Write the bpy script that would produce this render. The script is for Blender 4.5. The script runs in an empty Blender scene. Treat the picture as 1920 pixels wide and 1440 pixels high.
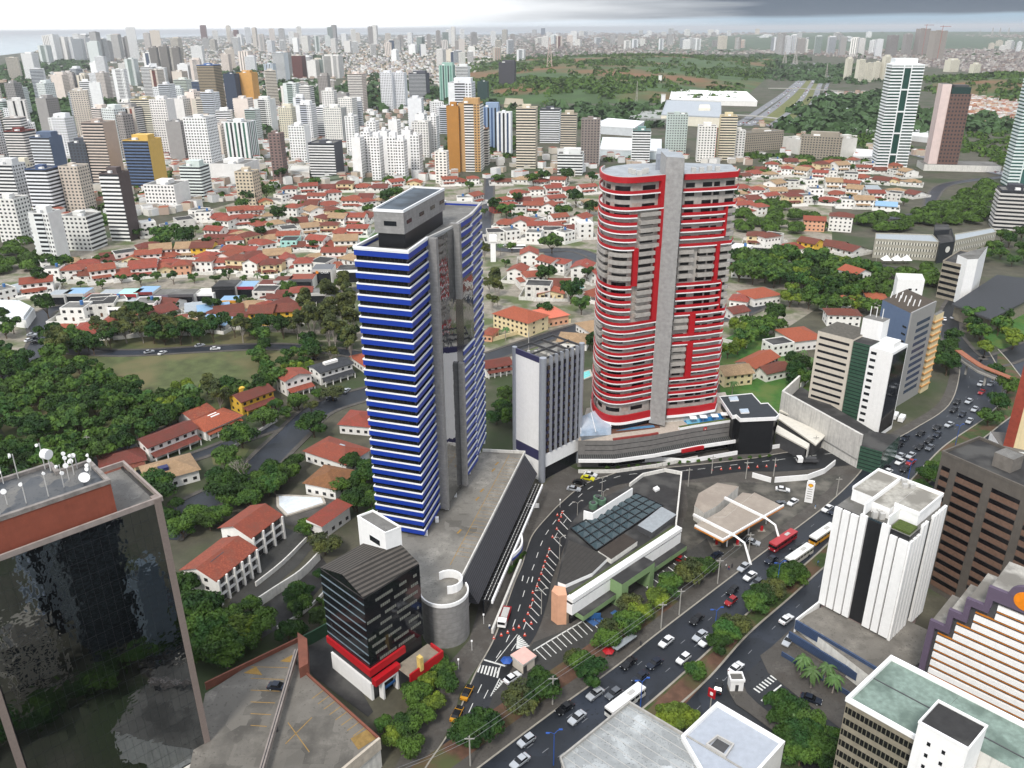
import bpy,math,random
import numpy as np
from mathutils import Matrix,Vector
random.seed(7)
RNG=np.random.default_rng(11)
SC=bpy.context.scene
COL=SC.collection
rad=math.radians

#  camera, world, sun, exposure
F_PX,PITCH,ROLL,CAM_H=1540.0,23.4,-0.4,150.0
cam_data=bpy.data.cameras.new("camera")
cam_data.sensor_width=36.0
cam_data.lens=36.0*F_PX/1920.0
cam_data.clip_start=1.0
cam_data.clip_end=120000.0
cam=bpy.data.objects.new("camera",cam_data)
COL.objects.link(cam)
CAM_R=Matrix.Rotation(rad(90-PITCH),3,'X')@Matrix.Rotation(rad(ROLL),3,'Z')
cam.matrix_world=Matrix.Translation((0,0,CAM_H))@CAM_R.to_4x4()
SC.camera=cam
SC.view_settings.view_transform='Standard'
SC.view_settings.look='None'
SC.view_settings.exposure=0.52
SC.view_settings.gamma=1.0
SC.render.engine='CYCLES'
SC.cycles.use_denoising=True
SC.cycles.max_bounces=6
SC.cycles.diffuse_bounces=3
SC.cycles.glossy_bounces=3
SC.cycles.transparent_max_bounces=6
SC.cycles.volume_bounces=0
SC.cycles.sample_clamp_indirect=4.0
SUN_AZ,SUN_EL=-158.0,50.0
sun_dir=Vector((math.sin(rad(SUN_AZ))*math.cos(rad(SUN_EL)),math.cos(rad(SUN_AZ))*math.cos(rad(SUN_EL)),math.sin(rad(SUN_EL))))
sd=bpy.data.lights.new("sun",'SUN')
sd.energy=2.0
sd.angle=rad(11)
sd.color=(1.0,0.955,0.89)
sun=bpy.data.objects.new("sun",sd)
COL.objects.link(sun)
sun.rotation_euler=(-sun_dir).to_track_quat('-Z','Y').to_euler()
sun.location=(0,0,400)
world=bpy.data.worlds.new("World")
SC.world=world
world.use_nodes=True
wn,wl=world.node_tree.nodes,world.node_tree.links
wn.clear()
wout=wn.new('ShaderNodeOutputWorld')
wbg=wn.new('ShaderNodeBackground')
wbg.inputs['Strength'].default_value=0.10
wl.new(wbg.outputs[0],wout.inputs[0])
sky=wn.new('ShaderNodeTexSky')
sky.sky_type='NISHITA'
sky.sun_disc=False
sky.sun_elevation=rad(SUN_EL)
sky.sun_rotation=rad(SUN_AZ)
wtc=wn.new('ShaderNodeTexCoord')
wsep=wn.new('ShaderNodeSeparateXYZ')
wl.new(wtc.outputs['Generated'],wsep.inputs[0])
def wmath(op,a,b=None,clamp=False):
 n=wn.new('ShaderNodeMath');n.operation=op;n.use_clamp=clamp
 for i,v in enumerate((a,b)):
  if v is None:continue
  if isinstance(v,(int,float)):n.inputs[i].default_value=v
  else:wl.new(v,n.inputs[i])
 return n.outputs[0]
def wmix(f,a,b):
 n=wn.new('ShaderNodeMix');n.data_type='RGBA'
 if isinstance(f,(int,float)):n.inputs['Factor'].default_value=f
 else:wl.new(f,n.inputs['Factor'])
 for s,v in (('A',a),('B',b)):
  i=[k for k in n.inputs if k.name==s and k.type=='RGBA'][0]
  if isinstance(v,tuple):i.default_value=v+(1,)
  else:wl.new(v,i)
 return [o for o in n.outputs if o.type=='RGBA'][0]
wmap=wn.new('ShaderNodeMapping');wmap.inputs['Scale'].default_value=(3.0,3.0,42.0)
wl.new(wtc.outputs['Generated'],wmap.inputs[0])
wno=wn.new('ShaderNodeTexNoise');wno.inputs['Scale'].default_value=1.6;wno.inputs['Detail'].default_value=6
wl.new(wmap.outputs[0],wno.inputs['Vector'])
wno2=wn.new('ShaderNodeTexNoise');wno2.inputs['Scale'].default_value=4.0;wno2.inputs['Detail'].default_value=5
wl.new(wtc.outputs['Generated'],wno2.inputs['Vector'])
side=wmath('ADD',wmath('MULTIPLY',wsep.outputs[0],2.3),wmath('MULTIPLY',wmath('SUBTRACT',wno.outputs[0],0.5),0.8))
side=wmath('ADD',side,0.40,True)
elev=wmath('ADD',wsep.outputs[2],wmath('MULTIPLY',wmath('SUBTRACT',wno.outputs[0],0.5),0.010))
elev=wmath('ADD',elev,wmath('MULTIPLY',wsep.outputs[0],-0.004))
bank=wmath('MULTIPLY',wmath('SUBTRACT',elev,0.0070),300.0,True)
pale=wmix(bank,(2.9,4.0,5.0),(1.0,1.3,1.75))
pale=wmix(wmath('MULTIPLY',wmath('SUBTRACT',wsep.outputs[2],0.10),4.0,True),pale,(5.5,6.0,6.6))
deck=wmix(side,(11.5,11.6,11.7),pale)
high=wmix(wno2.outputs[0],(6.0,6.5,7.3),(9.2,9.6,10.2))
deck=wmix(wmath('MULTIPLY',wmath('SUBTRACT',wsep.outputs[2],0.10),3.0,True),deck,high)
wsky=wmix(0.96,sky.outputs[0],deck)
wl.new(wsky,wbg.inputs[0])

#  pixel of the photograph -> point of the place (used to survey the site)
def ray(px,py):
 return CAM_R@Vector(((px-960)/F_PX,-(py-720)/F_PX,-1.0))
def P(px,py,z=0.0):
 d=ray(px,py);t=(z-CAM_H)/d.z
 return (d.x*t,d.y*t)
CAM_RT=CAM_R.transposed()
def proj(x,y,z):
 v=CAM_RT@Vector((x,y,z-CAM_H))
 return 960+F_PX*v.x/-v.z,720-F_PX*v.y/-v.z
def zof(x,y,py):
 lo,hi=-20.0,400.0
 for _ in range(30):
  m=(lo+hi)/2
  if proj(x,y,m)[1]>py:lo=m
  else:hi=m
 return (lo+hi)/2
def mppx(px,py,z=0.0):
 x,y=P(px,py,z)
 v=CAM_RT@Vector((x,y,z-CAM_H))
 return -v.z/F_PX

#  materials
MATS={}
def lin(c):
 if isinstance(c,str):
  c=tuple(int(c[i:i+2],16)/255 for i in (0,2,4))
  return tuple(((v/12.92) if v<=.04045 else ((v+.055)/1.055)**2.4) for v in c)
 return tuple(c)
def mat(name,col,rough=.8,metal=0.0,var=.18,scale=.35,col2=None,streak=0.0,bump=0.0,bscale=2.0,kind=None,spec=None,alpha=None,rnd=0.0):
 """plain material with mottling; col2 = second tone of patches; streak = dirt runs down walls"""
 if name in MATS:return MATS[name]
 m=bpy.data.materials.new(name);m.use_nodes=True
 n,l=m.node_tree.nodes,m.node_tree.links
 b=n['Principled BSDF']
 col=lin(col)
 b.inputs['Roughness'].default_value=rough
 b.inputs['Metallic'].default_value=metal
 if spec is not None:b.inputs['Specular IOR Level'].default_value=spec
 tc=n.new('ShaderNodeTexCoord')
 geo=n.new('ShaderNodeNewGeometry')
 pos=geo.outputs['Position'] if kind!='local' else tc.outputs['Object']
 def mix(f,a,bb,bt='MIX'):
  x=n.new('ShaderNodeMix');x.data_type='RGBA';x.blend_type=bt
  if isinstance(f,(int,float)):x.inputs['Factor'].default_value=f
  else:l.new(f,x.inputs['Factor'])
  for s,v in (('A',a),('B',bb)):
   i=[k for k in x.inputs if k.name==s and k.type=='RGBA'][0]
   if isinstance(v,tuple):i.default_value=tuple(v)+(1,)
   else:l.new(v,i)
  return [o for o in x.outputs if o.type=='RGBA'][0]
 def noise(sc,det=5,src=None,ms=None):
  t=n.new('ShaderNodeTexNoise');t.inputs['Scale'].default_value=sc;t.inputs['Detail'].default_value=det
  v=src or pos
  if ms:
   mp=n.new('ShaderNodeMapping');mp.inputs['Scale'].default_value=ms
   l.new(v,mp.inputs[0]);v=mp.outputs[0]
  l.new(v,t.inputs['Vector']);return t.outputs[0]
 def ramp(f,a,c):
  r=n.new('ShaderNodeMapRange');r.inputs[1].default_value=a;r.inputs[2].default_value=c
  l.new(f,r.inputs[0]);return r.outputs[0]
 dark=tuple(max(0,v*(1-var*1.25)) for v in col);lite=tuple(min(1,v*(1+var)) for v in col)
 c=mix(ramp(noise(scale*2.2,9),.30,.70),dark,lite)
 c=mix(ramp(noise(scale*17,3),.3,.7),mix(.5,c,dark),c)
 if col2 is not None:
  c=mix(ramp(noise(scale*.37,7),.47,.60),c,lin(col2))
 if streak:
  s=ramp(noise(1.0,4,ms=(1.3,1.3,.09)),.5,.75)
  f=n.new('ShaderNodeMath');f.operation='MULTIPLY';f.inputs[1].default_value=streak;l.new(s,f.inputs[0])
  c=mix(f.outputs[0],c,tuple(v*.45 for v in col))
 if rnd:
  oi=n.new('ShaderNodeObjectInfo')
  hs=n.new('ShaderNodeHueSaturation')
  mr=n.new('ShaderNodeMapRange');mr.inputs[3].default_value=1-rnd;mr.inputs[4].default_value=1+rnd
  l.new(oi.outputs['Random'],mr.inputs[0]);l.new(mr.outputs[0],hs.inputs['Value'])
  mr2=n.new('ShaderNodeMapRange');mr2.inputs[3].default_value=.5-rnd*.06;mr2.inputs[4].default_value=.5+rnd*.06
  ml=n.new('ShaderNodeMath');ml.operation='FRACT'
  m7=n.new('ShaderNodeMath');m7.operation='MULTIPLY';m7.inputs[1].default_value=7.3
  l.new(oi.outputs['Random'],m7.inputs[0]);l.new(m7.outputs[0],ml.inputs[0]);l.new(ml.outputs[0],mr2.inputs[0]);l.new(mr2.outputs[0],hs.inputs['Hue'])
  l.new(c,hs.inputs['Color']);c=hs.outputs[0]
 if kind=='tiles':
  vo=n.new('ShaderNodeTexVoronoi');vo.inputs['Scale'].default_value=1.7;l.new(pos,vo.inputs['Vector'])
  c=mix(ramp(vo.outputs['Distance'],.1,.7),c,tuple(v*.62 for v in col))
 if kind=='slab':
  vo=n.new('ShaderNodeTexVoronoi');vo.distance='CHEBYCHEV';vo.inputs['Scale'].default_value=bscale;l.new(pos,vo.inputs['Vector'])
  c=mix(ramp(vo.outputs['Color'],.2,.9),c,tuple(v*.72 for v in col));c=mix(ramp(noise(bscale*9,8),.60,.66),c,tuple(v*.5 for v in col))
 if kind=='leaf':
  c=mix(ramp(noise(.22,3),.42,.62),c,tuple(a*bb for a,bb in zip(col,(1.75,1.5,1.0))))
  b.inputs['Specular IOR Level'].default_value=.25
 l.new(c,b.inputs['Base Color'])
 if bump:
  bp=n.new('ShaderNodeBump');bp.inputs['Strength'].default_value=bump;bp.inputs['Distance'].default_value=.25
  l.new(noise(bscale,4),bp.inputs['Height']);l.new(bp.outputs[0],b.inputs['Normal'])
 if alpha is not None:b.inputs['Alpha'].default_value=alpha
 MATS[name]=m
 return m
def stripes(name,ca,cb,period,axis_deg=0.0,duty=.5,rough=.7,vertical=False,metal=0.0):
 """corrugated or ribbed surface: bands across a world direction, kept in the material"""
 if name in MATS:return MATS[name]
 m=mat(name,ca,rough,metal)
 n,l=m.node_tree.nodes,m.node_tree.links
 b=n['Principled BSDF']
 src=b.inputs['Base Color'].links[0].from_socket
 g=n.new('ShaderNodeNewGeometry');mp=n.new('ShaderNodeMapping')
 mp.inputs['Rotation'].default_value=(0,0,rad(axis_deg));l.new(g.outputs['Position'],mp.inputs[0])
 sp=n.new('ShaderNodeSeparateXYZ');l.new(mp.outputs[0],sp.inputs[0])
 d=n.new('ShaderNodeMath');d.operation='DIVIDE';d.inputs[1].default_value=period;l.new(sp.outputs[2 if vertical else 0],d.inputs[0])
 f=n.new('ShaderNodeMath');f.operation='FRACT';l.new(d.outputs[0],f.inputs[0])
 gt=n.new('ShaderNodeMath');gt.operation='GREATER_THAN';gt.inputs[1].default_value=duty;l.new(f.outputs[0],gt.inputs[0])
 x=n.new('ShaderNodeMix');x.data_type='RGBA';l.new(gt.outputs[0],x.inputs['Factor'])
 ia=[k for k in x.inputs if k.name=='A' and k.type=='RGBA'][0];ib=[k for k in x.inputs if k.name=='B' and k.type=='RGBA'][0]
 l.new(src,ia);ib.default_value=lin(cb)+(1,)
 l.new([o for o in x.outputs if o.type=='RGBA'][0],b.inputs['Base Color'])
 return m
def glass(name,col=(.015,.02,.025),rough=.04,ior=1.6,bump=.02,bscale=.25,metal=0.0):
 if name in MATS:return MATS[name]
 m=bpy.data.materials.new(name);m.use_nodes=True
 n,l=m.node_tree.nodes,m.node_tree.links
 b=n['Principled BSDF']
 b.inputs['Base Color'].default_value=lin(col)+(1,)
 b.inputs['Roughness'].default_value=rough;b.inputs['IOR'].default_value=ior;b.inputs['Metallic'].default_value=metal
 g=n.new('ShaderNodeNewGeometry')
 t=n.new('ShaderNodeTexNoise');t.inputs['Scale'].default_value=bscale;t.inputs['Detail'].default_value=2
 l.new(g.outputs['Position'],t.inputs['Vector'])
 bp=n.new('ShaderNodeBump');bp.inputs['Strength'].default_value=1.0;bp.inputs['Distance'].default_value=bump
 l.new(t.outputs[0],bp.inputs['Height']);l.new(bp.outputs[0],b.inputs['Normal'])
 MATS[name]=m
 return m
W=mat('white_paint','f4f3f1',.75,var=.04,streak=.10)
WD=mat('white_dirty','dcd9d2',.85,var=.12,streak=.45)
CREAM=mat('cream_paint','e6d3a8',.8,var=.08,streak=.2)
PEACH=mat('peach_paint','d9a484',.8,var=.08)
YEL=mat('yellow_paint','dcb13f',.8,var=.08)
PINK=mat('pink_paint','e2b3a8',.8,var=.08)
AQUA=mat('aqua_paint','a9d8cf',.8,var=.08)
GREY=mat('grey_panel','9a9896',.6,var=.06)
LGREY=mat('light_grey','bcbab6',.7,var=.08,streak=.1)
DGREY=mat('dark_grey','4a4a4c',.7,var=.15)
BEIGE=mat('beige_panel','cfc6b8',.8,var=.06,streak=.1)
BROWN=mat('brown_paint','8a5a3a',.8,var=.1)
WIN=glass('window_glass',(.012,.014,.018),.12,1.5,.0)
TERRA=mat('terracotta_tiles','9f4f3b',.88,var=.28,scale=.8,kind='tiles',col2='7b4a3c',rnd=.26)
TERRA2=mat('old_terracotta_tiles','7d4234',.9,var=.3,scale=.7,kind='tiles',col2='5f3d33',rnd=.22)
TAN=mat('tan_tiles','b59673',.9,var=.25,scale=.9,kind='tiles',col2='8f7658',rnd=.1)
CONC=mat('roof_concrete','7c7a76',.9,var=.25,scale=.25,col2='5a5853',kind='slab',bscale=.3)
CONCD=mat('dark_roof_felt','323131',.9,var=.2,scale=.3,col2='4a4947')
METAL=mat('metal_roof','a9b0b4',.45,var=.12,metal=.25)
POLE=mat('pole_concrete','a5a29b',.8,var=.1)
KERB=mat('kerb_concrete','9b958a',.9,var=.15)

#  objects
def ordn(i):
 w=['first','second','third','fourth','fifth','sixth','seventh','eighth','ninth','tenth','eleventh','twelfth','thirteenth','fourteenth','fifteenth','sixteenth','seventeenth','eighteenth','nineteenth','twentieth']
 t={2:'twenty',3:'thirty',4:'forty',5:'fifty',6:'sixty',7:'seventy',8:'eighty',9:'ninety'}
 if i<20:return w[i]
 k=i+1
 if k>=100:return str(k)+'th'
 return (t[k//10]+'-'+w[k%10-1]) if k%10 else {2:'twentieth',3:'thirtieth',4:'fortieth',5:'fiftieth',6:'sixtieth',7:'seventieth',8:'eightieth',9:'ninetieth'}[k//10]
def short(l):
 for a,b in ((' from left in row ',' in row '),(' from left ',' '),(' going up the ',' up the '),(' from left in ',' in '),('the ',''),('a ','')):
  if len(l.split())>16:l=l.replace(a,b)
 return l
def tag(o,label,cat,group=None,kind=None):
 if label:o['label']=short(label)
 if cat:o['category']=cat
 if group:o['group']=group
 if kind:o['kind']=kind
 return o
def thing(name,label,cat,loc=(0,0,0),rotz=0.0,group=None):
 o=bpy.data.objects.new(name,None);COL.objects.link(o)
 o.empty_display_size=.5
 o.location=(loc[0],loc[1],loc[2] if len(loc)>2 else 0.0);o.rotation_euler=(0,0,rotz)
 return tag(o,label,cat,group)
def dup(root,loc,rotz=0.0,label=None,group=None,scale=None):
 r=root.copy();COL.objects.link(r);r.location=loc;r.rotation_euler=(0,0,rotz)
 if scale:r.scale=(scale,)*3 if isinstance(scale,(int,float)) else scale
 if label:r['label']=short(label)
 if group:r['group']=group
 for ch in list(root.children):
  c=ch.copy();COL.objects.link(c);c.parent=r
  for g in list(ch.children):
   d=g.copy();COL.objects.link(d);d.parent=c
 return r
class MB:
 def __init__(s):s.v=[];s.f=[];s.m=[];s.mats=[]
 def mi(s,m):
  if m not in s.mats:s.mats.append(m)
  return s.mats.index(m)
 def face(s,pts,m):
  i=len(s.v);s.v+=[tuple(p) for p in pts];s.f.append(tuple(range(i,i+len(pts))));s.m.append(s.mi(m))
 def box(s,x0,x1,y0,y1,z0,z1,m,top=None,M=None):
  p=[(x0,y0,z0),(x1,y0,z0),(x1,y1,z0),(x0,y1,z0),(x0,y0,z1),(x1,y0,z1),(x1,y1,z1),(x0,y1,z1)]
  if M is not None:p=[tuple(M@Vector(q)) for q in p]
  i=len(s.v);s.v+=p
  for k,f in enumerate(((3,2,1,0),(4,5,6,7),(0,1,5,4),(1,2,6,5),(2,3,7,6),(3,0,4,7))):
   s.f.append(tuple(i+j for j in f));s.m.append(s.mi(top if (k==1 and top) else m))
  return s
 def prism(s,poly,z0,z1,m,top=None,bottom=False):
  a=sum(poly[i][0]*poly[(i+1)%len(poly)][1]-poly[(i+1)%len(poly)][0]*poly[i][1] for i in range(len(poly)))
  if a<0:poly=poly[::-1]
  n=len(poly);i=len(s.v)
  zt=z1 if isinstance(z1,(list,tuple)) else [z1]*n
  if a<0 and isinstance(z1,(list,tuple)):zt=zt[::-1]
  s.v+=[(p[0],p[1],z0) for p in poly]+[(p[0],p[1],zt[k]) for k,p in enumerate(poly)]
  for k in range(n):
   j=(k+1)%n
   s.f.append((i+k,i+j,i+n+j,i+n+k));s.m.append(s.mi(m))
  s.f.append(tuple(i+n+k for k in range(n)));s.m.append(s.mi(top or m))
  if bottom:s.f.append(tuple(i+k for k in reversed(range(n))));s.m.append(s.mi(m))
  return s
 def ribbon(s,pts,z0,z1,out,m,inn=0.0,closed=False,top=None):
  """solid band following a plan line; outward = right-hand side of the direction of travel"""
  n=len(pts);A=[];B=[]
  for k in range(n):
   if closed:p0,p1,p2=pts[k-1],pts[k],pts[(k+1)%n]
   else:p0,p1,p2=pts[max(0,k-1)],pts[k],pts[min(n-1,k+1)]
   ns=[]
   for a,b in ((p0,p1),(p1,p2)):
    d=(b[0]-a[0],b[1]-a[1]);L=math.hypot(*d)
    if L>1e-9:ns.append((d[1]/L,-d[0]/L))
   nx,ny=sum(q[0] for q in ns)/len(ns),sum(q[1] for q in ns)/len(ns)
   q=max(.3,nx*nx+ny*ny);nx,ny=nx/q,ny/q
   A.append((p1[0]+nx*out,p1[1]+ny*out));B.append((p1[0]+nx*inn,p1[1]+ny*inn))
  za=z0 if isinstance(z0,(list,tuple)) else [z0]*n
  zb=z1 if isinstance(z1,(list,tuple)) else [z1]*n
  i=len(s.v)
  for k in range(n):
   s.v+=[(A[k][0],A[k][1],za[k]),(A[k][0],A[k][1],zb[k]),(B[k][0],B[k][1],zb[k]),(B[k][0],B[k][1],za[k])]
  for k in range(n if closed else n-1):
   a=i+4*k;b=i+4*((k+1)%n)
   for q,(x,y) in enumerate(((0,1),(1,2),(2,3),(3,0))):
    s.f.append((a+x,b+x,b+y,a+y));s.m.append(s.mi(top if (q==1 and top) else m))
  if not closed:
   s.f.append((i,i+1,i+2,i+3));s.m.append(s.mi(m))
   e=i+4*(n-1);s.f.append((e+3,e+2,e+1,e));s.m.append(s.mi(m))
  return s
 def tube(s,pts,r,m,n=6):
  rr=r if isinstance(r,(list,tuple)) else [r]*len(pts)
  i0=len(s.v)
  for k,p in enumerate(pts):
   p=Vector(p);a=Vector(pts[max(0,k-1)]);b=Vector(pts[min(len(pts)-1,k+1)])
   d=(b-a).normalized();u=d.cross(Vector((0,0,1)))
   if u.length<1e-3:u=Vector((1,0,0))
   u.normalize();w=u.cross(d)
   for j in range(n):
    t=2*math.pi*j/n;q=p+(u*math.cos(t)+w*math.sin(t))*rr[k];s.v.append(tuple(q))
  for k in range(len(pts)-1):
   for j in range(n):
    a=i0+k*n+j;b=i0+k*n+(j+1)%n
    s.f.append((a,b,b+n,a+n));s.m.append(s.mi(m))
  s.f.append(tuple(i0+j for j in reversed(range(n))));s.m.append(s.mi(m))
  e=i0+(len(pts)-1)*n;s.f.append(tuple(e+j for j in range(n)));s.m.append(s.mi(m))
  return s
 def cyl(s,x,y,z0,z1,r,m,n=12,top=None):
  return s.prism([(x+r*math.cos(2*math.pi*k/n),y+r*math.sin(2*math.pi*k/n)) for k in range(n)],z0,z1,m,top,True)
 def build(s,name,parent=None,local=False,smooth=False):
  v=s.v
  if parent is not None and not local:
   l=parent.location;pp=parent.parent
   ox,oy,oz=l.x,l.y,l.z
   while pp is not None:ox+=pp.location.x;oy+=pp.location.y;oz+=pp.location.z;pp=pp.parent
   v=[(p[0]-ox,p[1]-oy,p[2]-oz) for p in v]
  me=bpy.data.meshes.new(name);me.from_pydata(v,[],s.f)
  for m in s.mats:me.materials.append(m)
  me.polygons.foreach_set('material_index',s.m)
  if smooth:me.polygons.foreach_set('use_smooth',[True]*len(s.f))
  me.update()
  o=bpy.data.objects.new(name,me);COL.objects.link(o)
  if parent is not None:o.parent=parent
  return o
def PP(pts,z=0.0):return [P(p[0],p[1],p[2] if len(p)>2 else z) for p in pts]
def centre(poly):return (sum(p[0] for p in poly)/len(poly),sum(p[1] for p in poly)/len(poly))
def lerp(a,b,t):return (a[0]+(b[0]-a[0])*t,a[1]+(b[1]-a[1])*t)
def ccw(poly):
 a=sum(poly[i][0]*poly[(i+1)%len(poly)][1]-poly[(i+1)%len(poly)][0]*poly[i][1] for i in range(len(poly)))
 return poly if a>0 else poly[::-1]
def catmull(pts,n=8):
 out=[]
 for i in range(len(pts)-1):
  p0,p1,p2,p3=pts[max(0,i-1)],pts[i],pts[i+1],pts[min(len(pts)-1,i+2)]
  for k in range(n):
   t=k/n
   out.append(tuple(.5*(2*p1[c]+(p2[c]-p0[c])*t+(2*p0[c]-5*p1[c]+4*p2[c]-p3[c])*t*t+(-p0[c]+3*p1[c]-3*p2[c]+p3[c])*t**3) for c in range(2)))
 out.append(pts[-1]);return out
def offset(pts,d):
 out=[]
 for k in range(len(pts)):
  a,b=pts[max(0,k-1)],pts[min(len(pts)-1,k+1)]
  L=math.hypot(b[0]-a[0],b[1]-a[1]) or 1
  out.append((pts[k][0]+(b[1]-a[1])/L*d,pts[k][1]-(b[0]-a[0])/L*d))
 return out

#  ground, sea, hills, roads
GROUND=mat('ground_soil','535042',.95,var=.3,scale=.06,col2='364224')
YARD=mat('yard_paving','958d80',.95,var=.3,scale=.14,col2='56603a')
GRASS=mat('park_grass','535b35',.95,var=.3,scale=.08,col2='666040')
LAWN=mat('lawn_grass','3f6a26',.95,var=.25,scale=.2,col2='56692f')
ASPH=mat('asphalt','1f2124',.62,var=.22,scale=.12,col2='2a2c30',kind='slab',bscale=.12)
ASPH2=mat('old_asphalt','403f3c',.8,var=.22,scale=.15,col2='383836',kind='slab',bscale=.15)
ASPHB=mat('blue_asphalt','21262e',.5,var=.22,scale=.1,col2='2c323d',kind='slab',bscale=.1)
PAVE=mat('pavement_slabs','5a5651',.9,var=.25,scale=.5,col2='4a4540',kind='slab',bscale=.25)
SOIL=mat('red_soil','64493a',.95,var=.25,scale=.25,col2='4d5230')
PAINT=mat('road_paint','d9d9d4',.8,var=.2,scale=1.2)
FPAINT=mat('worn_road_paint','8f9195',.8,var=.3,scale=1.2)
PAINTY=mat('yellow_road_paint','a07e3e',.8,var=.2,scale=1.2)
SEA=mat('sea_water','6b8793',.25,var=.08,scale=.002)
FARG=mat('far_city_ground','6c7060',.95,var=.2,scale=.01,col2='55653f')
def sheet(name,px,m,z,kind='structure',zp=0.0,n=0,raw=False):
 poly=px if raw else [P(p[0],p[1],zp) for p in px]
 mb=MB();mb.face([(p[0],p[1],z) for p in ccw(poly)],m)
 o=mb.build(name);o['kind']=kind
 return o
mb=MB();mb.box(-60000,60000,-3000,90000,-3.0,-2.0,SEA);o=mb.build('sea');o['kind']='structure'
coast=[P(-900,118),P(-300,112),P(0,104),P(60,97),P(140,86),P(230,76),P(330,69),P(450,66),P(640,65),P(960,64.5),P(1300,63),P(1600,62),P(1920,62),P(2500,61)]
land=coast+[(2600,-400),(-2600,-400)]
sheet('ground',ccw(land),GROUND,0.0,raw=True)
def smooth_hill(name,px,crest,m,nx=40,ny=40,z0=-.5):
 """heightfield mound between a pixel quad on the ground (near-left, near-right, far-right, far-left)"""
 a,b,c,d=[P(*p) for p in px]
 v=[];f=[]
 rg=np.random.default_rng(len(name))
 for j in range(ny+1):
  for i in range(nx+1):
   s,t=i/nx,j/ny
   x0,y0=lerp(a,b,s);x1,y1=lerp(d,c,s);x,y=x0+(x1-x0)*t,y0+(y1-y0)*t
   h=math.sin(math.pi*s)**.7*math.sin(math.pi*t)**.6
   h*=.75+.25*math.sin(5.1*s+2*t)*math.cos(4*t-s)
   v.append((x,y,z0+crest*h+rg.uniform(-.6,.6)*min(1,h*3)))
 for j in range(ny):
  for i in range(nx):
   k=j*(nx+1)+i;f.append((k,k+1,k+nx+2,k+nx+1))
 me=bpy.data.meshes.new(name);me.from_pydata(v,[],f);me.materials.append(m)
 me.polygons.foreach_set('use_smooth',[True]*len(f))
 o=bpy.data.objects.new(name,me);COL.objects.link(o);o['kind']='structure'
 return v
HILLM=mat('hill_grass','3c5626',.95,var=.3,scale=.006,col2='72502f')
hill1=smooth_hill('green_hill',[(880,196),(1390,192),(1480,108),(860,112)],46,HILLM)
hill2=smooth_hill('right_hill',[(1760,178),(2000,205),(2060,150),(1740,148)],30,HILLM)
hill3=smooth_hill('far_ridge',[(1180,100),(2300,92),(2400,62.5),(1100,66)],85,mat('ridge_scrub','4c5c48',.95,var=.2,scale=.004))
def hill_z(x,y):
 best=0.0
 for hv in (hill1,hill2,hill3):
  a=np.array([hv[0][:2],hv[40][:2],hv[-1][:2],hv[-41][:2]])
  if x<a[:,0].min() or x>a[:,0].max() or y<a[:,1].min() or y>a[:,1].max():continue
  arr=np.array(hv) if not isinstance(hv,np.ndarray) else hv
  k=np.argmin((arr[:,0]-x)**2+(arr[:,1]-y)**2)
  if (arr[k,0]-x)**2+(arr[k,1]-y)**2<90**2:best=max(best,arr[k,2])
 return best
hill1,hill2,hill3=np.array(hill1),np.array(hill2),np.array(hill3)
sheet('residential_ground',[(-60,700),(120,640),(300,610),(560,640),(700,640),(940,680),(1130,640),(1360,690),(1560,560),(1560,330),(1120,330),(560,345),(300,420),(-60,520)],YARD,.03)
sheet('park_lawn',[(70,700),(150,640),(330,615),(560,625),(600,665),(520,720),(420,765),(330,790),(180,870),(60,900),(0,800)],GRASS,.06)
sheet('grass_slope',[(1350,640),(1400,615),(1480,640),(1530,720),(1500,780),(1440,790),(1350,740)],LAWN,.06)
sheet('park_lawn',[(1800,560),(1960,520),(2060,640),(1960,700),(1850,640)],LAWN,.06)
sheet('lawn',[(395,850),(450,828),(470,838),(450,870),(400,872)],GRASS,.06)
sheet('lawn',[(668,432),(718,428),(722,455),(680,463)],LAWN,.07)
def road(name,px,w,m=ASPH,z=.10,n=8,kerb=True):
 """street of constant width along pixel points"""
 c=catmull(PP(px),n)
 L=offset(c,-w/2);R=offset(c,w/2)
 mb=MB()
 for k in range(len(c)-1):
  mb.face([(L[k][0],L[k][1],z),(R[k][0],R[k][1],z),(R[k+1][0],R[k+1][1],z),(L[k+1][0],L[k+1][1],z)],m)
 o=mb.build(name);o['kind']='structure'
 if kerb:
  kb=MB();kb.ribbon(L,0,z+.12,-.0,PAVE,inn=-2.0);kb.ribbon(R,0,z+.12,2.0,PAVE,inn=0.0)
  k=kb.build('pavement');k['kind']='structure'
 return c
def dashes(c,off,m=PAINT,on=3.0,gap=4.5,w=.22,z=.116,start=0.0,end=1e9,name='lane_markings'):
 pts=offset(c,off) if off else c
 mb=MB();s=0.0;acc=[]
 seg=[math.dist(pts[i],pts[i+1]) for i in range(len(pts)-1)]
 tot=sum(seg)
 def at(d):
  for i,L in enumerate(seg):
   if d<=L or i==len(seg)-1:return lerp(pts[i],pts[i+1],min(1,d/L)),(pts[i+1][0]-pts[i][0],pts[i+1][1]-pts[i][1])
   d-=L
 d=start
 while d+on<min(tot,end):
  a,dr=at(d);b,_=at(d+on);L=math.hypot(*dr) or 1;nx,ny=dr[1]/L*w/2,-dr[0]/L*w/2
  mb.face([(a[0]-nx,a[1]-ny,z),(a[0]+nx,a[1]+ny,z),(b[0]+nx,b[1]+ny,z),(b[0]-nx,b[1]-ny,z)],m)
  d+=on+gap
 o=mb.build(name);o['kind']='structure'
AVL=[(600,1700),(740,1570),(820,1500),(900,1440),(1030,1342),(1155,1252),(1230,1192),(1360,1092),(1451,1023),(1507,982),(1560,940),(1606,895),(1650,842),(1713,806),(1780,760),(1800,700),(1796,660)]
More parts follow.
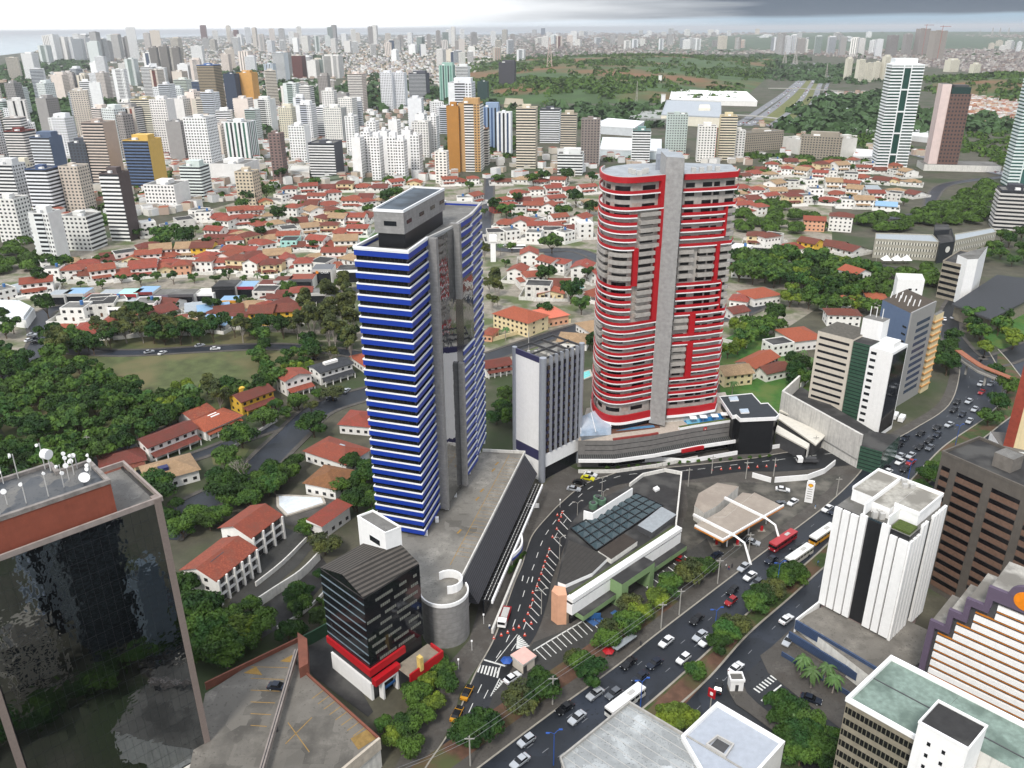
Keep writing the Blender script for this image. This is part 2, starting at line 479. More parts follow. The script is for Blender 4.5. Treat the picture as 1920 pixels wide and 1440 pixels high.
AVM1=[(720,1740),(890,1580),(985,1500),(1080,1425),(1205,1327),(1280,1262),(1325,1222),(1400,1150),(1520,1048),(1600,975),(1680,925),(1735,870),(1775,832),(1850,780),(1885,735),(1870,690),(1850,655)]
AVM2=[(770,1760),(950,1590),(1050,1500),(1180,1400),(1262,1330),(1330,1268),(1400,1190),(1480,1120),(1560,1050),(1650,985),(1740,905),(1790,862),(1870,800),(1930,745),(1900,690),(1870,655)]
AVR=[(900,1780),(1080,1600),(1190,1500),(1290,1400),(1390,1290),(1440,1222),(1500,1165),(1560,1110),(1650,1020),(1700,985),(1780,920),(1840,860),(1930,800),(2000,740),(1960,680),(1930,650)]
cl=[catmull(PP(a),6) for a in (AVL,AVM1,AVM2,AVR)]
def strip(name,A,B,m,z):
 mb=MB();n=min(len(A),len(B))
 for k in range(n-1):mb.face([(A[k][0],A[k][1],z),(B[k][0],B[k][1],z),(B[k+1][0],B[k+1][1],z),(A[k+1][0],A[k+1][1],z)],m)
 o=mb.build(name);o['kind']='structure';return o
strip('avenue_road',cl[0],cl[1],ASPHB,.10)
strip('avenue_road',cl[2],cl[3],ASPHB,.10)
strip('median_grass',cl[1],cl[2],mat('median_soil','3f5026',.95,var=.3,scale=.35,col2='5b4735'),.15)
for A,s in ((cl[1],-1),(cl[2],1)):
 mb=MB();mb.ribbon(A,0,.26,.0,KERB,inn=.5*s) if s>0 else mb.ribbon(A,0,.26,.5,KERB,inn=0)
 o=mb.build('kerb');o['kind']='structure'
mb=MB();mb.ribbon(cl[0],0,.24,0,KERB,inn=-.4);o=mb.build('kerb');o['kind']='structure'
mb=MB();mb.ribbon(cl[0],0,.22,-.4,PAVE,inn=-4.2);o=mb.build('pavement');o['kind']='structure'
mb=MB();mb.ribbon(offset(cl[0],-7.5)[0:40],0,.18,3.3,SOIL,inn=-3.0);o=mb.build('verge_soil');o['kind']='structure'
for q,(on,gap) in ((.25,(2,11)),(.5,(2,11)),(.75,(2,11))):
 dashes([lerp(a,b,q) for a,b in zip(cl[0],cl[1])],0,on=on,gap=gap,w=.12,m=FPAINT)
dashes([lerp(a,b,.5) for a,b in zip(cl[2],cl[3])],0,on=2,gap=11,w=.12,m=FPAINT)
sheet('forecourt',[(860,1500),(820,1440),(880,1290),(940,1140),(1000,950),(1085,900),(1200,860),(1500,830),(1640,835),(1600,890),(1507,978),(1451,1018),(1360,1087),(1230,1186),(1155,1246),(1030,1336),(900,1434)],PAVE,.05)
sheet('station_forecourt',[(1285,905),(1410,905),(1560,890),(1600,893),(1507,975),(1451,1016),(1400,1052),(1330,1035),(1270,1090),(1275,1000),(1290,950)],mat('station_tarmac','47453f',.8,var=.3,scale=.25,col2='6a665e'),.07)
CSL=[(770,1500),(800,1440),(846,1370),(880,1292),(897,1255),(927,1200),(952,1132),(967,1090),(980,1060),(990,1027),(1002,1000),(1030,967),(1055,942),(1095,910),(1140,893),(1180,882),(1270,876),(1400,862),(1470,850),(1560,838)]
CSR=[(850,1500),(868,1440),(895,1375),(935,1300),(962,1250),(1005,1190),(1026,1130),(1034,1090),(1045,1060),(1058,1025),(1074,995),(1093,962),(1110,945),(1130,925),(1150,912),(1190,905),(1290,900),(1390,885),(1475,884),(1600,872)]
cs=[catmull(PP(a),6) for a in (CSL,CSR)]
strip('curved_street',cs[0],cs[1],ASPH,.12)
mb=MB();mb.ribbon(cs[0],0,.25,0,KERB,inn=-.35);o=mb.build('kerb');o['kind']='structure'
mid=[lerp(a,b,.33) for a,b in zip(cs[0],cs[1])]
dashes(mid,0,on=3,gap=3.5,w=.2,z=.126,start=6)
dashes([lerp(a,b,.62) for a,b in zip(cs[0],cs[1])][:70],0,on=3,gap=6,w=.18,z=.126,start=30)
def quadmark(px,m=PAINT,z=.128,name='road_marking'):
 return sheet(name,px,m,z)
for k in range(7):
 x=899+k*6.0;quadmark([(x,1247.0+k*.9),(x+3.2,1247.4+k*.9),(x-1.5,1261.5+k*1.7),(x-4.5,1261+k*1.7)])
quadmark([(907,1239),(908,1236.5),(948,1248),(947,1251)])
for k in range(7):
 quadmark([(969-k*0.3,1197+k*3.0),(973+k*3.0,1191+k*3.2),(975+k*3.0,1193+k*3.2),(970-k*.3,1199.5+k*3.0)])
 quadmark([(938-k*3.0,1275+k*4.2),(944-k*2.0,1279+k*3.6),(940-k*2,1284+k*3.3),(939-k*2.2,1281+k*3.6)])
quadmark([(927,1243),(928.6,1243),(971,1190),(969.5,1190)]);quadmark([(936,1273),(938,1273),(921,1306),(919,1306)])
for x,y in ((978,1090),(996,1092)):quadmark([(x,y),(x+2.2,y-10),(x+4,y-10),(x+1.8,y)])
sheet('parking_lot',[(1000,1205),(1090,1170),(1200,1098),(1325,1010),(1345,1050),(1250,1115),(1150,1185),(1060,1250),(985,1300),(930,1360),(905,1370),(925,1300),(962,1262)],ASPH2,.13)
quadmark([(999,1219.5),(1001,1221),(1110,1156),(1108,1154.5)],z=.14)
for k in range(11):
 x,y=1003+k*9.7,1218-k*5.9
 quadmark([(x,y),(x+1.2,y-.8),(x+21.5,y+19.2),(x+20.3,y+20)],z=.14)
for k in range(8):
 x,y=1212+k*10,1092-k*7
 quadmark([(x,y),(x+1.2,y-.8),(x+18.5,y+12.2),(x+17.3,y+13)],z=.14)
BLUEP=mat('blue_bay_paint','3d6396',.8,var=.15,scale=1)
for x,y in ((1097,1162),(1107,1155)):quadmark([(x-2,y),(x+7,y-6),(x+26,y+7),(x+17,y+13)],BLUEP,.145)
quadmark([(1144,1150),(1153,1144),(1160,1149),(1151,1155)],BLUEP,.145)
BAYS=[(1054,962),(1048,977),(1044,993),(1036,1008),(1030,1031),(1026,1044),(1022,1054),(1019,1064),(1015,1077),(1011,1088),(1007,1100),(999,1112),(999,1126),(994,1139),(990,1152),(983,1165)]
for x,y in BAYS:quadmark([(x,y),(x+1,y-.7),(x+17.5,y+16.3),(x+16.5,y+17)])
sheet('side_road',[(1330,1330),(1440,1225),(1480,1260),(1560,1310),(1640,1400),(1700,1500),(1540,1500),(1480,1400)],ASPH,.11)
for k in range(8):
 x,y=1412+k*5.2,1292-k*4
 quadmark([(x,y),(x+2.2,y-1.7),(x+14,y+6.5),(x+11.8,y+8.2)])
quadmark([(1426,1314),(1429,1316),(1466,1286),(1464,1284)])
sheet('traffic_island',[(1362,1290),(1375,1268),(1392,1280),(1400,1300),(1420,1320),(1560,1430),(1540,1440),(1400,1335),(1380,1322)],PAVE,.25)
sheet('kerbside_soil',[(1205,1340),(1290,1262),(1335,1225),(1380,1190),(1385,1200),(1340,1262),(1262,1345)],SOIL,.17)
sheet('corner_pavement',[(1425,1230),(1445,1215),(1560,1110),(1700,1180),(1760,1260),(1620,1400),(1500,1310),(1440,1262)],PAVE,.16)
R1=road('park_street',[(-40,760),(40,690),(75,640),(75,600),(110,578),(240,576),(400,572),(560,560),(690,540)],9,ASPHB)
R2=road('park_side_street',[(95,655),(230,662),(380,655),(500,650),(600,655),(690,668)],7,ASPHB,.11)
R3=road('row_street',[(300,1010),(365,950),(465,902),(500,862),(545,818),(600,768),(690,738),(790,715)],12,ASPHB,.12)
R4=road('row_lane',[(170,915),(260,885),(365,856),(440,828),(520,800)],5,ASPHB,.115)
R4b=road('wood_lane',[(60,940),(160,880),(250,832),(330,800)],5,ASPHB,.10)
R5=road('upper_street',[(918,330),(916,380),(912,430),(930,465),(1000,470),(1080,470),(1130,490)],8,ASPHB)
sheet('street_junction',[(1015,468),(1060,465),(1110,480),(1110,500),(1075,500),(1030,490)],ASPHB,.125)
R6=road('hotel_street',[(860,690),(960,655),(1060,622),(1120,610),(1200,620),(1380,590),(1440,560)],9,ASPHB,.11)
R7=road('hill_street',[(1360,455),(1440,470),(1540,490),(1600,490),(1680,505)],7,ASPH)
R8=road('bend_street',[(1900,330),(1780,345),(1748,370),(1738,395),(1680,408),(1600,412)],9,ASPHB)
R9=road('upper_lane',[(330,470),(470,505),(560,505),(650,500),(700,480)],6,ASPH2,.10)
R10=road('shop_lane',[(100,548),(240,560),(300,560)],6,ASPH2,.13,kerb=False)
R11=road('ring_street',[(1800,560),(1780,600),(1790,640),(1850,680),(1960,640)],10,ASPH,.12)
R12=road('back_street',[(120,500),(160,500),(260,470),(330,470)],7,ASPH,.12)
EXPR=mat('expressway_concrete','7d7e82',.8,var=.12,scale=.05)
E1=[]
for dx,dx2,w_ in ((-6,-3,15),(16,6,15),(58,26,11),(92,44,13),(118,62,9)):
 E1.append(road('expressway',[(1386+dx,236),(1436+dx*.9,203),(1483+dx*.55,168),(1503+dx2*.8,142),(1482+dx2*.7,118)],w_,EXPR,.3+dx*.0005,kerb=False))
sheet('verge_grass',[(1400,232),(1450,200),(1505,150),(1540,150),(1530,180),(1480,232)],mat('dry_verge','6b6e3c',.95,var=.3,scale=.05),.2)
E3=road('expressway',[(1330,228),(1400,232),(1480,240),(1530,248),(1620,264),(1760,300),(2000,350)],22,EXPR,.45,kerb=False)
t_=MB();t_.ribbon(catmull(PP([(1330,222),(1400,224),(1470,232),(1530,246)]),6),6,7.2,5,POLE,inn=-5);o=t_.build('flyover');tag(o,'pale curved flyover crossing the expressway in the distance','flyover')
t_=MB();t_.ribbon(PP([(1440,172),(1500,172),(1580,178)]),7,9,2,POLE,inn=-2);o=t_.build('footbridge');tag(o,'long thin footbridge across the distant expressway','footbridge')
sheet('podium_forecourt',[(862,1300),(905,1235),(930,1175),(955,1110),(975,1040),(1010,975),(1060,930),(1100,890),(1060,870),(1000,930),(950,1010),(905,1110),(880,1200),(845,1240),(800,1330),(740,1440),(800,1440),(850,1350)],PAVE,.06)

#  the landmark towers
def wall_pts(px,z):return PP(px,z)
def wpart(parent,name,fn):
 mb=MB();fn(mb);return mb.build(name,parent)
def along(pts,a,b):
 """cut a plan polyline between fractions a..b of its length"""
 seg=[math.dist(pts[i],pts[i+1]) for i in range(len(pts)-1)];T=sum(seg);out=[]
 def at(d):
  for i,L in enumerate(seg):
   if d<=L+1e-9 or i==len(seg)-1:return lerp(pts[i],pts[i+1],min(1,d/max(L,1e-9)))
   d-=L
 out.append(at(a*T));s=0
 for i,L in enumerate(seg):
  s+=L
  if a*T+.05<s<b*T-.05:out.append(pts[i+1])
 out.append(at(b*T));return out

# ---- blue and white office tower
BLUE=mat('cobalt_panel','0f379c',.45,var=.06,scale=.1)
WHITEP=mat('white_sill','f0f0f0',.6,var=.03)
GPAN=stripes('grey_cladding','918f8d','7f7d7b',.9,vertical=True,duty=.93,rough=.5)
MIRROR=glass('mirror_glass',(.27,.28,.30),.02,1.5,.035,.35,metal=1.0)
DWIN=stripes('dark_window_strip','0d0d0f','2a2725',1.1,axis_deg=18,duty=.9,rough=.18)
ZT,ZB=98.5,13.0
bl=dict(zip(('FL','FR','S1','S2','S3','S4','S5','S6','BR','BL'),PP([(664,465),(765,473),(801,447),(817,446),(848,425),(861,417),(884,402),(887,398),(902,381),(835,378)],ZT)))
FLH=(ZT-ZB)/28
root=thing('office_tower','tall office tower in cobalt blue bands with white lines and mirror glass notch','office tower',centre([bl['FL'],bl['FR'],bl['BR'],bl['BL']]))
S4i=lerp(bl['S4'],bl['S3'],1.0)
core=[bl['FL'],bl['FR'],bl['S1'],bl['S3'],bl['S5'],bl['BR'],bl['BL']]
core=[(p[0]+(-.5 if i in (1,2,4,5) else.3),p[1]+(.3 if i<2 else 0)) for i,p in enumerate(core)]
wpart(root,'wall',lambda m:m.prism(core,ZB+1.5,ZT-.9,DWIN,CONC))
pA=[bl['FL'],bl['FR'],bl['S1']]
pL=[bl['BL'],bl['FL']]
pB=[bl['S4'],bl['S5']]
pC=[(bl['S5'][0]-.6,bl['S5'][1]+.6),bl['BR'],bl['BL']]
def level(z):return 28-(z-ZB)/FLH
for k in range(28):
 z1=ZT-FLH*k
 full=[pL[0]]+pA
 wpart(root,'blue_band',lambda m:m.ribbon(full,z1-1.8,z1-.363,.12,BLUE,inn=-.35))
 wpart(root,'white_sill',lambda m:m.ribbon(full,z1-.36,z1,.2,WHITEP,inn=-.12))
 wpart(root,'blue_band',lambda m:m.ribbon(pC,z1-1.8,z1-.363,.12,BLUE,inn=-.35))
 wpart(root,'white_sill',lambda m:m.ribbon(pC,z1-.36,z1,.2,WHITEP,inn=-.12))
 if k<6 or k>=13:
  wpart(root,'blue_band',lambda m:m.ribbon(pB,z1-1.8,z1-.363,.12,BLUE,inn=-.6))
  wpart(root,'white_sill',lambda m:m.ribbon(pB,z1-.36,z1,.2,WHITEP,inn=-.12))
def inset(p,q,d):
 L=math.dist(p,q);return ((p[0]-(q[1]-p[1])/L*-d),(p[1]+(q[0]-p[0])/L*-d))
wpart(root,'mirror_glass',lambda m:m.ribbon([bl['S2'],bl['S3']],ZB+1.5,ZT-.3,.25,MIRROR,inn=-1.0))
wpart(root,'mirror_glass',lambda m:m.ribbon(pB,ZT-13*FLH,ZT-6*FLH,-.1,MIRROR,inn=-.5))
d1=(bl['FR'][0]-bl['FL'][0],bl['FR'][1]-bl['FL'][1]);L1=math.hypot(*d1);d1=(d1[0]/L1,d1[1]/L1)
def fin(p,w,dep,z0,z1,name='grey_column'):
 q=[(p[0]-.8*d1[0],p[1]-.8*d1[1]),(p[0]+w*d1[0],p[1]+w*d1[1])]
 n=(-d1[1],d1[0]);poly=q+[(q[1][0]+n[0]*dep,q[1][1]+n[1]*dep),(q[0][0]+n[0]*dep,q[0][1]+n[1]*dep)]
 wpart(root,name,lambda m:m.prism(poly,z0,z1,GPAN,bottom=True))
fin(bl['S1'],2.5,1.6,ZB+1,ZT+.05)
fin(bl['S3'],2.1,1.4,ZT-7*FLH,ZT+.9)
fin(bl['S3'],1.9,1.4,ZB+1,ZT-14*FLH+1)
wpart(root,'roof_parapet',lambda m:m.ribbon([bl['BL'],bl['FL'],bl['FR'],bl['S1']],ZT,ZT+.5,.3,WHITEP,inn=-.3).ribbon([bl['S1'],bl['S3'],bl['S5'],bl['BR'],bl['BL']],ZT-.4,ZT+.3,.25,LGREY,inn=-.35))
ph=PP([(700,437),(757,441),(834,401),(777,398)],ZT)
ph2=PP([(700,394),(756,397),(833,355),(776,352)],107.5)
wpart(root,'penthouse_base',lambda m:m.prism([lerp(p,centre(ph2),.08) for p in ph2],ZT-.8,ZT+3.2,mat('black_panel','15161a',.4,var=.1)))
wpart(root,'penthouse',lambda m:m.prism(ph2,ZT+3.2,107.5,GPAN,mat('blue_grey_roof','2c363f',.65,var=.25,scale=.2,col2='4a5661'),True))
wpart(root,'penthouse_parapet',lambda m:m.ribbon(ccw(ph2),107.2,107.9,.12,WHITEP,inn=-.25,closed=True))
wpart(root,'penthouse_window',lambda m:m.ribbon(along([ph2[0],ph2[1]],.33,.75),ZT+5.2,ZT+6.4,.08,WIN,inn=-.05))
for a in (.06,.35,.62,.86):
 wpart(root,'penthouse_window',lambda m:m.ribbon(along([ph2[1],ph2[2]],a,a+.11),ZT+5.4,ZT+6.4,.08,WIN,inn=-.05))
for f in np.linspace(.03,.97,9):
 q=along([bl['FR'],bl['S2'],bl['S4'],bl['BR']],f,min(1,f+.001))[0]
 wpart(root,'column',lambda m:m.box(q[0]-.9,q[0]+.1,q[1]-.5,q[1]+.5,ZB-.4,ZB+1.6,WHITEP))
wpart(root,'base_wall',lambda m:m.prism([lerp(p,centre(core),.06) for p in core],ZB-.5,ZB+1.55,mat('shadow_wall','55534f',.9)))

# ---- podium of the blue tower with rooftop parking
DECK=mat('deck_concrete','938f87',.9,var=.3,scale=.16,col2='5f5c56',kind='slab',bscale=.2)
RIBD=stripes('ribbed_dark_metal','55555a','3a3a3e',.55,axis_deg=0,duty=.5,rough=.4,vertical=True,metal=.3)
pod=PP([(782,1075),(800,1020),(700,1000),(880,842),(905,850),(985,852),(968,880),(862,1062)],13)
root=thing('parking_podium','long grey podium under the blue tower with yellow bays painted on its roof','car park',centre(pod))
podL=PP([(752,1060),(700,985),(866,842),(905,845)],13);
outer=PP([(862,1095),(985,850)],13);A_,B_=outer
u=((B_[0]-A_[0])/math.dist(A_,B_),(B_[1]-A_[1])/math.dist(A_,B_));nrm=(u[1],-u[0])
deckpoly=[A_,B_,PP([(905,846)],13)[0],PP([(820,900)],13)[0],PP([(690,1000)],13)[0],PP([(770,1105)],13)[0]]
wpart(root,'wall',lambda m:m.prism(deckpoly,0,13,WD,DECK))
wpart(root,'parapet',lambda m:m.ribbon([A_,B_,deckpoly[2]],13,14.0,.05,WD,inn=-.35))
n0=4.6
def slope(m):
 a,b=lerp(A_,B_,.02),lerp(A_,B_,.985)
 a2=(a[0]+nrm[0]*n0,a[1]+nrm[1]*n0);b2=(b[0]+nrm[0]*n0,b[1]+nrm[1]*n0)
 m.face([(a[0],a[1],13.1),(a2[0],a2[1],6),(b2[0],b2[1],6),(b[0],b[1],13.1)][::-1],RIBD)
 m.face([(b[0],b[1],13.1),(b2[0],b2[1],6),(b[0],b[1],6)],RIBD);m.face([(a[0],a[1],13.1),(a[0],a[1],6),(a2[0],a2[1],6)],RIBD)
 m.face([(a[0],a[1],6),(a2[0],a2[1],6),(b2[0],b2[1],6),(b[0],b[1],6)],RIBD)
wpart(root,'sloping_screen',slope)
aw0=[(p[0]+nrm[0]*n0,p[1]+nrm[1]*n0) for p in (lerp(A_,B_,.05),lerp(A_,B_,.9))]
BLK=mat('black_metal','1c1d20',.5)
def awn(m):
 L=math.dist(*aw0);N=46
 for k in range(N):
  p=lerp(aw0[0],aw0[1],k/N);q=(p[0]+nrm[0]*3.0,p[1]+nrm[1]*3.0)
  m.ribbon([p,q],5.7,5.95,.12,BLK,inn=-.12)
 for o in (1.0,2.0):m.ribbon([(p[0]+nrm[0]*o,p[1]+nrm[1]*o) for p in aw0],5.75,5.9,.12,LGREY,inn=-.05)
wpart(root,'awning_ribs',awn)
wpart(root,'awning_edge',lambda m:m.ribbon([(p[0]+nrm[0]*3.0,p[1]+nrm[1]*3.0) for p in aw0],5.0,6.0,.5,W,inn=0))
wpart(root,'shop_glass',lambda m:m.ribbon([(p[0]+nrm[0]*1.0,p[1]+nrm[1]*1.0) for p in aw0],0,5.6,.0,WIN,inn=-.5))
w0=[(p[0]+nrm[0]*9.2,p[1]+nrm[1]*9.2) for p in (lerp(A_,B_,-.03),lerp(A_,B_,.25),lerp(A_,B_,.40))]
wpart(root,'planter_wall',lambda m:m.ribbon(w0,0,1.6,.6,WD,inn=0))
arc=[(lerp(A_,B_,.34+.16*t)[0]+nrm[0]*(7.7+1.6*math.sin(math.pi*t)),lerp(A_,B_,.34+.16*t)[1]+nrm[1]*(7.7+1.6*math.sin(math.pi*t))) for t in np.linspace(0,1,9)]
wpart(root,'curved_canopy',lambda m:m.ribbon(arc,4.6,5.8,.2,W,inn=-.3).ribbon(arc,3.9,4.6,.25,BLUE,inn=-.3))
for k in range(30):
 p=lerp(A_,B_,.16+k*.027);q=(p[0]-nrm[0]*1.0,p[1]-nrm[1]*1.0);r_=(p[0]-nrm[0]*5.2,p[1]-nrm[1]*5.2)
 if k==0:marks=MB()
 marks.ribbon([q,r_],13.004,13.012,.06,PAINTY,inn=-.06)
for o in (5.2,):
 a,b=lerp(A_,B_,.1),lerp(A_,B_,.97);marks.ribbon([(a[0]-nrm[0]*o,a[1]-nrm[1]*o),(b[0]-nrm[0]*o,b[1]-nrm[1]*o)],13.014,13.02,.09,PAINTY,inn=-.09)
for f in (.30,.55,.62,.8,.86):
 a,b=lerp(A_,B_,f),lerp(A_,B_,f+.03);marks.ribbon([(a[0]-nrm[0]*8,a[1]-nrm[1]*8),(b[0]-nrm[0]*7.5,b[1]-nrm[1]*7.5)],13.014,13.02,.3,PAINTY,inn=-.3)
marks.build('bay_markings',root)
c0=P(833,1112,13);RD=6.4
drumM=stripes('perforated_grey_screen','8d8b89','75736f',1.6,vertical=True,duty=.94,rough=.5)
dn=28;perf=[(c0[0]+RD*math.cos(t),c0[1]+RD*math.sin(t)) for t in np.linspace(0,2*math.pi,dn,endpoint=False)]
cc=lerp(c0,A_,.1)
hull=[(c0[0]-RD,c0[1])]+[(c0[0]+RD*math.cos(t),c0[1]+RD*math.sin(t)) for t in np.linspace(math.pi,2*math.pi+.5,20)]+[(A_[0],A_[1]+1),deckpoly[-1]]
wpart(root,'ramp_drum',lambda m:m.prism(hull[1:],0,13.2,drumM,DECK))
wpart(root,'drum_parapet',lambda m:m.ribbon(hull[1:21],13.2,14.2,.12,W,inn=-.25))
ci=[(c0[0]+1+3.6*math.cos(t),c0[1]+3+3.6*math.sin(t)) for t in np.linspace(-1.6,2.4,12)]
wpart(root,'ramp_wall',lambda m:m.ribbon(ci,13.2,15.6,.2,W,inn=-.2))

# ---- hotel slab with white blind wall and steel fins
hz=47.5
A,B,D=P(965,652,hz),P(1018,673,hz),P(1091,645,hz)
Cc=(A[0]+D[0]-B[0],A[1]+D[1]-B[1])
hp=[A,B,D,Cc]
NAVY=mat('slate_blue_panel','39375a',.5,var=.1,scale=.3)
STEEL=mat('steel_cladding','a7abb3',.35,metal=.35,var=.04)
root=thing('slab_building','slim mid-rise slab with plain white side wall, violet panels and steel fins','building',centre(hp))
wpart(root,'wall',lambda m:m.prism([lerp(p,centre(hp),.03) for p in hp],0,hz-3.2,NAVY,CONC))
wpart(root,'white_wall',lambda m:m.ribbon([A,B],12,hz-1.9,.25,W,inn=-.3).ribbon([A,B],0,8,.25,W,inn=-.3))
wpart(root,'violet_band',lambda m:m.ribbon([A,B],hz-1.9,hz+.1,.3,NAVY,inn=-.3).ribbon([A,B],8,12,.28,NAVY,inn=-.3))
for p,r_,z0 in ((A,.9,0),(B,1.25,0),(D,1.0,0)):
 wpart(root,'corner_column',lambda m:m.cyl(p[0],p[1],z0,hz+.4,r_,STEEL,14))
front=[B,D]
for k in range(1,7):
 f=.04+k*.135;q=along(front,f,f+.022)
 wpart(root,'fin',lambda m:m.ribbon(q,11,hz+.2,1.0,STEEL,inn=-.4))
wpart(root,'roof_grid',lambda m:[m.ribbon([lerp(A,B,t),lerp(Cc,D,t)],hz-.7,hz,.15,DGREY,inn=-.15) for t in (.02,.55,.97)]+[m.ribbon([lerp(A,Cc,t),lerp(B,D,t)],hz-.9,hz-.1,.15,DGREY,inn=-.15) for t in (.02,.42,.68,.98)])
wpart(root,'machine_room',lambda m:m.prism([lerp(lerp(A,B,a),lerp(Cc,D,a),b) for a,b in ((.2,.46),(.6,.46),(.6,.66),(.2,.66))],hz-3.2,hz-.9,WD,CONC))
wz=35.0/12
for k in range(12):
 z=9.5+k*2.9
 wpart(root,'window_band',lambda m:m.ribbon(along(front,.05,.965),z+1.3,z+2.75,.12,stripes('hotel_window','18151a','5d4a38',.9,duty=.78,rough=.25,axis_deg=60),inn=-.3))
wpart(root,'white_lower_panel',lambda m:m.ribbon(along(front,.06,.96),5.5,10.4,.5,W,inn=-.3))
wpart(root,'lobby_glass',lambda m:m.ribbon(along(front,.06,.95),.1,5.4,-.2,WIN,inn=-.5))
for (a,b) in ((.15,.3),(.25,.75),(.12,.55),(.3,.2)):
 q=lerp(lerp(A,B,a),lerp(Cc,D,a),b*.45+.02)
 wpart(root,'roof_fan',lambda m:m.cyl(q[0],q[1],hz-3.2,hz-2.0,.6,LGREY,10))
wpart(root,'antenna',lambda m:m.tube([(*lerp(A,Cc,.35),hz-3.2),(*lerp(A,Cc,.35),hz+3.8)],.12,LGREY))

# ---- twin-wing apartment tower in red and white
RED=mat('red_balcony','b01620',.45,var=.06,scale=.1)
GW=stripes('grey_facade','aca69f','99948e',.7,vertical=False,duty=.94,rough=.7)
SHAFT=stripes('grey_shaft','9f9d9b','93918d',3.05,vertical=True,duty=.97,rough=.55)
RZ0,RZT=12.0,104.5
def pr(x,y):return P(x,y,RZT)
LWf=[pr(1133,311),pr(1127,315),pr(1127.5,321),pr(1133,326),pr(1145,330),pr(1162,332.5),pr(1185,333),pr(1215,331),pr(1249,328)]
LWb=[pr(1250,300),pr(1182,302),pr(1150,306)]
LWf=catmull(LWf,3)
RWf=[pr(1283,327),pr(1310,326),pr(1350,324),pr(1383,321.5),pr(1386,317)]
RWb=[pr(1372,303),pr(1284,300)]
root=thing('apartment_tower','curved twin-wing apartment tower in red and white balcony bands around grey shaft','apartment tower',centre([LWf[0],RWf[3],RWb[0],LWb[1]]))
def shrink(pts,d):return offset(pts,-d)
LI,RI=shrink(LWf,1.0),shrink(RWf,.9)
wpart(root,'left_wing',lambda m:m.prism(LI+LWb,RZ0,RZT-1.2,GW,CONC))
wpart(root,'right_wing',lambda m:m.prism(RI+RWb,RZ0,RZT-1.2,GW,CONC))
ROOFB=mat('roof_membrane','9ea3a8',.6,var=.2,scale=.15)
wpart(root,'roof_cap',lambda m:m.prism(LWf+LWb,RZT-1.2,RZT-1.0,LGREY,ROOFB).prism(RWf+RWb,RZT-1.2,RZT-1.0,LGREY,ROOFB))
wpart(root,'roof_parapet',lambda m:m.ribbon(LWf+LWb[:0],RZT-1,RZT+.2,.0,LGREY,inn=-.3).ribbon(RWf,RZT-1,RZT+.2,0,LGREY,inn=-.3))
sh=PP([(1250,294),(1284,296),(1291,287),(1259,284)],110.5)
sh=[sh[0],sh[1],(sh[1][0]+1.5,sh[1][1]+14),(sh[0][0]+.5,sh[0][1]+14)]
wpart(root,'shaft',lambda m:m.prism(sh,RZ0,110.5,SHAFT,ROOFB))
s2=[pr(1229,313),pr(1252,314),pr(1252,303),pr(1231,302)]
wpart(root,'lift_room',lambda m:m.prism(s2,RZT-1,RZT+4.6,mat('grey_block','8b9099',.6),ROOFB))
fx,fy=pr(1190,332)
rfx,rfy=pr(1330,325)
def zl(y,off=0):return zof(fx,fy,y)
def zr(y):return zof(rfx,rfy,y)
def flen(pts,a,b):return along(pts,a,b)
Lred=[(332,0,1,2)]
Lb=[(362,0,1),(392,0,1),(406,0,.76),(421,0,.76),(435.5,0,.76),(451,0,.76),(466,0,.75),(539,0,.74),(553,0,.74),(567,0,.74),(581,0,.74),(595,0,.74),(608,0,1),(622,.5,1),(636,.5,1),(650,.5,1),(664,0,1),(677.5,0,1),(692,0,1),(704,.5,1),(716,0,1),(728.5,0,1),(741,0,1),(753.5,0,1)]
Rb=[(356,0,1),(386,0,1),(401,0,.66),(415,0,.66),(431,0,.66),(445,0,.66),(459,0,1),(532,0,.68),(545,0,.68),(559,0,.68),(573,0,.68),(587,0,1),(601,.33,1),(614,.33,.85),(627.5,0,.86),(642,0,.86),(655,.33,1),(668,.33,1),(682,.33,1),(695,.33,.86),(708,0,.87),(721,0,1),(734,0,1),(747,0,.9)]
def bands(pts,zf,lst,name='red_balcony'):
 for (y,a,b) in lst:
  z=zf(y)
  q=flen(pts,a,b)
  wpart(root,name,lambda m:m.ribbon(q,z-.15,z+.82,.36,RED,inn=.12))
  wpart(root,'white_edge',lambda m:m.ribbon(q,z-.55,z-.15,.41,WHITEP,inn=-.9))
bands(LWf,zl,Lb);bands(RWf,zr,Rb)
for pts,zf,y in ((LWf,zl,332),(RWf,zr,325)):
 wpart(root,'red_fascia',lambda m:m.ribbon(pts,RZT-1.8,RZT+.1,.42,RED,inn=.02))
for pts,zf in ((LWf,zl),(RWf,zr)):
 wpart(root,'red_fascia',lambda m:m.ribbon(pts,RZ0+2.6,RZ0+5.2,.5,RED,inn=-.2));wpart(root,'white_edge',lambda m:m.ribbon(pts,RZ0+1.6,RZ0+2.6,.7,WHITEP,inn=-1.5))
def greys(pts,zf,y0,y1,n,spans):
 for k in range(n):
  z=zf(y0+(y1-y0)*k/max(1,n-1))
  for a,b in spans:
   q=flen(pts,a,b);N=len(q)
   wpart(root,'grey_balcony',lambda m:m.ribbon(q,z-.2,z+1.1,.45,GW,inn=-1.0))
greys(LWf,zl,480,524,4,[(0,.5),(.54,.73),(.79,.94)])
greys(LWf,zl,406,466,5,[(.79,.97)])
greys(LWf,zl,539,595,5,[(.79,.93)])
greys(LWf,zl,622,650,3,[(0,.46)]);greys(LWf,zl,704,704,1,[(0,.46)])
greys(RWf,zr,401,445,4,[(.68,.88)]);greys(RWf,zr,473,518,4,[(0,.22),(.3,.54),(.62,.84)]);greys(RWf,zr,532,573,4,[(.7,.86)])
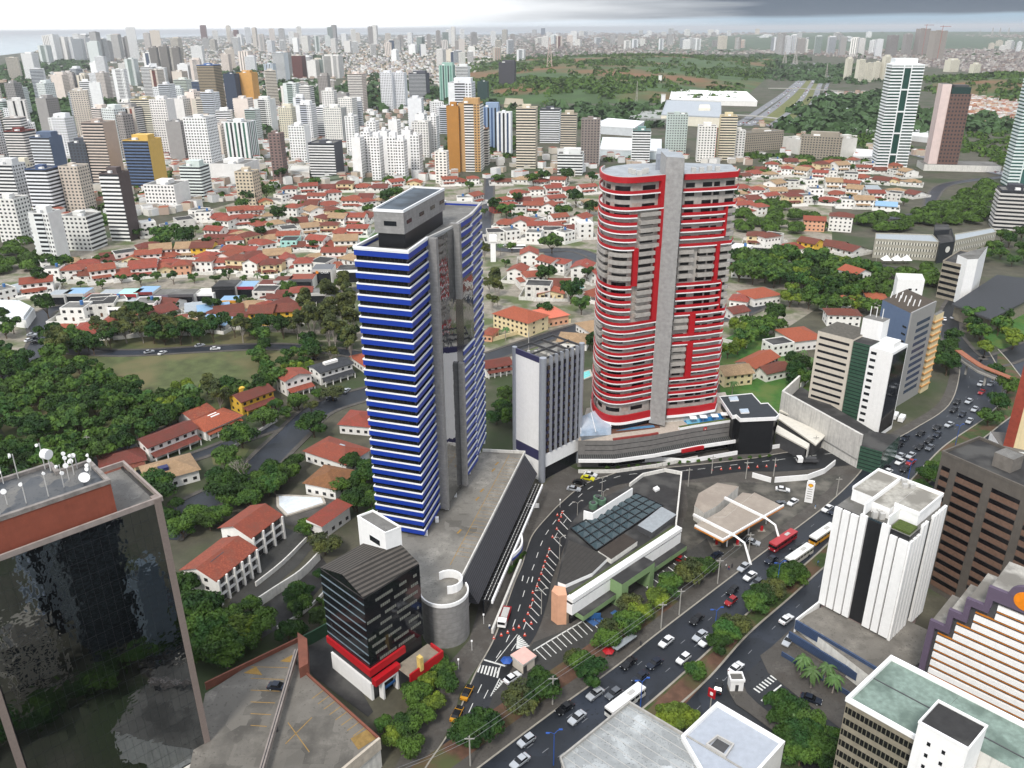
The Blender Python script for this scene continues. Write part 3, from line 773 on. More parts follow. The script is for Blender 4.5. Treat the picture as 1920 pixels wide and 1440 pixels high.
greys(RWf,zr,601,614,2,[(0,.22)]);greys(RWf,zr,655,695,4,[(0,.22)])
def vstrip(pts,zf,y0,y1,a,b):
 wpart(root,'red_strip',lambda m:m.ribbon(flen(pts,a,b),zf(y1),zf(y0),.5,RED,inn=-1.2))
vstrip(LWf,zl,466,536,.745,.785);vstrip(LWf,zl,395,470,.97,.995);vstrip(LWf,zl,466,606,.945,.99);vstrip(LWf,zl,335,392,.955,.99)
vstrip(RWf,zr,459,532,.555,.61);vstrip(RWf,zr,389,445,.65,.68);vstrip(RWf,zr,587,628,.235,.325);vstrip(RWf,zr,642,706,.235,.325);vstrip(RWf,zr,532,587,.68,.70)
WINR=mat('dark_opening','141215',.3,var=.3,scale=.5)
zs=[zl(y) for y in (348,377,400)]
k=0;z=RZ0+6.4
while z<RZT-3.5:
 for pts,sp in ((LI,[(.27,.36),(.42,.50),(.56,.69),(.80,.92)]),(RI,[(.05,.18),(.30,.44),(.47,.56),(.66,.80)])):
  wpart(root,'window_row',lambda m:[m.ribbon(flen(pts,a,b),z,z+1.5,.08,WINR,inn=-.1) for a,b in sp])
 wpart(root,'window_row',lambda m:[m.ribbon(flen(LI,a,b),z,z+1.9,.05,mat('recess_beige','a89a90',.8),inn=-.1) for a,b in ((.13,.25),(.51,.555),(.71,.78))])
 z+=3.02
wpart(root,'ground_floor_glass',lambda m:m.ribbon(flen(LI,.15,1),RZ0-1.6,RZ0+1.6,.3,WIN,inn=-.1))
wpart(root,'ground_floor',lambda m:m.prism(LI+LWb,RZ0-2,RZ0,WD).prism(RI+RWb,RZ0-2,RZ0,WD))
for k in range(26):
 q=P(1180+k*2.6+random.uniform(-4,4),322+random.uniform(-4,3),RZT) if k<14 else P(1292+(k-14)*5,318+random.uniform(-5,3),RZT)
 if k%3==0:wpart(root,'roof_unit',lambda m:m.box(q[0],q[0]+1.6,q[1],q[1]+1.3,RZT-1,RZT+.6,LGREY))

# ---- its podium: ribbed grey front, canopy, terrace with pool
PZ=11.0
RIBG=stripes('ribbed_grey_front','827f7c','6f6c69',.5,vertical=True,duty=.8,rough=.5,metal=.1)
pf=[P(1088,853,9.5),P(1200,842,9.5),P(1300,827,9.5),P(1383,812,9.5)]
pf=[P(1084,826,PZ),P(1150,826,PZ),P(1220,817,PZ),P(1300,802,PZ),P(1382,790,PZ)]
pb=[P(1360,735,PZ),P(1100,765,PZ)]
root=thing('tower_podium','ribbed grey podium with planted pool terrace below the red and white tower','podium',centre(pf+pb))
TERR=mat('terrace_paving','b9ada0',.9,var=.15,scale=.5)
wpart(root,'wall',lambda m:m.prism(pf+pb,0,PZ,RIBG,TERR))
wpart(root,'groove',lambda m:[m.ribbon(along(pf,.04,.97),z,z+.22,.03,BLK,inn=-.02) for z in (8.9,6.8)])
can=offset(pf,3.4)
wpart(root,'canopy',lambda m:m.ribbon(pf,4.6,5.2,3.6,DGREY,inn=.0,top=stripes('canopy_louvres','5d5d5b','2c2c2c',.8,duty=.5)))
wpart(root,'canopy_edge',lambda m:m.ribbon(pf,4.0,5.3,4.1,W,inn=3.6))
wpart(root,'red_canopy',lambda m:m.ribbon(along(pf,.6,.75),3.9,5.2,4.9,RED,inn=3.4))
wpart(root,'lobby_glass',lambda m:m.ribbon(along(pf,.12,.52),.3,4.5,.1,WIN,inn=-.3));wpart(root,'lobby_glass',lambda m:m.ribbon(along(pf,.74,1),.3,4.5,.1,WIN,inn=-.3))
wpart(root,'low_wall',lambda m:m.ribbon(offset(pf,4.5)[0:4],0,1.4,.4,WD,inn=0))
wpart(root,'terrace_parapet',lambda m:m.ribbon(along(pf,.62,1),PZ,PZ+1.1,0,W,inn=-1.3,top=mat('planter_green','52602f',.9)).ribbon(along(pf,.2,.48),PZ,PZ+.6,0,mat('terrace_red','8f3a35',.8),inn=-.8))
POOL=mat('pool_water','2f7fb8',.08,var=.1,scale=.3,bump=.02);POOLL=mat('shallow_pool_water','7fc0dc',.08,var=.1)
wpart(root,'pool_water',lambda m:m.prism(PP([(1278,786),(1302,776),(1350,775),(1362,789),(1290,796)],PZ+.05),PZ,PZ+.06,POOL).prism(PP([(1286,787),(1300,777),(1310,777),(1312,792),(1288,795)],PZ+.1),PZ+.06,PZ+.1,POOLL))
wpart(root,'garden_bed',lambda m:m.prism(PP([(1143,805),(1180,797),(1228,793),(1238,801),(1200,806),(1145,813)],PZ+.2),PZ,PZ+.3,mat('garden_soil','6b4636',.9,var=.3,scale=1)).prism(PP([(1155,808),(1185,801),(1225,797),(1228,801),(1190,805)],PZ+.3),PZ+.3,PZ+.35,mat('pond','5b8db3',.1)))
wpart(root,'boundary_wall',lambda m:m.ribbon(PP([(1140,872),(1240,864),(1290,868),(1382,852),(1470,838)]),0,1.7,.3,W,inn=0))
GT=mat('translucent_roof','a9bfd6',.2,var=.2,scale=.2,col2='cdd8e4',alpha=.72)
r3=thing('glass_shelter','pale blue translucent tent roof left of the red tower terrace','shelter',(*P(1115,800,PZ),PZ))
wpart(r3,'roof_sheet',lambda m:m.face([(*P(1088,782,PZ+5),PZ+5),(*P(1128,764,PZ+5),PZ+5),(*P(1146,800,PZ+2.5),PZ+2.5),(*P(1088,818,PZ+3),PZ+3)],GT) or m.face([(*P(1088,818,PZ+3),PZ+3),(*P(1146,800,PZ+2.5),PZ+2.5),(*P(1146,815,PZ),PZ),(*P(1090,826,PZ),PZ)],GT))
wpart(r3,'frame',lambda m:[m.tube([(*P(a,b,PZ+5),PZ+5.1),(*P(c,d,PZ+2.8),PZ+2.9)],.12,W) for a,b,c,d in ((1089,782,1089,818),(1108,773,1117,810),(1128,764,1146,800))])
for k,(x,y) in enumerate(((1299,793),(1318,791),(1339,789),(1357,786))):
 q=P(x,y,PZ);t=thing('parasol','%s white pool parasol from the left on the podium terrace'%ordn(k),'parasol',(*q,PZ),group='white parasols beside the terrace pool')
 wpart(t,'canopy',lambda m:m.box(q[0]-1.3,q[0]+1.3,q[1]-1.3,q[1]+1.3,PZ+2.2,PZ+2.35,W));wpart(t,'pole',lambda m:m.tube([(*q,PZ),(*q,PZ+2.3)],.06,POLE))
for k,(x,y) in enumerate(((1148,797),(1168,792))):
 q=P(x,y,PZ);t=thing('parasol','%s cream parasol over the planted terrace by the tent roof'%('left' if k==0 else 'right'),'parasol',(*q,PZ),group='cream parasols on the terrace')
 wpart(t,'canopy',lambda m:[m.face([(q[0]+1.7*math.cos(a),q[1]+1.7*math.sin(a),PZ+2.2),(q[0]+1.7*math.cos(a+1.571),q[1]+1.7*math.sin(a+1.571),PZ+2.2),(q[0],q[1],PZ+3)],CREAM) for a in (0.4,1.97,3.54,5.11)]);wpart(t,'pole',lambda m:m.tube([(*q,PZ),(*q,PZ+2.3)],.06,POLE))
DG=glass('black_glass',(.012,.013,.015),.05,1.5,.03,.3)
az=15.5
an=PP([(1348,744),(1410,738),(1427,757),(1440,756),(1461,778),(1456,783),(1388,786),(1380,779),(1373,781)],az)
root=thing('annex_building','annex with flat slate roof, two skylights and outward leaning black glass front','building',centre(an))
lowp=PP([(1385,841),(1440,838),(1450,800),(1420,790),(1383,795)],0)
def leaning(m):
 top=PP([(1382,797),(1458,790),(1455,805)],10.5)
 b=PP([(1381,850),(1441,843),(1450,825)],0)
 for k in range(2):m.face([(*b[k],0),(*b[k+1],0),(*top[k+1],10.5),(*top[k],10.5)],DG)
 b2=[(p[0]+.5,p[1]+10) for p in b];t2=[(p[0],p[1]+8) for p in top]
 m.face([(*b[2],0),(*b2[2],0),(*t2[2],10.5),(*top[2],10.5)],DG);m.face([(*b2[0],0),(*b[0],0),(*top[0],10.5),(*t2[0],10.5)],DG)
 m.face([(*top[0],10.5),(*top[1],10.5),(*t2[1],10.5),(*t2[0],10.5)],DGREY)
wpart(root,'glass_front',leaning)
wpart(root,'upper_floor',lambda m:m.prism([lerp(p,centre(an),.09) for p in an],0,az-1,BLK))
wpart(root,'roof',lambda m:m.prism(an,az-1.2,az,W,mat('slate_roof','2e3338',.75,var=.15,scale=.2),True))
wpart(root,'roof_edge',lambda m:m.ribbon(ccw(an),az,az+.25,0,W,inn=-.3,closed=True))
for x,y in ((1375,749),(1395,772)):
 wpart(root,'skylight',lambda m:m.prism(PP([(x-9,y-3),(x+7,y-4),(x+10,y+3),(x-6,y+4)],az),az,az+.5,W,mat('skylight_pane','b3c2d1',.2)))

#  other large buildings
def quad_uv(A,B,D):
 """plan frame: A->B along the front, B->D depth; returns f(u,v) with u,v in 0..1"""
 return lambda u,v:(A[0]+(B[0]-A[0])*u+(D[0]-B[0])*v,A[1]+(B[1]-A[1])*u+(D[1]-B[1])*v)

# ---- near-left mirror glass tower
gz=69.0
A,B=P(0,1046,gz),P(299,936,gz)
d=((B[0]-A[0])/math.dist(A,B),(B[1]-A[1])/math.dist(A,B));nv=(-d[1],d[0])
def g(u,v):return (A[0]+d[0]*u+nv[0]*v,A[1]+d[1]*u+nv[1]*v)
root=thing('glass_tower','near dark mirror glass tower with granite corner columns and brick-red rooftop block','office tower',g(10,9))
GRAN=mat('pink_granite','857770',.6,var=.1,scale=1.2)
MIRD=glass('dark_mirror_glass',(.23,.25,.27),.012,1.5,.05,.45,metal=1.0)
BRICK=mat('brick_red_render','8d4a37',.8,var=.1,scale=.3,streak=.2)
wpart(root,'wall',lambda m:m.prism([g(-12,.5),g(26.5,.5),g(26.5,19),g(-12,19)],0,gz-1,DGREY,CONC))
PR=random.Random(8)
def panes(m):
 W_,H_=31.2/21,(gz-4.6)/20;q=lambda:(PR.gauss(0,.0045),PR.gauss(0,.0045))
 for i in range(21):
  for j in range(20):
   u0,z0=-5.4+i*W_,4+j*H_;tu,tv=q();pts=[]
   for a,b in ((0,0),(1,0),(1,1),(0,1)):
    p=g(u0+a*W_,-.12-tu*(a-.5)*W_-tv*(b-.5)*H_);pts.append((p[0],p[1],z0+b*H_))
   m.face(pts,MIRD)
wpart(root,'mirror_facade',lambda m:panes(m) or m.ribbon([g(-12,0),g(-6.9,0)],4,gz-.6,.12,MIRD,inn=-.4))
MUL=mat('facade_joint','20262a',.4,var=.05)
wpart(root,'facade_joints',lambda m:[m.ribbon([g(-5.3+k*1.475,0),g(-5.27+k*1.475,0)],4,gz-.6,.135,MUL,inn=.11) for k in range(1,21)]+[m.ribbon([g(-5.4,0),g(25.8,0)],4+k*3.25,4.04+k*3.25,.138,MUL,inn=.11) for k in range(1,20)])
wpart(root,'side_facade',lambda m:m.ribbon([g(26.9,.5),g(26.9,19)],4,gz-.6,.1,MIRD,inn=-.4))
for u in (25.8,-6.9):
 wpart(root,'corner_column',lambda m:m.ribbon([g(u,0),g(u+1.25,0)],0,gz+.4,.35,GRAN,inn=-1.6))
wpart(root,'roof_parapet',lambda m:m.ribbon([g(-12,0),g(27.3,0),g(27.3,19.2),g(-12,19.2)],gz-.5,gz+.5,.2,mat('pinkish_concrete','978b85',.8),inn=-.25))
wpart(root,'rooftop_block',lambda m:m.prism([g(-12,1.4),g(19.6,1.4),g(19.6,12),g(14,12),g(14,16),g(-12,16)],gz-1,75,BRICK,mat('wet_roof','3f454d',.4,var=.4,scale=.2,col2='6a6762',kind='slab',bscale=.3)))
wpart(root,'block_parapet',lambda m:m.ribbon([g(-12,1.4),g(19.6,1.4),g(19.6,12),g(14,12),g(14,16),g(-12,16)],74.8,75.6,.12,mat('stained_coping','8c8580',.9,var=.3),inn=-.6))
wpart(root,'podium_step',lambda m:m.ribbon([g(-3,0),g(27.6,0)],0,5,1.7,WD,inn=.3))
random.seed(3)
for k,(u,v,h) in enumerate([(2,12,3.5),(5.5,14.5,4),(8,14.8,5),(12.6,15,5.5),(15.3,11.5,4),(16.2,10.6,3.6),(17,11,3.2),(18.6,8.5,3.6),(15.8,9,3),(14.5,7.5,5),(4,6,3),(2.2,3.4,4),(10,4,5),(13,5.5,4.6),(6.5,4.2,4.2),(17.8,6.4,2.6)]):
 q=g(u,v)
 t=thing('antenna_mast','%s antenna mast along the roof of the near glass tower, carrying white dishes'%ordn(k),'antenna',(*q,75),group='masts on the glass tower roof')
 wpart(t,'mast',lambda m:m.tube([(*q,75),(q[0]+.1,q[1],75+h)],.09,LGREY))
 for j in range(2 if k%2 else 1):
  zz=75+h*(.95-.3*j);an=random.uniform(-2.5,-.5);rr=random.uniform(.25,.5)
  def dish(m):
   c=Vector((q[0]+math.cos(an)*.3,q[1]+math.sin(an)*.3,zz));ax=Vector((math.cos(an),math.sin(an),.15)).normalized()
   m.tube([c-ax*.12,c,c+ax*.3],[rr*.35,rr*.9,rr],W,12)
  wpart(t,'dish',dish)
q=g(16.2,4.8);t=thing('satellite_dish','large white round dish lying tilted on the near glass tower roof','dish',(*q,75));wpart(t,'bowl',lambda m:m.tube([(q[0],q[1],75.4),(q[0]+.2,q[1]-.2,75.9),(q[0]+.5,q[1]-.5,76.3)],[.2,.65,.95],W,16));wpart(t,'stand',lambda m:m.cyl(q[0],q[1],75,75.6,.2,POLE,8))
q=g(13.2,13.6);t=thing('dish_cover','white drum-shaped antenna on the far edge of the near glass tower roof','antenna',(*q,75));wpart(t,'drum',lambda m:m.tube([(q[0]-.6,q[1],78.6),(q[0]+.6,q[1]-.4,78.6)],.95,W,16));wpart(t,'mast',lambda m:m.tube([(*q,75),(*q,78.4)],.15,LGREY))

# ---- open parking deck bottom left, with a beam across it
dz=8.0
dp=PP([(385,1300),(470,1245),(562,1203),(575,1265),(712,1387),(640,1445),(520,1560),(330,1560)],dz)
root=thing('parking_deck','weathered rooftop parking deck with yellow bays beside the near glass tower','car park',centre(dp))
DK2=mat('stained_deck','827d75',.85,var=.4,scale=.14,col2='4a4742',kind='slab',bscale=.17)
wpart(root,'wall',lambda m:m.prism(dp,0,dz,WD,DK2))
RB=mat('brick_parapet','7c4a3a',.85,var=.15)
wpart(root,'brick_parapet',lambda m:m.ribbon(PP([(385,1287),(562,1201)],dz),dz-1,dz+1.2,.3,RB,inn=-.1).ribbon(PP([(573,1262),(712,1387)],dz),dz-1,dz+.5,.3,RB,inn=-.2).ribbon(PP([(712,1387),(640,1447),(560,1520)],dz),dz-2.6,dz+.6,.3,mat('cream_concrete','c3b8a8',.85,streak=.3),inn=-.3))
wpart(root,'brick_pier',lambda m:m.prism(PP([(560,1203),(578,1215),(580,1262),(563,1272)],dz),dz-2,dz+3,RB))
def beam(m):
 a,b=P(558,1232,dz),P(498,1440,dz);b=(b[0]+(b[0]-a[0])*.4,b[1]+(b[1]-a[1])*.4)
 m.ribbon([b,a],dz+1.4,dz+2.6,.45,mat('beam_concrete','8f857f',.85),inn=-.45).ribbon([b,a],dz+2.6,dz+2.62,.1,BLK,inn=-.1)
 for t in (.05,.5,.95):p=lerp(a,b,t);m.box(p[0]-.35,p[0]+.35,p[1]-.35,p[1]+.35,dz,dz+1.4,DGREY)
wpart(root,'beam',beam)
wpart(root,'bay_markings',lambda m:[m.ribbon(PP([(x,y),(x+22,y-16)],dz),dz+.004,dz+.012,.09,PAINTY,inn=-.09) for x,y in [(585+k*11,1310+k*10) for k in range(8)]]+[m.ribbon(PP([(470,1250+k*22),(540-k*8,1252+k*22)],dz),dz+.004,dz+.012,.09,PAINTY,inn=-.09) for k in range(6)]+[m.ribbon(PP([(540,1355),(580,1410)],dz),dz+.02,dz+.03,.09,PAINTY,inn=-.09),m.ribbon(PP([(535,1395),(585,1345)],dz),dz+.02,dz+.03,.09,PAINTY,inn=-.09)])
wpart(root,'yellow_patch',lambda m:m.prism(PP([(457,1262),(480,1250),(492,1266)],dz),dz,dz+.05,PAINTY).prism(PP([(525,1240),(548,1228),(555,1243)],dz),dz,dz+.05,PAINTY).prism(PP([(657,1385),(688,1368),(705,1385),(672,1406)],dz),dz,dz+.05,mat('ochre_patch','8f7340',.85,var=.3)))
sheet('service_yard',[(545,1220),(620,1180),(640,1230),(700,1335),(690,1345),(590,1270)],CONCD,.1)
gb=thing('green_screen','dark green slatted fence below the black office block','fence',P(585,1200));wpart(gb,'panel',lambda m:m.ribbon(PP([(556,1222),(586,1207),(616,1190)]),0,4,.15,mat('green_fence','2c5138',.7),inn=-.15))

# ---- black office block with ribbed roof and white stair box
bz=31.0
A,B,D=P(600,1064,bz),P(681,1121,bz),P(786,1056,bz)
f=quad_uv(A,B,D)
root=thing('black_office_block','black glass office block with ribbed pitched roof and red band near its foot','office building',f(.5,.5))
BG=glass('black_curtain_glass',(.010,.011,.014),.07,1.5,.02,.5)
wpart(root,'wall',lambda m:m.prism([f(0,0),f(1,0),f(1,1),f(0,1)],9.5,bz-.4,BG,CONCD))
rz=stripes('ribbed_brown_roof','544e48','26231f',1.15,axis_deg=46,duty=.5,rough=.8)
def rf(m):
 r1,r2=f(.55,0),f(.55,1);h=bz+2.6
 a,b,c,dd=f(0,0),f(1,0),f(1,1),f(0,1)
 m.face([(*a,bz),(*r1,h),(*r2,h),(*dd,bz)],rz);m.face([(*r1,h),(*b,bz),(*c,bz),(*r2,h)],rz)
 m.face([(*a,bz),(*b,bz),(*r1,h)],BG);m.face([(*c,bz),(*dd,bz),(*r2,h)],BG)
wpart(root,'ribbed_roof',rf)
lightblue=mat('pale_floor_edge','6f7f88',.5)
for k in range(8):
 z=bz-2.2-k*2.45
 wpart(root,'floor_edge',lambda m:m.ribbon([f(0,0),f(1,0)],z,z+.3,.12,lightblue,inn=-.05))
random.seed(5)
WLIT=mat('pale_blinds','7d7e76',.6,var=.35,scale=1.3)
for k in range(8):
 z=bz-3.2-k*2.45
 def row(m):
  u=random.uniform(.02,.3)
  while u<.95:
   n=random.randint(4,11)
   for j in range(n):
    if u+.03>.97:break
    m.ribbon([f(1,u),f(1,u+.026)],z+.1,z+.85,.07,WLIT,inn=-.03);u+=.034
   u+=random.uniform(.03,.14)
 wpart(root,'window_row',row)
wpart(root,'red_band',lambda m:m.ribbon([f(-.02,0),f(1.01,-.01),f(1.01,.62)],8.3,10.3,.4,RED,inn=-.3).ribbon([f(1.03,0),f(1.03,.45)],5.6,7.4,1.2,RED,inn=-.3))
wpart(root,'lower_floors',lambda m:m.prism([f(0.03,.03),f(.98,.03),f(.98,.97),f(0.03,.97)],0,9.5,BLK))
wpart(root,'white_plinth',lambda m:m.ribbon([f(0.02,.03),f(.98,.03)],0,5.2,.5,W,inn=-.2))
wpart(root,'side_terrace',lambda m:m.prism([f(1.02,.42),f(1.35,.42),f(1.35,1.05),f(1.02,1.05)],0,6,BLK,mat('terrace_floor','8d8374',.9)).ribbon([f(1.35,.42),f(1.35,1.05),f(1.1,1.05)],4.4,7.0,.2,RED,inn=-.25))
wpart(root,'entrance_frame',lambda m:m.ribbon([f(1.0,.12),f(1.0,.15)],0,5.0,1.6,W,inn=0).ribbon([f(1.0,.38),f(1.0,.41)],0,5.0,1.6,W,inn=0).ribbon([f(1.0,.12),f(1.0,.41)],5.0,5.8,1.6,W,inn=0))
wpart(root,'entrance_sign',lambda m:m.ribbon([f(1.0,.17),f(1.0,.36)],2.6,3.3,1.3,mat('blue_sign','2d5c93',.6),inn=1.1))
wpart(root,'yellow_column',lambda m:m.prism([f(1.3,.60),f(1.38,.60),f(1.38,.66),f(1.3,.66)],6,10,mat('cream_column','d9bb6c',.8)))
sb=PP([(670,968),(694,953),(752,990),(725,1002)],39)
A2,B2,D2=P(670,970,38),P(722,1002,38),P(752,990,38)
f2=quad_uv(A2,B2,D2)
wpart(root,'stair_box',lambda m:m.prism([f2(0,0),f2(1,0),f2(1,1),f2(0,1)],bz-4,38,W,CONC))
wpart(root,'stair_box_parapet',lambda m:m.ribbon([f2(0,0),f2(1,0),f2(1,1),f2(0,1)],38,38.5,.05,W,inn=-.25,closed=True))
wpart(root,'stair_window',lambda m:m.ribbon([f2(.42,0),f2(.78,0)],33.5,35,.06,WIN,inn=-.05))

# ---- shopping block: felt roof, glazed grid roof, green and white front
mz=9.5
mp=PP([(1037,1112),(1063,1118),(1268,985),(1278,890),(1247,883),(1205,893),(1190,905),(1095,950),(1068,985),(1046,1080)],mz)
root=thing('shopping_block','low shopping block with dark roof, glazed grid and green and white street front','shops',centre(mp))
wpart(root,'wall',lambda m:m.prism(mp,0,mz,mat('buff_wall','a08b78',.85,streak=.2),CONCD))
wpart(root,'roof_parapet',lambda m:m.ribbon(PP([(1068,985),(1040,1112)][::-1],mz),mz,mz+.9,.2,mat('buff_coping','b5a391',.85),inn=-.3) if False else m.ribbon(PP([(1180,912),(1205,893),(1247,884),(1278,890),(1268,985)],mz)[::-1],mz,mz+1.2,.15,WD,inn=-.35))
fr=PP([(1063,1118),(1268,985)],mz)
wpart(root,'white_fascia',lambda m:m.ribbon(along(fr,0,1),mz-1.2,mz+.1,2.2,W,inn=0).ribbon(along(fr,0,1),4.2,mz-1.9,2.0,W,inn=0).ribbon(fr,mz-1.9,mz-1.2,1.7,BLK,inn=0))
GRN=mat('pale_green_paint','7f9a6b',.8,var=.08)
wpart(root,'green_canopy',lambda m:m.ribbon(along(fr,.04,.32),2.6,4.2,4.4,GRN,inn=0,top=CONCD).ribbon(along(fr,.62,1.0),2.6,4.2,4.4,GRN,inn=0,top=CONCD))
wpart(root,'green_porch',lambda m:m.ribbon(along(fr,.32,.38),0,8.4,6.2,GRN,inn=0,top=CONCD).ribbon(along(fr,.38,.58),6.2,8.4,6.2,GRN,inn=0,top=CONCD).ribbon(along(fr,.58,.62),0,8.4,6.2,GRN,inn=0,top=CONCD))
wpart(root,'shop_glass',lambda m:m.ribbon(along(fr,.02,1),.1,2.6,.6,WIN,inn=0))
wpart(root,'planting_strip',lambda m:m.ribbon(along(fr,.02,.98),mz+.1,mz+.25,.25,mat('roof_planting','47512c',.9,var=.3,scale=1),inn=-.45))
wpart(root,'terracotta_pier',lambda m:m.prism(PP([(1034,1110),(1046,1119),(1063,1118),(1060,1103),(1040,1100)],mz),0,mz+.4,PEACH))
GG=glass('grid_glass',(.05,.075,.085),.12,1.5,.0)
gq=PP([(1070,990),(1118,1032),(1243,948),(1193,925)],mz+.5)
gf=lambda u,v:lerp(lerp(gq[0],gq[1],u),lerp(gq[3],gq[2],u),v)
wpart(root,'glazed_roof',lambda m:[m.face([(*gf(u/4,v/9),mz+.5),(*gf((u+1)/4,v/9),mz+.5),(*gf((u+.5)/4,(v+.5)/9),mz+1.5)],GG) or m.face([(*gf((u+1)/4,v/9),mz+.5),(*gf((u+1)/4,(v+1)/9),mz+.5),(*gf((u+.5)/4,(v+.5)/9),mz+1.5)],GG) or m.face([(*gf((u+1)/4,(v+1)/9),mz+.5),(*gf(u/4,(v+1)/9),mz+.5),(*gf((u+.5)/4,(v+.5)/9),mz+1.5)],GG) or m.face([(*gf(u/4,(v+1)/9),mz+.5),(*gf(u/4,v/9),mz+.5),(*gf((u+.5)/4,(v+.5)/9),mz+1.5)],GG) for u in range(4) for v in range(9)])
wpart(root,'glazing_bars',lambda m:[m.ribbon([gf(u/4,0),gf(u/4,1)],mz+.1,mz+.75,.12,BLK,inn=-.12) for u in range(5)]+[m.ribbon([gf(0,v/9),gf(1,v/9)],mz+.1,mz+.7,.12,BLK,inn=-.12) for v in range(10)])
wpart(root,'roof_hood',lambda m:m.prism(PP([(1121,1036),(1170,1003),(1195,1018),(1146,1052)],mz+1),mz,mz+1.6,WD,mat('brown_felt','3b332d',.9)).prism(PP([(1195,990),(1240,955),(1268,970),(1222,1004)],mz+1),mz,mz+2.0,DGREY,METAL))
hm=stripes('ribbed_dark_roof','3a3733','2c2a27',1.2,axis_deg=35,duty=.85)
wpart(root,'ribbed_hood',lambda m:m.prism(PP([(1066,1016),(1142,1047),(1110,1078),(1060,1100),(1046,1095)],mz+.5),mz,mz+1.2,W,hm))
wpart(root,'skylight',lambda m:m.prism(PP([(1224,918),(1232,914),(1237,919),(1229,923)],mz),mz,mz+.7,W))
wb=PP([(1095,948),(1112,958),(1185,918),(1178,905)],mz)
wpart(root,'plant_enclosure',lambda m:m.ribbon(PP([(1094,975),(1111,980),(1185,932)],mz),2 if False else mz-4,mz+3.4,.15,W,inn=-.25))
for k,(x,y) in enumerate(((1112,952),(1128,944),(1120,940))):
 q=P(x,y,mz);t=thing('cooling_unit','%s green cooling unit from the left behind the white roof wall of the shops'%ordn(k),'cooling unit',(*q,mz),group='green plant on the shopping roof')
 wpart(t,'casing',lambda m:m.cyl(q[0],q[1],mz,mz+1.8,1.4,mat('green_casing','5a7a62',.6),14));wpart(t,'fan',lambda m:m.cyl(q[0],q[1],mz+1.8,mz+2.1,.8,DGREY,10))

# ---- petrol station: tan canopy roofs, white frame, orange edge, totem
sz=7.0
TANR=mat('tan_sheet_roof','a3988c',.8,var=.12,scale=.3,col2='968b80')
ORG=mat('orange_edge','d98526',.6)
root=thing('petrol_station','petrol station with tan canopy roofs in white frame and orange edges','petrol station',P(1390,960))
cA,cB,cD,cC=PP([(1303,983),(1356,1010),(1470,945),(1418,920)],sz)
cf=lambda u,v:lerp(lerp(cA,cB,u),lerp(cC,cD,u),v)
wpart(root,'canopy_roof',lambda m:m.prism([cf(0,0),cf(1,0),cf(1,.97),cf(0,.97)],sz-.9,sz-.3,W,TANR,True))
cE=PP([(1332,955),(1400,905),(1440,922)],sz)
wpart(root,'upper_roof',lambda m:m.prism(PP([(1338,968),(1392,922),(1412,925),(1360,968)],sz),sz-1.0,sz-.25,W,TANR,True).prism(PP([(1302,948),(1310,925),(1345,905),(1385,912),(1345,948),(1320,962)],5.5),0,5.5,WD,TANR))
wpart(root,'canopy_edge',lambda m:m.ribbon([cf(0,0),cf(1,0),cf(1,1)],sz-1.1,sz-.2,.15,W,inn=-.3).ribbon([cf(0,0),cf(1,0),cf(1,1)],sz-1.35,sz-.85,.2,ORG,inn=-.2))
for v in (.12,.62):
 a,b=cf(-.35,v),cf(1.12,v);e=cf(1.75,v)
 wpart(root,'white_frame',lambda m:m.ribbon([a,b],sz-.2,sz+.6,.28,W,inn=-.28).tube([(*b,sz+.2),(*lerp(b,e,.55),sz-.6),(*e,.1)],[.42,.42,.5],W,4))
for u,v in ((.3,.2),(.3,.55),(.3,.85),(.75,.2),(.75,.55),(.75,.85)):
 q=cf(u,v);wpart(root,'column',lambda m:m.cyl(q[0],q[1],0,sz-.9,.25,W,8));
for u,v in ((.5,.15),(.5,.5),(.5,.8),(.9,.3),(.9,.7)):
 q=cf(u,v);t=thing('fuel_pump','fuel pump under the tan canopy, %s from the west end'%ordn([(.5,.15),(.9,.3),(.5,.5),(.9,.7),(.5,.8)].index((u,v))),'fuel pump',q,group='fuel pumps under the canopy')
 wpart(t,'casing',lambda m:m.box(q[0]-.4,q[0]+.4,q[1]-.25,q[1]+.25,.2,1.9,RED));wpart(t,'kerb_island',lambda m:m.box(q[0]-1.2,q[0]+1.2,q[1]-.6,q[1]+.6,0,.2,KERB))
ta,tb=P(1508,940),P(1523,943)
root=thing('price_totem','tall white petrol price totem with red and yellow shell emblem','sign',centre([ta,tb]))
th=8.4
wpart(root,'panel',lambda m:m.ribbon([ta,tb],0,th-.7,.45,W,inn=-.45).ribbon([lerp(ta,tb,.1),lerp(ta,tb,.9)],th-.7,th,.45,W,inn=-.45))
def shell(m,s,o,mt,z0=0):
 c=lerp(ta,tb,.5);ux=((tb[0]-ta[0])/math.dist(ta,tb),(tb[1]-ta[1])/math.dist(ta,tb));nn=(ux[1],-ux[0])
 pts=[(-.28,-.75),(.28,-.75),(.33,-.45),(.85,-.15),(.95,.25),(.7,.6),(.3,.82),(0,.88),(-.3,.82),(-.7,.6),(-.95,.25),(-.85,-.15),(-.33,-.45)]
 m.face([(c[0]+ux[0]*p[0]*s+nn[0]*o,c[1]+ux[1]*p[0]*s+nn[1]*o,th-1.7+p[1]*s) for p in pts],mt)
wpart(root,'emblem',lambda m:shell(m,.92,.47,mat('emblem_red','c22a1c',.5)) or shell(m,.74,.49,mat('emblem_yellow','f0b81e',.5)))
wpart(root,'price_rows',lambda m:[m.ribbon([lerp(ta,tb,.18),lerp(ta,tb,.8)],z,z+.28,.465,mat('price_grey','a9a6a3',.6),inn=.44) for z in (1.6,2.5,3.4,4.3,5.2)])
fw=thing('white_boundary_wall','long curved white wall dividing the street from the petrol station','wall',P(1500,900))
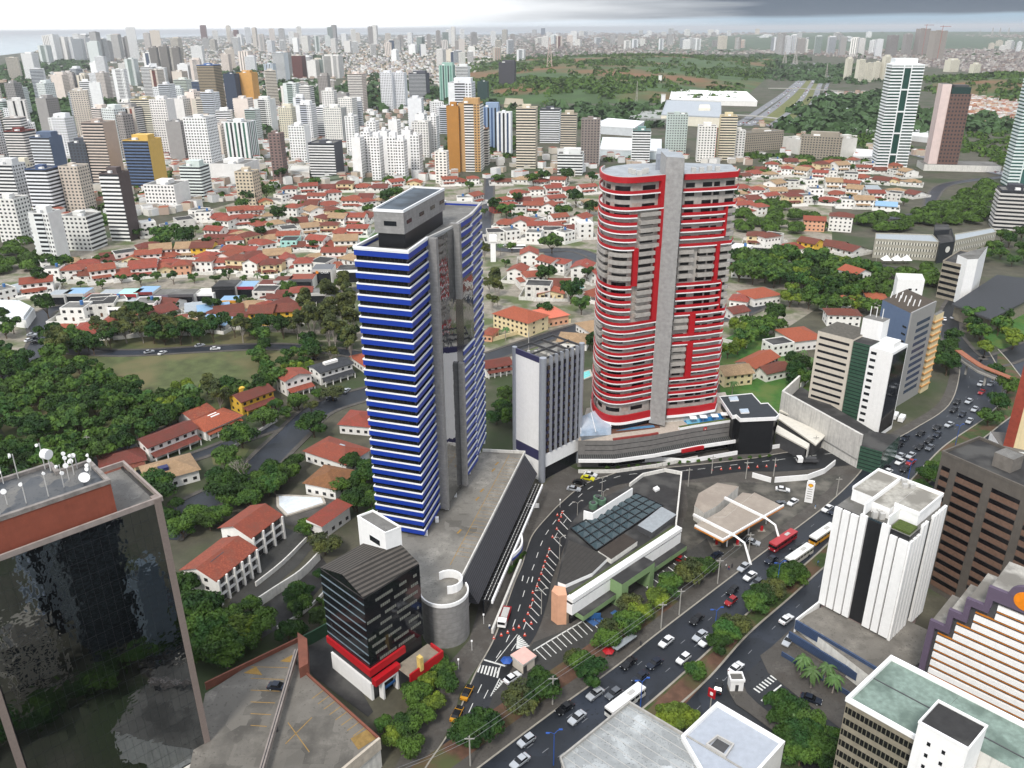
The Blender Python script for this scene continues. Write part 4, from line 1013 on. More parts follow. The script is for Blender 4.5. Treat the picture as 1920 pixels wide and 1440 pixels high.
wpart(fw,'wall',lambda m:m.ribbon(PP([(1452,905),(1513,900),(1545,888),(1565,872)]),0,2.2,.15,W,inn=-.2).ribbon(PP([(1410,895),(1445,905)]),0,2,.15,W,inn=-.2))

# ---- white ribbed tower on the right with dark glass slot
wz=37.5
A,B,D=P(1568,943,wz),P(1708,1003,wz),P(1774,947,wz)
f=quad_uv(A,B,D)
root=thing('white_ribbed_tower','white tower of vertical ribs with dark glass slot and stepped roof terraces','office tower',f(.5,.5))
wpart(root,'wall',lambda m:m.prism([f(.01,.015),f(.99,.015),f(.99,.985),f(.01,.985)],6,wz-.8,BLK,CONC))
ribsA=[(0,.095),(.115,.21),(.23,.33),(.35,.44),(.64,.74),(.76,.85),(.87,1.0)]
for a,b in ribsA:
 wpart(root,'white_rib',lambda m:m.ribbon([f(a,0),f(b,0)],6.2,wz+(0 if.35<=a<.7 else -2.2 if a>.7 else -1.0),.45,W,inn=-.3))
wpart(root,'glass_slot',lambda m:m.ribbon([f(.44,0),f(.64,0)],6.2,wz-.5,-.35,glass('slot_glass',(.015,.03,.04),.06,1.5,.03),inn=-.9))
for a,b in [(0,.085),(.115,.185),(.215,.285),(.315,.385),(.415,.46),(.61,.665),(.695,.765),(.795,.865),(.895,1)]:
 wpart(root,'white_rib',lambda m:m.ribbon([f(1,a),f(1,b)],4,wz-(0 if a>.3 else 2.2),.4,W,inn=-.3))
for u0,u1,v0,v1,z in ((.06,.38,.28,.98,wz+2.5),(.38,.62,.2,.98,wz+2.2),(.62,.94,.3,.98,wz+2.2)):
 wpart(root,'roof_block',lambda m:m.prism([f(u0,v0),f(u1-.003,v0),f(u1-.003,v1),f(u0,v1)],wz-.8,z,W,mat('stained_white_roof','a9a59c',.9,var=.25,scale=.4,col2='7f7b73')))
wpart(root,'roof_parapet',lambda m:m.ribbon([f(.06,.28),f(.06,.98),f(.94,.98),f(.94,.3),f(.62,.3)][::-1],wz+2.2,wz+3.2,.15,W,inn=-.15).ribbon([f(.38,0),f(.38,.98)],wz,wz+3.3,.25,W,inn=-.25).ribbon([f(.7,.0),f(.7,.3)],wz-2,wz+2.4,.15,W,inn=-.15))
wpart(root,'roof_garden',lambda m:m.prism([f(.74,.04),f(.97,.04),f(.97,.26),f(.74,.26)],wz-.8,wz-.2,mat('garden_hedge','4c5c22',.9,var=.4,scale=1.2,bump=.6)))
wpart(root,'plant_units',lambda m:[m.box(q[0],q[0]+1.2,q[1],q[1]+1,wz-.8,wz+1,LGREY) for q in (f(.48,.06),f(.56,.1),f(.5,.14))]+[m.box(q[0],q[0]+1.2,q[1],q[1]+1,wz+2.2,wz+3.3,LGREY) for q in (f(.5,.8),f(.44,.9),f(.57,.86))])
wpart(root,'base',lambda m:m.prism([f(.03,.03),f(.97,.03),f(.97,.97),f(.03,.97)],0,6.2,mat('pinkish_base','9c8681',.8)))

# ---- terraced blue parking structure at its foot
root=thing('terraced_car_park','terraced car park with blue slatted fronts at the white ribbed tower','car park',P(1570,1230))
BLS=stripes('blue_slats','3d4f6e','2b3850',.45,vertical=True,duty=.7)
d1p=PP([(1494,1163),(1536,1140),(1610,1120),(1780,1200),(1660,1290)],5.5)
wpart(root,'upper_deck',lambda m:m.prism(d1p,0,5.5,WD,DK2))
wpart(root,'blue_front',lambda m:m.ribbon(PP([(1492,1167),(1652,1262)],5.5),3.6,6.4,.3,BLS,inn=-.2))
d2p=PP([(1482,1188),(1500,1176),(1650,1265),(1630,1285)],3)
wpart(root,'middle_deck',lambda m:m.ribbon(PP([(1480,1187),(1640,1285)],3),1.2,3.6,.3,BLS,inn=-.2).ribbon(PP([(1480,1187),(1640,1285)],3),0,2.4,-.2,DK2,inn=-5))
wpart(root,'lower_screen',lambda m:m.ribbon(PP([(1466,1224),(1600,1305)],1),.1,1.5,.2,BLS,inn=-.1))
wpart(root,'boundary_wall',lambda m:m.ribbon(PP([(1492,1167),(1536,1133)],5.5)[::-1],0,6.6,.2,W,inn=-.2))

# ---- brown-grey office slab on the right edge
oz=42.0
A,B=P(1766,850,oz),P(1960,935,oz)
L=math.dist(A,B);dv=((B[0]-A[0])/L,(B[1]-A[1])/L);nn=(-dv[1],dv[0])
h=lambda u,v:(A[0]+dv[0]*u+nn[0]*v,A[1]+dv[1]*u+nn[1]*v)
root=thing('brown_office_slab','grey-brown concrete office slab with brick panels between ribbon windows','office building',h(14,8))
OC=mat('brown_concrete','5f5952',.85,var=.12,scale=.2,streak=.25)
BP=mat('brick_panel','73594a',.85,var=.15,scale=.6)
wpart(root,'wall',lambda m:m.prism([h(0,0),h(36,0),h(36,17),h(0,17)],0,oz,OC,CONCD))
wpart(root,'roof_parapet',lambda m:m.ribbon([h(0,0),h(36,0),h(36,17),h(0,17)],oz,oz+.8,.1,OC,inn=-.4,closed=True))
for a,b in ((.8,3.2),(5.2,12.6),(15,22.4),(24.6,32)):
 for k in range(12):
  z=oz-4.6-k*3.1
  wpart(root,'brick_panel',lambda m:m.ribbon([h(a,0),h(b,0)],z-1.6,z,.12,BP,inn=.0))
  wpart(root,'window_band',lambda m:m.ribbon([h(a,0),h(b,0)],z,z+1.25,.06,WINR,inn=0.0))
wpart(root,'stair_box',lambda m:m.prism([h(11,5),h(16,5),h(16,10),h(11,10)],oz,oz+4,mat('concrete_box','77716a',.9),CONC))

# ---- cream tower with red edge behind it
A3,B3=P(1885,825,28),P(1990,850,28)
cz=60
root=thing('cream_red_tower','cream tower with brick-red side strip cut by the right picture edge','building',(A3[0]+8,A3[1]+6))
t0=P(1884,830,28);
tl_=math.hypot(*t0);vx,vy=t0[0]/tl_,t0[1]/tl_;tq=lambda a,b:(t0[0]+vy*a+vx*b,t0[1]-vx*a+vy*b)
wpart(root,'wall',lambda m:m.prism([tq(0,0),tq(26,0),tq(26,16),tq(1,16)],0,cz,CREAM,CONC))
wpart(root,'red_strip',lambda m:m.ribbon([tq(1,16),tq(0,0),tq(2.6,0)],0,cz+.6,.25,mat('brick_red_strip','93402f',.7),inn=-.2))
wpart(root,'white_podium',lambda m:m.prism([(t0[0]-2,t0[1]-3),(t0[0]+26,t0[1]-11),(t0[0]+28,t0[1]+4),(t0[0]+1,t0[1]+10)],0,27,W,CONC))

# ---- violet building with stepped frame, white and orange bands
vz=31
V0=P(1757,1150,28)
A,B=P(1745,1165,24),P(1935,1250,24)
L=math.dist(A,B);dv=((B[0]-A[0])/L,(B[1]-A[1])/L);nn=(-dv[1],dv[0])
h=lambda u,v:(A[0]+dv[0]*u+nn[0]*v,A[1]+dv[1]*u+nn[1]*v)
VIO=mat('violet_render','5d5063',.8,var=.06)
ORB=mat('orange_band','cf7c1c',.6)
root=thing('violet_office','violet office block with stepped frame, white and orange bands and orange disc','office building',h(12,6))
steps=[(0,24.0),(3.2,26.6),(6.0,29.6),(9.5,33.0)]
def frame(m):
 xs=[0,3.2,6.0,9.5,30];zz=[24.6,29.4,34,39]
 for i in range(4):m.prism([h(xs[i],0),h(xs[i+1]-.003,0),h(xs[i+1]-.003,14),h(xs[i],14)],0,zz[i]-.8,DGREY,mat('stained_pale_roof','a5a199',.9,var=.3,scale=.3,col2='75716a'))
wpart(root,'wall',frame)
wpart(root,'violet_frame',lambda m:[m.ribbon([h(a,0),h(b,0)],z0,z1,1.0,VIO,inn=0) for a,b,z0,z1 in ((0,1.3,0,25),(1.3,4.4,23.4,25),(3.2,4.4,25,29.8),(4.4,7.2,28.2,29.8),(6.0,7.2,29.8,34.4),(7.2,10.7,32.8,34.4),(9.5,10.9,34.4,39.4),(10.9,30,36.4,39.4))])
wpart(root,'violet_disc_mount',lambda m:m.prism([(p[0],p[1]) for p in [h(13.6,-1),h(19.6,-1),h(19.6,0),h(13.6,0)]],39.3,40,VIO))
def disc(m,r,o,mt):
 c=h(16.6,-1-o);m.face([(c[0]+dv[0]*r*math.cos(t),c[1]+dv[1]*r*math.cos(t),39.3+r*math.sin(t)) for t in np.linspace(0,2*math.pi,28,endpoint=False)],mt)
def moun(m):
 for o in (1.0,.2):
  pass
 c0_=h(16.6,-1.04);N=20
 pts=[(3.4*math.cos(t),3.2*math.sin(t)) for t in np.linspace(0,math.pi,N)]
 m.face([(c0_[0]+dv[0]*a,c0_[1]+dv[1]*a,39.4+b) for a,b in pts],VIO)
 c1_=h(16.6,0);m.face([(c1_[0]+dv[0]*a,c1_[1]+dv[1]*a,39.4+b) for a,b in pts][::-1],VIO)
 for i in range(N-1):m.face([(c0_[0]+dv[0]*pts[i][0],c0_[1]+dv[1]*pts[i][0],39.4+pts[i][1]),(c1_[0]+dv[0]*pts[i][0],c1_[1]+dv[1]*pts[i][0],39.4+pts[i][1]),(c1_[0]+dv[0]*pts[i+1][0],c1_[1]+dv[1]*pts[i+1][0],39.4+pts[i+1][1]),(c0_[0]+dv[0]*pts[i+1][0],c0_[1]+dv[1]*pts[i+1][0],39.4+pts[i+1][1])],VIO)
wpart(root,'round_gable',moun)
wpart(root,'orange_disc',lambda m:disc(m,2.2,.12,mat('orange_disc','f08a12',.5)))
for k in range(13):
 z=35.4-k*2.35
 a=12.0 if z>32 else 8.2 if z>27.5 else 5.2 if z>23 else 2.0
 wpart(root,'white_band',lambda m:m.ribbon([h(a,0),h(30,0)],z-1.3,z,.5,W,inn=0));wpart(root,'orange_band',lambda m:m.ribbon([h(a,0),h(30,0)],z+.55,z+.8,.3,ORB,inn=0))

# ---- green-roofed block at the lower right with white stair tower
qz=34.5
A,B,D=P(1588,1310,qz),P(1722,1385,qz),P(1790,1300,qz)
f=quad_uv(A,B,P(1722+79,1385-88,qz))
root=thing('green_roof_block','office block with pale green ribbed roof and blank white stair tower','office building',f(.8,.5))
GRF=mat('weathered_green_roof','7f9187',.8,var=.25,scale=.5,col2='5f6f66')
wpart(root,'wall',lambda m:m.prism([f(0,0),f(1,0),f(1,1),f(0,1)],0,qz-.6,mat('buff_spandrel','8b8372',.8,streak=.2),GRF))
wpart(root,'rear_wing',lambda m:m.prism([f(1.003,.33),f(2.6,.33),f(2.6,1),f(1.003,1)],0,qz-.6,WD,GRF))
wpart(root,'roof_parapet',lambda m:m.ribbon([f(2.6,1),f(0,1),f(0,0),f(1,0)][::1],qz-.6,qz+.3,.2,W,inn=-.4))
wpart(root,'roof_joint',lambda m:m.ribbon([f(0,.55),f(2.6,.55)],qz-.6,qz-.5,.12,DGREY,inn=-.12))
for k in range(10):
 z=qz-3.2-k*2.7
 wpart(root,'window_band',lambda m:m.ribbon([f(.01,0),f(.99,0)],z,z+1.4,.06,stripes('office_windows','17181a','6d6a5c',.8,axis_deg=45,duty=.8,rough=.2),inn=-.05))
wpart(root,'stair_tower',lambda m:m.prism([f(1.0,-.12),f(1.62,-.12),f(1.62,.32),f(1.0,.32)],0,qz+5,W,CONCD))
wpart(root,'stair_tower_parapet',lambda m:m.ribbon([f(1.0,-.12),f(1.62,-.12),f(1.62,.32),f(1.0,.32)],qz+5,qz+5.5,.08,W,inn=-.2,closed=True))
for k in range(4):
 for j in (.25,.55):
  z=qz+1.5-k*2.6
  wpart(root,'small_window',lambda m:m.ribbon([f(1+.62*j,-.12),f(1+.62*(j+.07),-.12)],z,z+.8,.04,WIN,inn=-.02))

# ---- white roofed halls at the bottom
hz_=9
root=thing('white_roof_hall','low hall with patched white sheet roof at the bottom centre','hall',P(1180,1420,9))
hall=PP([(1053,1422),(1180,1319),(1400,1450),(1330,1560),(1100,1560)],hz_)
WR=mat('patched_white_roof','9fa2a2',.7,var=.12,scale=.5,col2='b9bdbe',kind='slab',bscale=.3)
wpart(root,'wall',lambda m:m.prism(hall,0,hz_-.3,BEIGE,WR))
wpart(root,'roof_parapet',lambda m:m.ribbon([hall[4],hall[0],hall[1],hall[2]][::-1],hz_-.4,hz_+.4,-.0,mat('dirty_coping','a8a59f',.9),inn=.4))
wpart(root,'roof_seams',lambda m:[m.ribbon([lerp(hall[0],hall[1],t),lerp(lerp(hall[0],hall[1],t),(lerp(hall[0],hall[1],t)[0]+hall[2][0]-hall[1][0],lerp(hall[0],hall[1],t)[1]+hall[2][1]-hall[1][1]),1.0)],hz_-.3,hz_-.22,.05,LGREY,inn=-.05) for t in np.linspace(.04,.96,10)])
root=thing('white_parapet_hall','flat white roofed hall with raised parapet right of the patched hall','hall',P(1380,1400,9))
h2=PP([(1278,1380),(1345,1317),(1471,1391),(1400,1470),(1330,1470)],10)
wpart(root,'wall',lambda m:m.prism(h2,0,9.2,W,mat('white_membrane','aab0ba',.6,var=.08)))
wpart(root,'roof_parapet',lambda m:m.ribbon(ccw(h2),9.2,10.2,.1,W,inn=-.5,closed=True))
wpart(root,'light_well',lambda m:m.ribbon(PP([(1325,1398),(1345,1382),(1375,1398),(1360,1420)],9.4),9.2,10,.15,LGREY,inn=-.15,closed=True).prism(PP([(1345,1384),(1368,1397),(1356,1412),(1332,1398)],9.4),9.2,9.3,DGREY))

# ---- cream and green office on the corner, with the white forecourt wall
ez=37.5
A,B=P(1534,620,ez),P(1600,637,ez)
cE=P(1596,606,ez)
root=thing('cream_ribbon_office','office with cream ribbon-window face, green glass middle and white stair front','office building',P(1600,760,6))
u=((B[0]-A[0])/math.dist(A,B),(B[1]-A[1])/math.dist(A,B));nn=(-u[1],u[0]);LAB=math.dist(A,B)
h=lambda x,y:(A[0]+u[0]*x+nn[0]*y,A[1]+u[1]*x+nn[1]*y)
GG2=stripes('green_glass_grid','3d5b4b','24342d',1.5,vertical=True,duty=.72,rough=.2)
wpart(root,'cream_block',lambda m:m.prism([h(0,0),h(LAB,0),h(LAB,16),h(0,16)],6,ez,BEIGE,mat('mottled_roof','5b574f',.9,var=.3,scale=.4)))
wpart(root,'green_block',lambda m:m.prism([h(LAB+.003,.5),h(LAB+7,.5),h(LAB+7,15),h(LAB+.003,15)],3,ez-.8,GG2,CONCD))
wpart(root,'white_block',lambda m:m.prism([h(LAB+7.003,-.5),h(LAB+16,-.5),h(LAB+16,13),h(LAB+7.003,13)],0,ez-1,W,mat('white_flat_roof','d8d8d8',.8)))
wpart(root,'side_glass',lambda m:m.ribbon([h(LAB+16,0),h(LAB+16,12)],2,ez-2,.15,BG,inn=-.1))
for k in range(11):
 z=ez-3-k*2.85
 wpart(root,'window_band',lambda m:m.ribbon([h(1,0),h(LAB-1.2,0)],z,z+1.0,.05,WIN,inn=-.05));wpart(root,'small_window',lambda m:m.ribbon([h(LAB+7.8,-.5),h(LAB+10,-.5)],z-.6,z+.5,.05,WIN,inn=-.05))
wpart(root,'penthouse',lambda m:m.prism([h(LAB-1,8),h(LAB+7,8),h(LAB+7,14),h(LAB-1,14)],ez-1,ez+7,W,CONC))
for k in range(3):
 q=h(LAB+k*2.4,12);wpart(root,'antenna',lambda m:m.tube([(*q,ez+7),(*q,ez+11)],.16,W))
wpart(root,'white_tank',lambda m:m.prism([h(LAB+9,3),h(LAB+14.5,3),h(LAB+14.5,9),h(LAB+9,9)],ez-1,ez+1.4,W,W))
fw2=thing('stained_white_wall','high stained white wall in front of the cream office','wall',P(1540,790))
wa=PP([(1468,733),(1617,815)],14)
wpart(fw2,'wall',lambda m:m.ribbon(wa,4,14,.5,mat('mouldy_white','cfccc6',.9,var=.12,streak=.6),inn=-.5).ribbon([(wa[0][0]+12,wa[0][1]+16),wa[0]],4,14,.4,WD,inn=-.4))
wpart(fw2,'terrace',lambda m:m.prism([wa[0],wa[1],(wa[1][0]+14,wa[1][1]+6),(wa[0][0]+14,wa[0][1]+18)],0,8,WD,CONCD))
wpart(fw2,'glass_corner',lambda m:m.prism([wa[1],(wa[1][0]+6,wa[1][1]-5),(wa[1][0]+18,wa[1][1]+8),(wa[1][0]+8,wa[1][1]+12)],0,9.5,GG2,CONCD))
CRR=mat('cream_sheet_roof','d9d4c8',.6,var=.08)
for k,(pa,pb_,pc_,pd_) in enumerate((((1461,770),(1470,762),(1606,812),(1598,824)),((1456,782),(1461,774),(1550,814),(1530,834)),((1452,808),(1458,797),(1518,832),(1514,841)))):
 q=PP([pa,pb_,pc_,pd_],6);t=thing('shed_roof','%s cream sheet-roofed shed from the back, below the stained white wall'%ordn(k),'shed',centre(q),group='cream sheds by the black glass annex')
 wpart(t,'roof',lambda m:m.prism(q,5.4,6,CRR,CRR,True));wpart(t,'wall',lambda m:m.prism([lerp(p,centre(q),.12) for p in q],0,5.4,DGREY));wpart(t,'post',lambda m:m.ribbon([q[3],q[2]],0,5.4,.1,WD,inn=-.1) if k==2 else m.box(q[2][0]-.2,q[2][0]+.2,q[2][1]-.2,q[2][1]+.2,0,5.4,W))

# ---- blue-grey tower behind it
tz=42.5
A,B,D=P(1655,562,tz),P(1709,588,tz),P(1755,566,tz)
f=quad_uv(A,B,D)
root=thing('blue_grey_tower','blue-grey tower with slanted dark window strips and white aerials on top','office tower',f(.5,.5))
BGR=mat('blue_grey_render','5d6f8c',.7,var=.05,streak=.08)
wpart(root,'wall',lambda m:m.prism([f(0,0),f(1,0),f(1,1),f(0,1)],0,tz,BGR,mat('brown_roof','4c4238',.9)))
wpart(root,'grey_face',lambda m:m.ribbon([f(1,0),f(1,1)],0,tz+.4,.3,GREY,inn=-.3))
for k in range(11):
 z=tz-7-k*3.1
 wpart(root,'window_band',lambda m:m.ribbon([f(1,.3),f(1,.85)],z,z+1.6,.35,mat('slate_glass','3f4a61',.25),inn=.28));wpart(root,'small_window',lambda m:m.ribbon([f(.8,0),f(.93,0)],z,z+.8,.05,WIN,inn=-.02))
for k in range(9):
 q=f(.06+k*.1,.25+.1*(k%3));wpart(root,'aerial',lambda m:m.tube([(*q,tz),(q[0]+.4,q[1],tz+2.8)],.22,W))
q=f(1.02,1.02)
root=thing('orange_balcony_block','narrow cream block with orange balconies behind the blue-grey tower','building',q)
bb=[f(.95,1.06),f(1.06,1.06),f(1.06,1.4),f(.95,1.4)]
wpart(root,'wall',lambda m:m.prism(bb,0,tz-6,CREAM,CONC));
for k in range(11):wpart(root,'balcony',lambda m:m.ribbon([bb[0],bb[1],bb[2]],3+k*3,3.6+k*3,.45,mat('cream_orange','cf9a5c',.7),inn=0))
root=thing('white_cube_building','plain white block with few windows behind the blue-grey tower','building',P(1700,560,0))
wc=PP([(1680,528),(1722,538),(1735,525),(1690,517)],24);wc=PP([(1677,522),(1724,527),(1732,520),(1690,515)],24)
wc2=[P(1677,560,14),P(1727,562,14)];
dvv=(wc2[1][0]-wc2[0][0],wc2[1][1]-wc2[0][1])
wcp=[wc2[0],wc2[1],(wc2[1][0]+4,wc2[1][1]+12),(wc2[0][0]+4,wc2[0][1]+12)]
wpart(root,'wall',lambda m:m.prism(wcp,0,25,W,WD));wpart(root,'window',lambda m:m.ribbon(along(wcp[:2],.45,.58),19,20,.05,WIN,inn=-.02));wpart(root,'window',lambda m:m.ribbon(along(wcp[:2],.72,.78),19,20,.05,WIN,inn=-.02));wpart(root,'window',lambda m:m.ribbon(along(wcp[:2],.3,.62),11,14,.05,WIN,inn=-.02))

# ---- long institutional slabs and neighbours, upper right
def slab(name,label,cat,pts,z,wallm,roofm,bands=0,bandm=WIN,side=(0,1),box=None,z0=0.0):
 root=thing(name,label,cat,centre(PP(pts,z)))
 q=PP(pts,z);q=ccw(q)
 wpart(root,'wall',lambda m:m.prism(q,z0,z,wallm,roofm))
 a,b=P(*pts[side[0]],z),P(*pts[side[1]],z)
 for k in range(bands):
  zz=z-(k+.75)*z/(bands+.3)
  wpart(root,'window_band',lambda m:m.ribbon(along([a,b],.02,.98),zz,zz+z/(bands+.3)*.45,.12,bandm,inn=-.05))
 wpart(root,'roof_parapet',lambda m:m.ribbon(q,z,z+.6,.1,wallm,inn=-.3,closed=True))
 if box:
  bq=PP(box,z+2);wpart(root,'roof_box',lambda m:m.prism(ccw(bq),z,z+3.4,wallm,roofm))
 return root
LV=stripes('louvred_wall','dcd8cc','4f4d46',1.8,axis_deg=0,duty=.55)
slab('louvred_slab','long low slab with grey louvred front and three white tents before it','building',[(1641,449),(1762,455),(1748,441),(1642,438)],13,mat('louvre_wall','a9a496',.8),METAL,3,LV)
slab('louvred_slab','second louvred slab, right of the dark round-clock link','building',[(1791,452),(1868,436),(1862,428),(1790,440)],14,mat('louvre_wall','a9a496',.8),METAL,3,LV)
slab('dark_link_block','dark link block with round white emblem between the two louvred slabs','building',[(1762,458),(1790,454),(1784,430),(1752,430)],13.5,mat('dark_slate','24282d',.7),CONCD,0,box=[(1752,436),(1780,434),(1778,424),(1752,425)])
slab('striped_office','office with black window ribbons and blank white stair shaft behind the dark hall','office building',[(1768,490),(1812,500),(1838,476),(1800,470)],22,mat('stone_grey','9b9282',.8),CONCD,6,BG,box=None)
ws=thing('white_stair_shaft','blank white shaft on the corner of the ribbon-window office','building',P(1820,530))
a_,b_=P(1812,500,22),P(1838,476,22)
wpart(ws,'wall',lambda m:m.prism([(a_[0]-1.5,a_[1]-2.5),(a_[0]+5,a_[1]-1.5),(b_[0]+3,b_[1]-1),(a_[0]-2,a_[1]+8)],0,27,W,CONC))
rt=thing('dark_roof_hall','large hall with broad dark flat roof and white end walls','hall',P(1850,560,8))
hq=PP([(1785,570),(1858,598),(1990,530),(1870,515)],9)
wpart(rt,'roof',lambda m:m.prism(hq,8,9,DGREY,mat('dark_hall_roof','35373b',.8,var=.12),True));wpart(rt,'wall',lambda m:m.prism([lerp(p,centre(hq),.06) for p in hq],0,8,mat('hall_wall','8a8272',.9)))
wpart(rt,'white_end',lambda m:m.ribbon(PP([(1793,592),(1816,600)]),0,7.4,.3,W,inn=-.3).ribbon(PP([(1834,608),(1860,618)]),0,7.4,.3,W,inn=-.3))
fb=thing('footbridge','rust-red covered footbridge crossing the avenue at the right','footbridge',P(1840,690))
fp=[(1795,665),(1815,680),(1838,695),(1870,708),(1900,720)]
wpart(fb,'deck',lambda m:m.ribbon(PP(fp,6),5.2,6,1.5,POLE,inn=-1.5));wpart(fb,'roof',lambda m:m.ribbon(PP(fp,6),8,8.4,1.6,mat('rust_roof','9a5f45',.8),inn=-1.6))
for x,y in ((1815,680),(1850,700),(1885,714)):
 q=P(x,y,6);wpart(fb,'pier',lambda m:m.cyl(q[0],q[1],0,5.2,.5,POLE,8))
for k,x in enumerate((1660,1680,1698)):
 q=P(x,495);t=thing('white_tent','%s white peaked tent from the left in front of the louvred slab'%ordn(k),'tent',q,group='white tents by the louvred slab')
 wpart(t,'canopy',lambda m:[m.face([(q[0]+4*math.cos(a),q[1]+4*math.sin(a),3),(q[0]+4*math.cos(a+math.pi/2),q[1]+4*math.sin(a+math.pi/2),3),(q[0],q[1],6.5)],W) for a in (.78,2.36,3.93,5.5)]);wpart(t,'pole',lambda m:m.tube([(*q,0),(*q,6)],.1,POLE))
root=thing('billboard','small red billboard at the corner of the white parapet hall','sign',P(1332,1325))
q0,q1=P(1325,1325),P(1338,1332)
wpart(root,'panel',lambda m:m.ribbon([q0,q1],3.5,6,.15,RED,inn=-.15));wpart(root,'emblem',lambda m:m.ribbon([lerp(q0,q1,.3),lerp(q0,q1,.7)],4.3,5.2,.2,W,inn=.1));wpart(root,'post',lambda m:m.tube([(*lerp(q0,q1,.5),0),(*lerp(q0,q1,.5),3.6)],.15,POLE))
root=thing('guard_kiosk','flat pink-roofed kiosk at the car park corner by the crossing','kiosk',P(980,1240))
kq=PP([(957,1228),(981,1247),(1006,1230),(983,1212)],3.5)
wpart(root,'roof',lambda m:m.prism(kq,3.1,3.6,WD,PINK,True));wpart(root,'wall',lambda m:m.prism([lerp(p,centre(kq),.15) for p in kq],0,3.1,BEIGE));wpart(root,'door',lambda m:m.ribbon([lerp(kq[1],centre(kq),.14),lerp(lerp(kq[1],kq[2],.3),centre(kq),.14)],.1,2.3,.06,DGREY,inn=-.02))
root=thing('toll_booth','small white booth on the traffic island','booth',P(1378,1290));q=P(1378,1290)
wpart(root,'wall',lambda m:m.box(q[0]-1.6,q[0]+1.6,q[1]-1.3,q[1]+1.3,.2,3.4,W,CONC));wpart(root,'roof_rim',lambda m:m.ribbon([(q[0]-1.8,q[1]-1.5),(q[0]+1.8,q[1]-1.5),(q[0]+1.8,q[1]+1.5),(q[0]-1.8,q[1]+1.5)],3.2,3.9,0,W,inn=-.3,closed=True));wpart(root,'door',lambda m:m.box(q[0]-.4,q[0]+.4,q[1]-1.36,q[1]-1.3,.2,2.2,DGREY))

#  vegetation
LEAFS={'dark':mat('leaf_dark','29431f',.75,var=.35,scale=.9,kind='leaf',rnd=.3),'mid':mat('leaf_mid','3c5829',.75,var=.35,scale=.9,kind='leaf',rnd=.35),'light':mat('leaf_light','586d2b',.75,var=.3,scale=.9,kind='leaf',rnd=.15),'olive':mat('leaf_olive','454f31',.8,var=.3,scale=.9,kind='leaf',rnd=.15),'palm':mat('leaf_palm','4c6a33',.6,var=.25,scale=.9,rnd=.15)}
BARK=mat('bark','5b4b3c',.9,var=.3,scale=2)
BARKP=mat('pale_bark','9a9188',.9,var=.2,scale=2)
def crown_mesh(name,R,H,base,nlobes,nleaf,lsz,m,seed,flat=.75,spread=1.0):
 rg=np.random.default_rng(seed)
 ang=rg.uniform(0,2*np.pi,nlobes);rr=R*.74*spread*np.sqrt(rg.uniform(0.02,1,nlobes))
 lz=base+H*(.30+.48*rg.uniform(0,1,nlobes)*(1-.35*rr/R))
 lc=np.stack([rr*np.cos(ang),rr*np.sin(ang),lz],1);lr=R*rg.uniform(.20,.50,nlobes)
 k=rg.integers(0,nlobes,nleaf)
 d=rg.normal(size=(nleaf,3));d/=np.linalg.norm(d,axis=1)[:,None]
 d[:,2]=np.where(d[:,2]<-.35,-d[:,2],d[:,2])
 rad_=lr[k]*rg.uniform(.55,1.06,nleaf)**.6
 c=lc[k]+d*rad_[:,None]*np.array([1,1,flat])
 n=d+rg.normal(size=(nleaf,3))*.55;n/=np.linalg.norm(n,axis=1)[:,None]
 a=np.cross(n,rg.normal(size=(nleaf,3)));a/=np.linalg.norm(a,axis=1)[:,None];b=np.cross(n,a)
 s=lsz*rg.uniform(.45,1.35,nleaf)[:,None]
 v=np.stack([c-a*s-b*s*.6,c+a*s-b*s*.6,c+a*s*.8+b*s*.7,c-a*s*.8+b*s*.7],1).reshape(-1,3)
 me=bpy.data.meshes.new(name)
 me.from_pydata(v.tolist(),[],np.arange(4*nleaf).reshape(-1,4).tolist())
 me.materials.append(m);me.update()
 return me,lc
def make_tree(name,label,cat,R,H,base,m,seed,leaves=1500,lsz=.42,bark=BARK,nl=11,flat=.75,trunk=.28):
 t=thing(name,label,cat)
 me,lc=crown_mesh('crown',R,H,base,nl,leaves,lsz,m,seed,flat)
 o=bpy.data.objects.new('crown',me);COL.objects.link(o);o.parent=t
 mb=MB();top=(0,0,base+H*.35)
 mb.tube([(0,0,-.3),(.05,.08,base*.5),top],[trunk,trunk*.75,trunk*.5],bark,7)
 for c in lc[:6]:
  mb.tube([(0,0,base*.75),(c[0]*.5,c[1]*.5,base+(c[2]-base)*.45),tuple(c)],[trunk*.5,trunk*.32,trunk*.12],bark,5)
 mb.build('trunk',t,local=True)
 return t
def make_palm(label,h,seed,R=2.6):
 t=thing('palm_tree',label,'palm tree');rg=random.Random(seed)
 mb=MB();mb.tube([(0,0,-.3),(.15,.1,h*.5),(.1,.25,h)],[.2,.15,.13],BARKP,7);mb.build('trunk',t,local=True)
 mb=MB()
 for k in range(17):
  a=2*math.pi*k/17+rg.uniform(-.2,.2);up=rg.uniform(-.1,1.0);pts=[]
  for j in range(6):
   s=j/5;pts.append((.1+math.cos(a)*R*s,.25+math.sin(a)*R*s,h+up*s*1.6-2.4*s*s))
  for j in range(5):
   w0,w1=.42*math.sin(math.pi*(j/5*.85+.12)),.42*math.sin(math.pi*((j+1)/5*.85+.12))
   px_,py_=-math.sin(a),math.cos(a);p,q=pts[j],pts[j+1]
   for sg in (1,-1):mb.face([p,q,(q[0]+px_*w1*sg,q[1]+py_*w1*sg,q[2]-.22),(p[0]+px_*w0*sg,p[1]+py_*w0*sg,p[2]-.22)],LEAFS['palm'])
 mb.build('crown',t,local=True);return t
KINDS={}
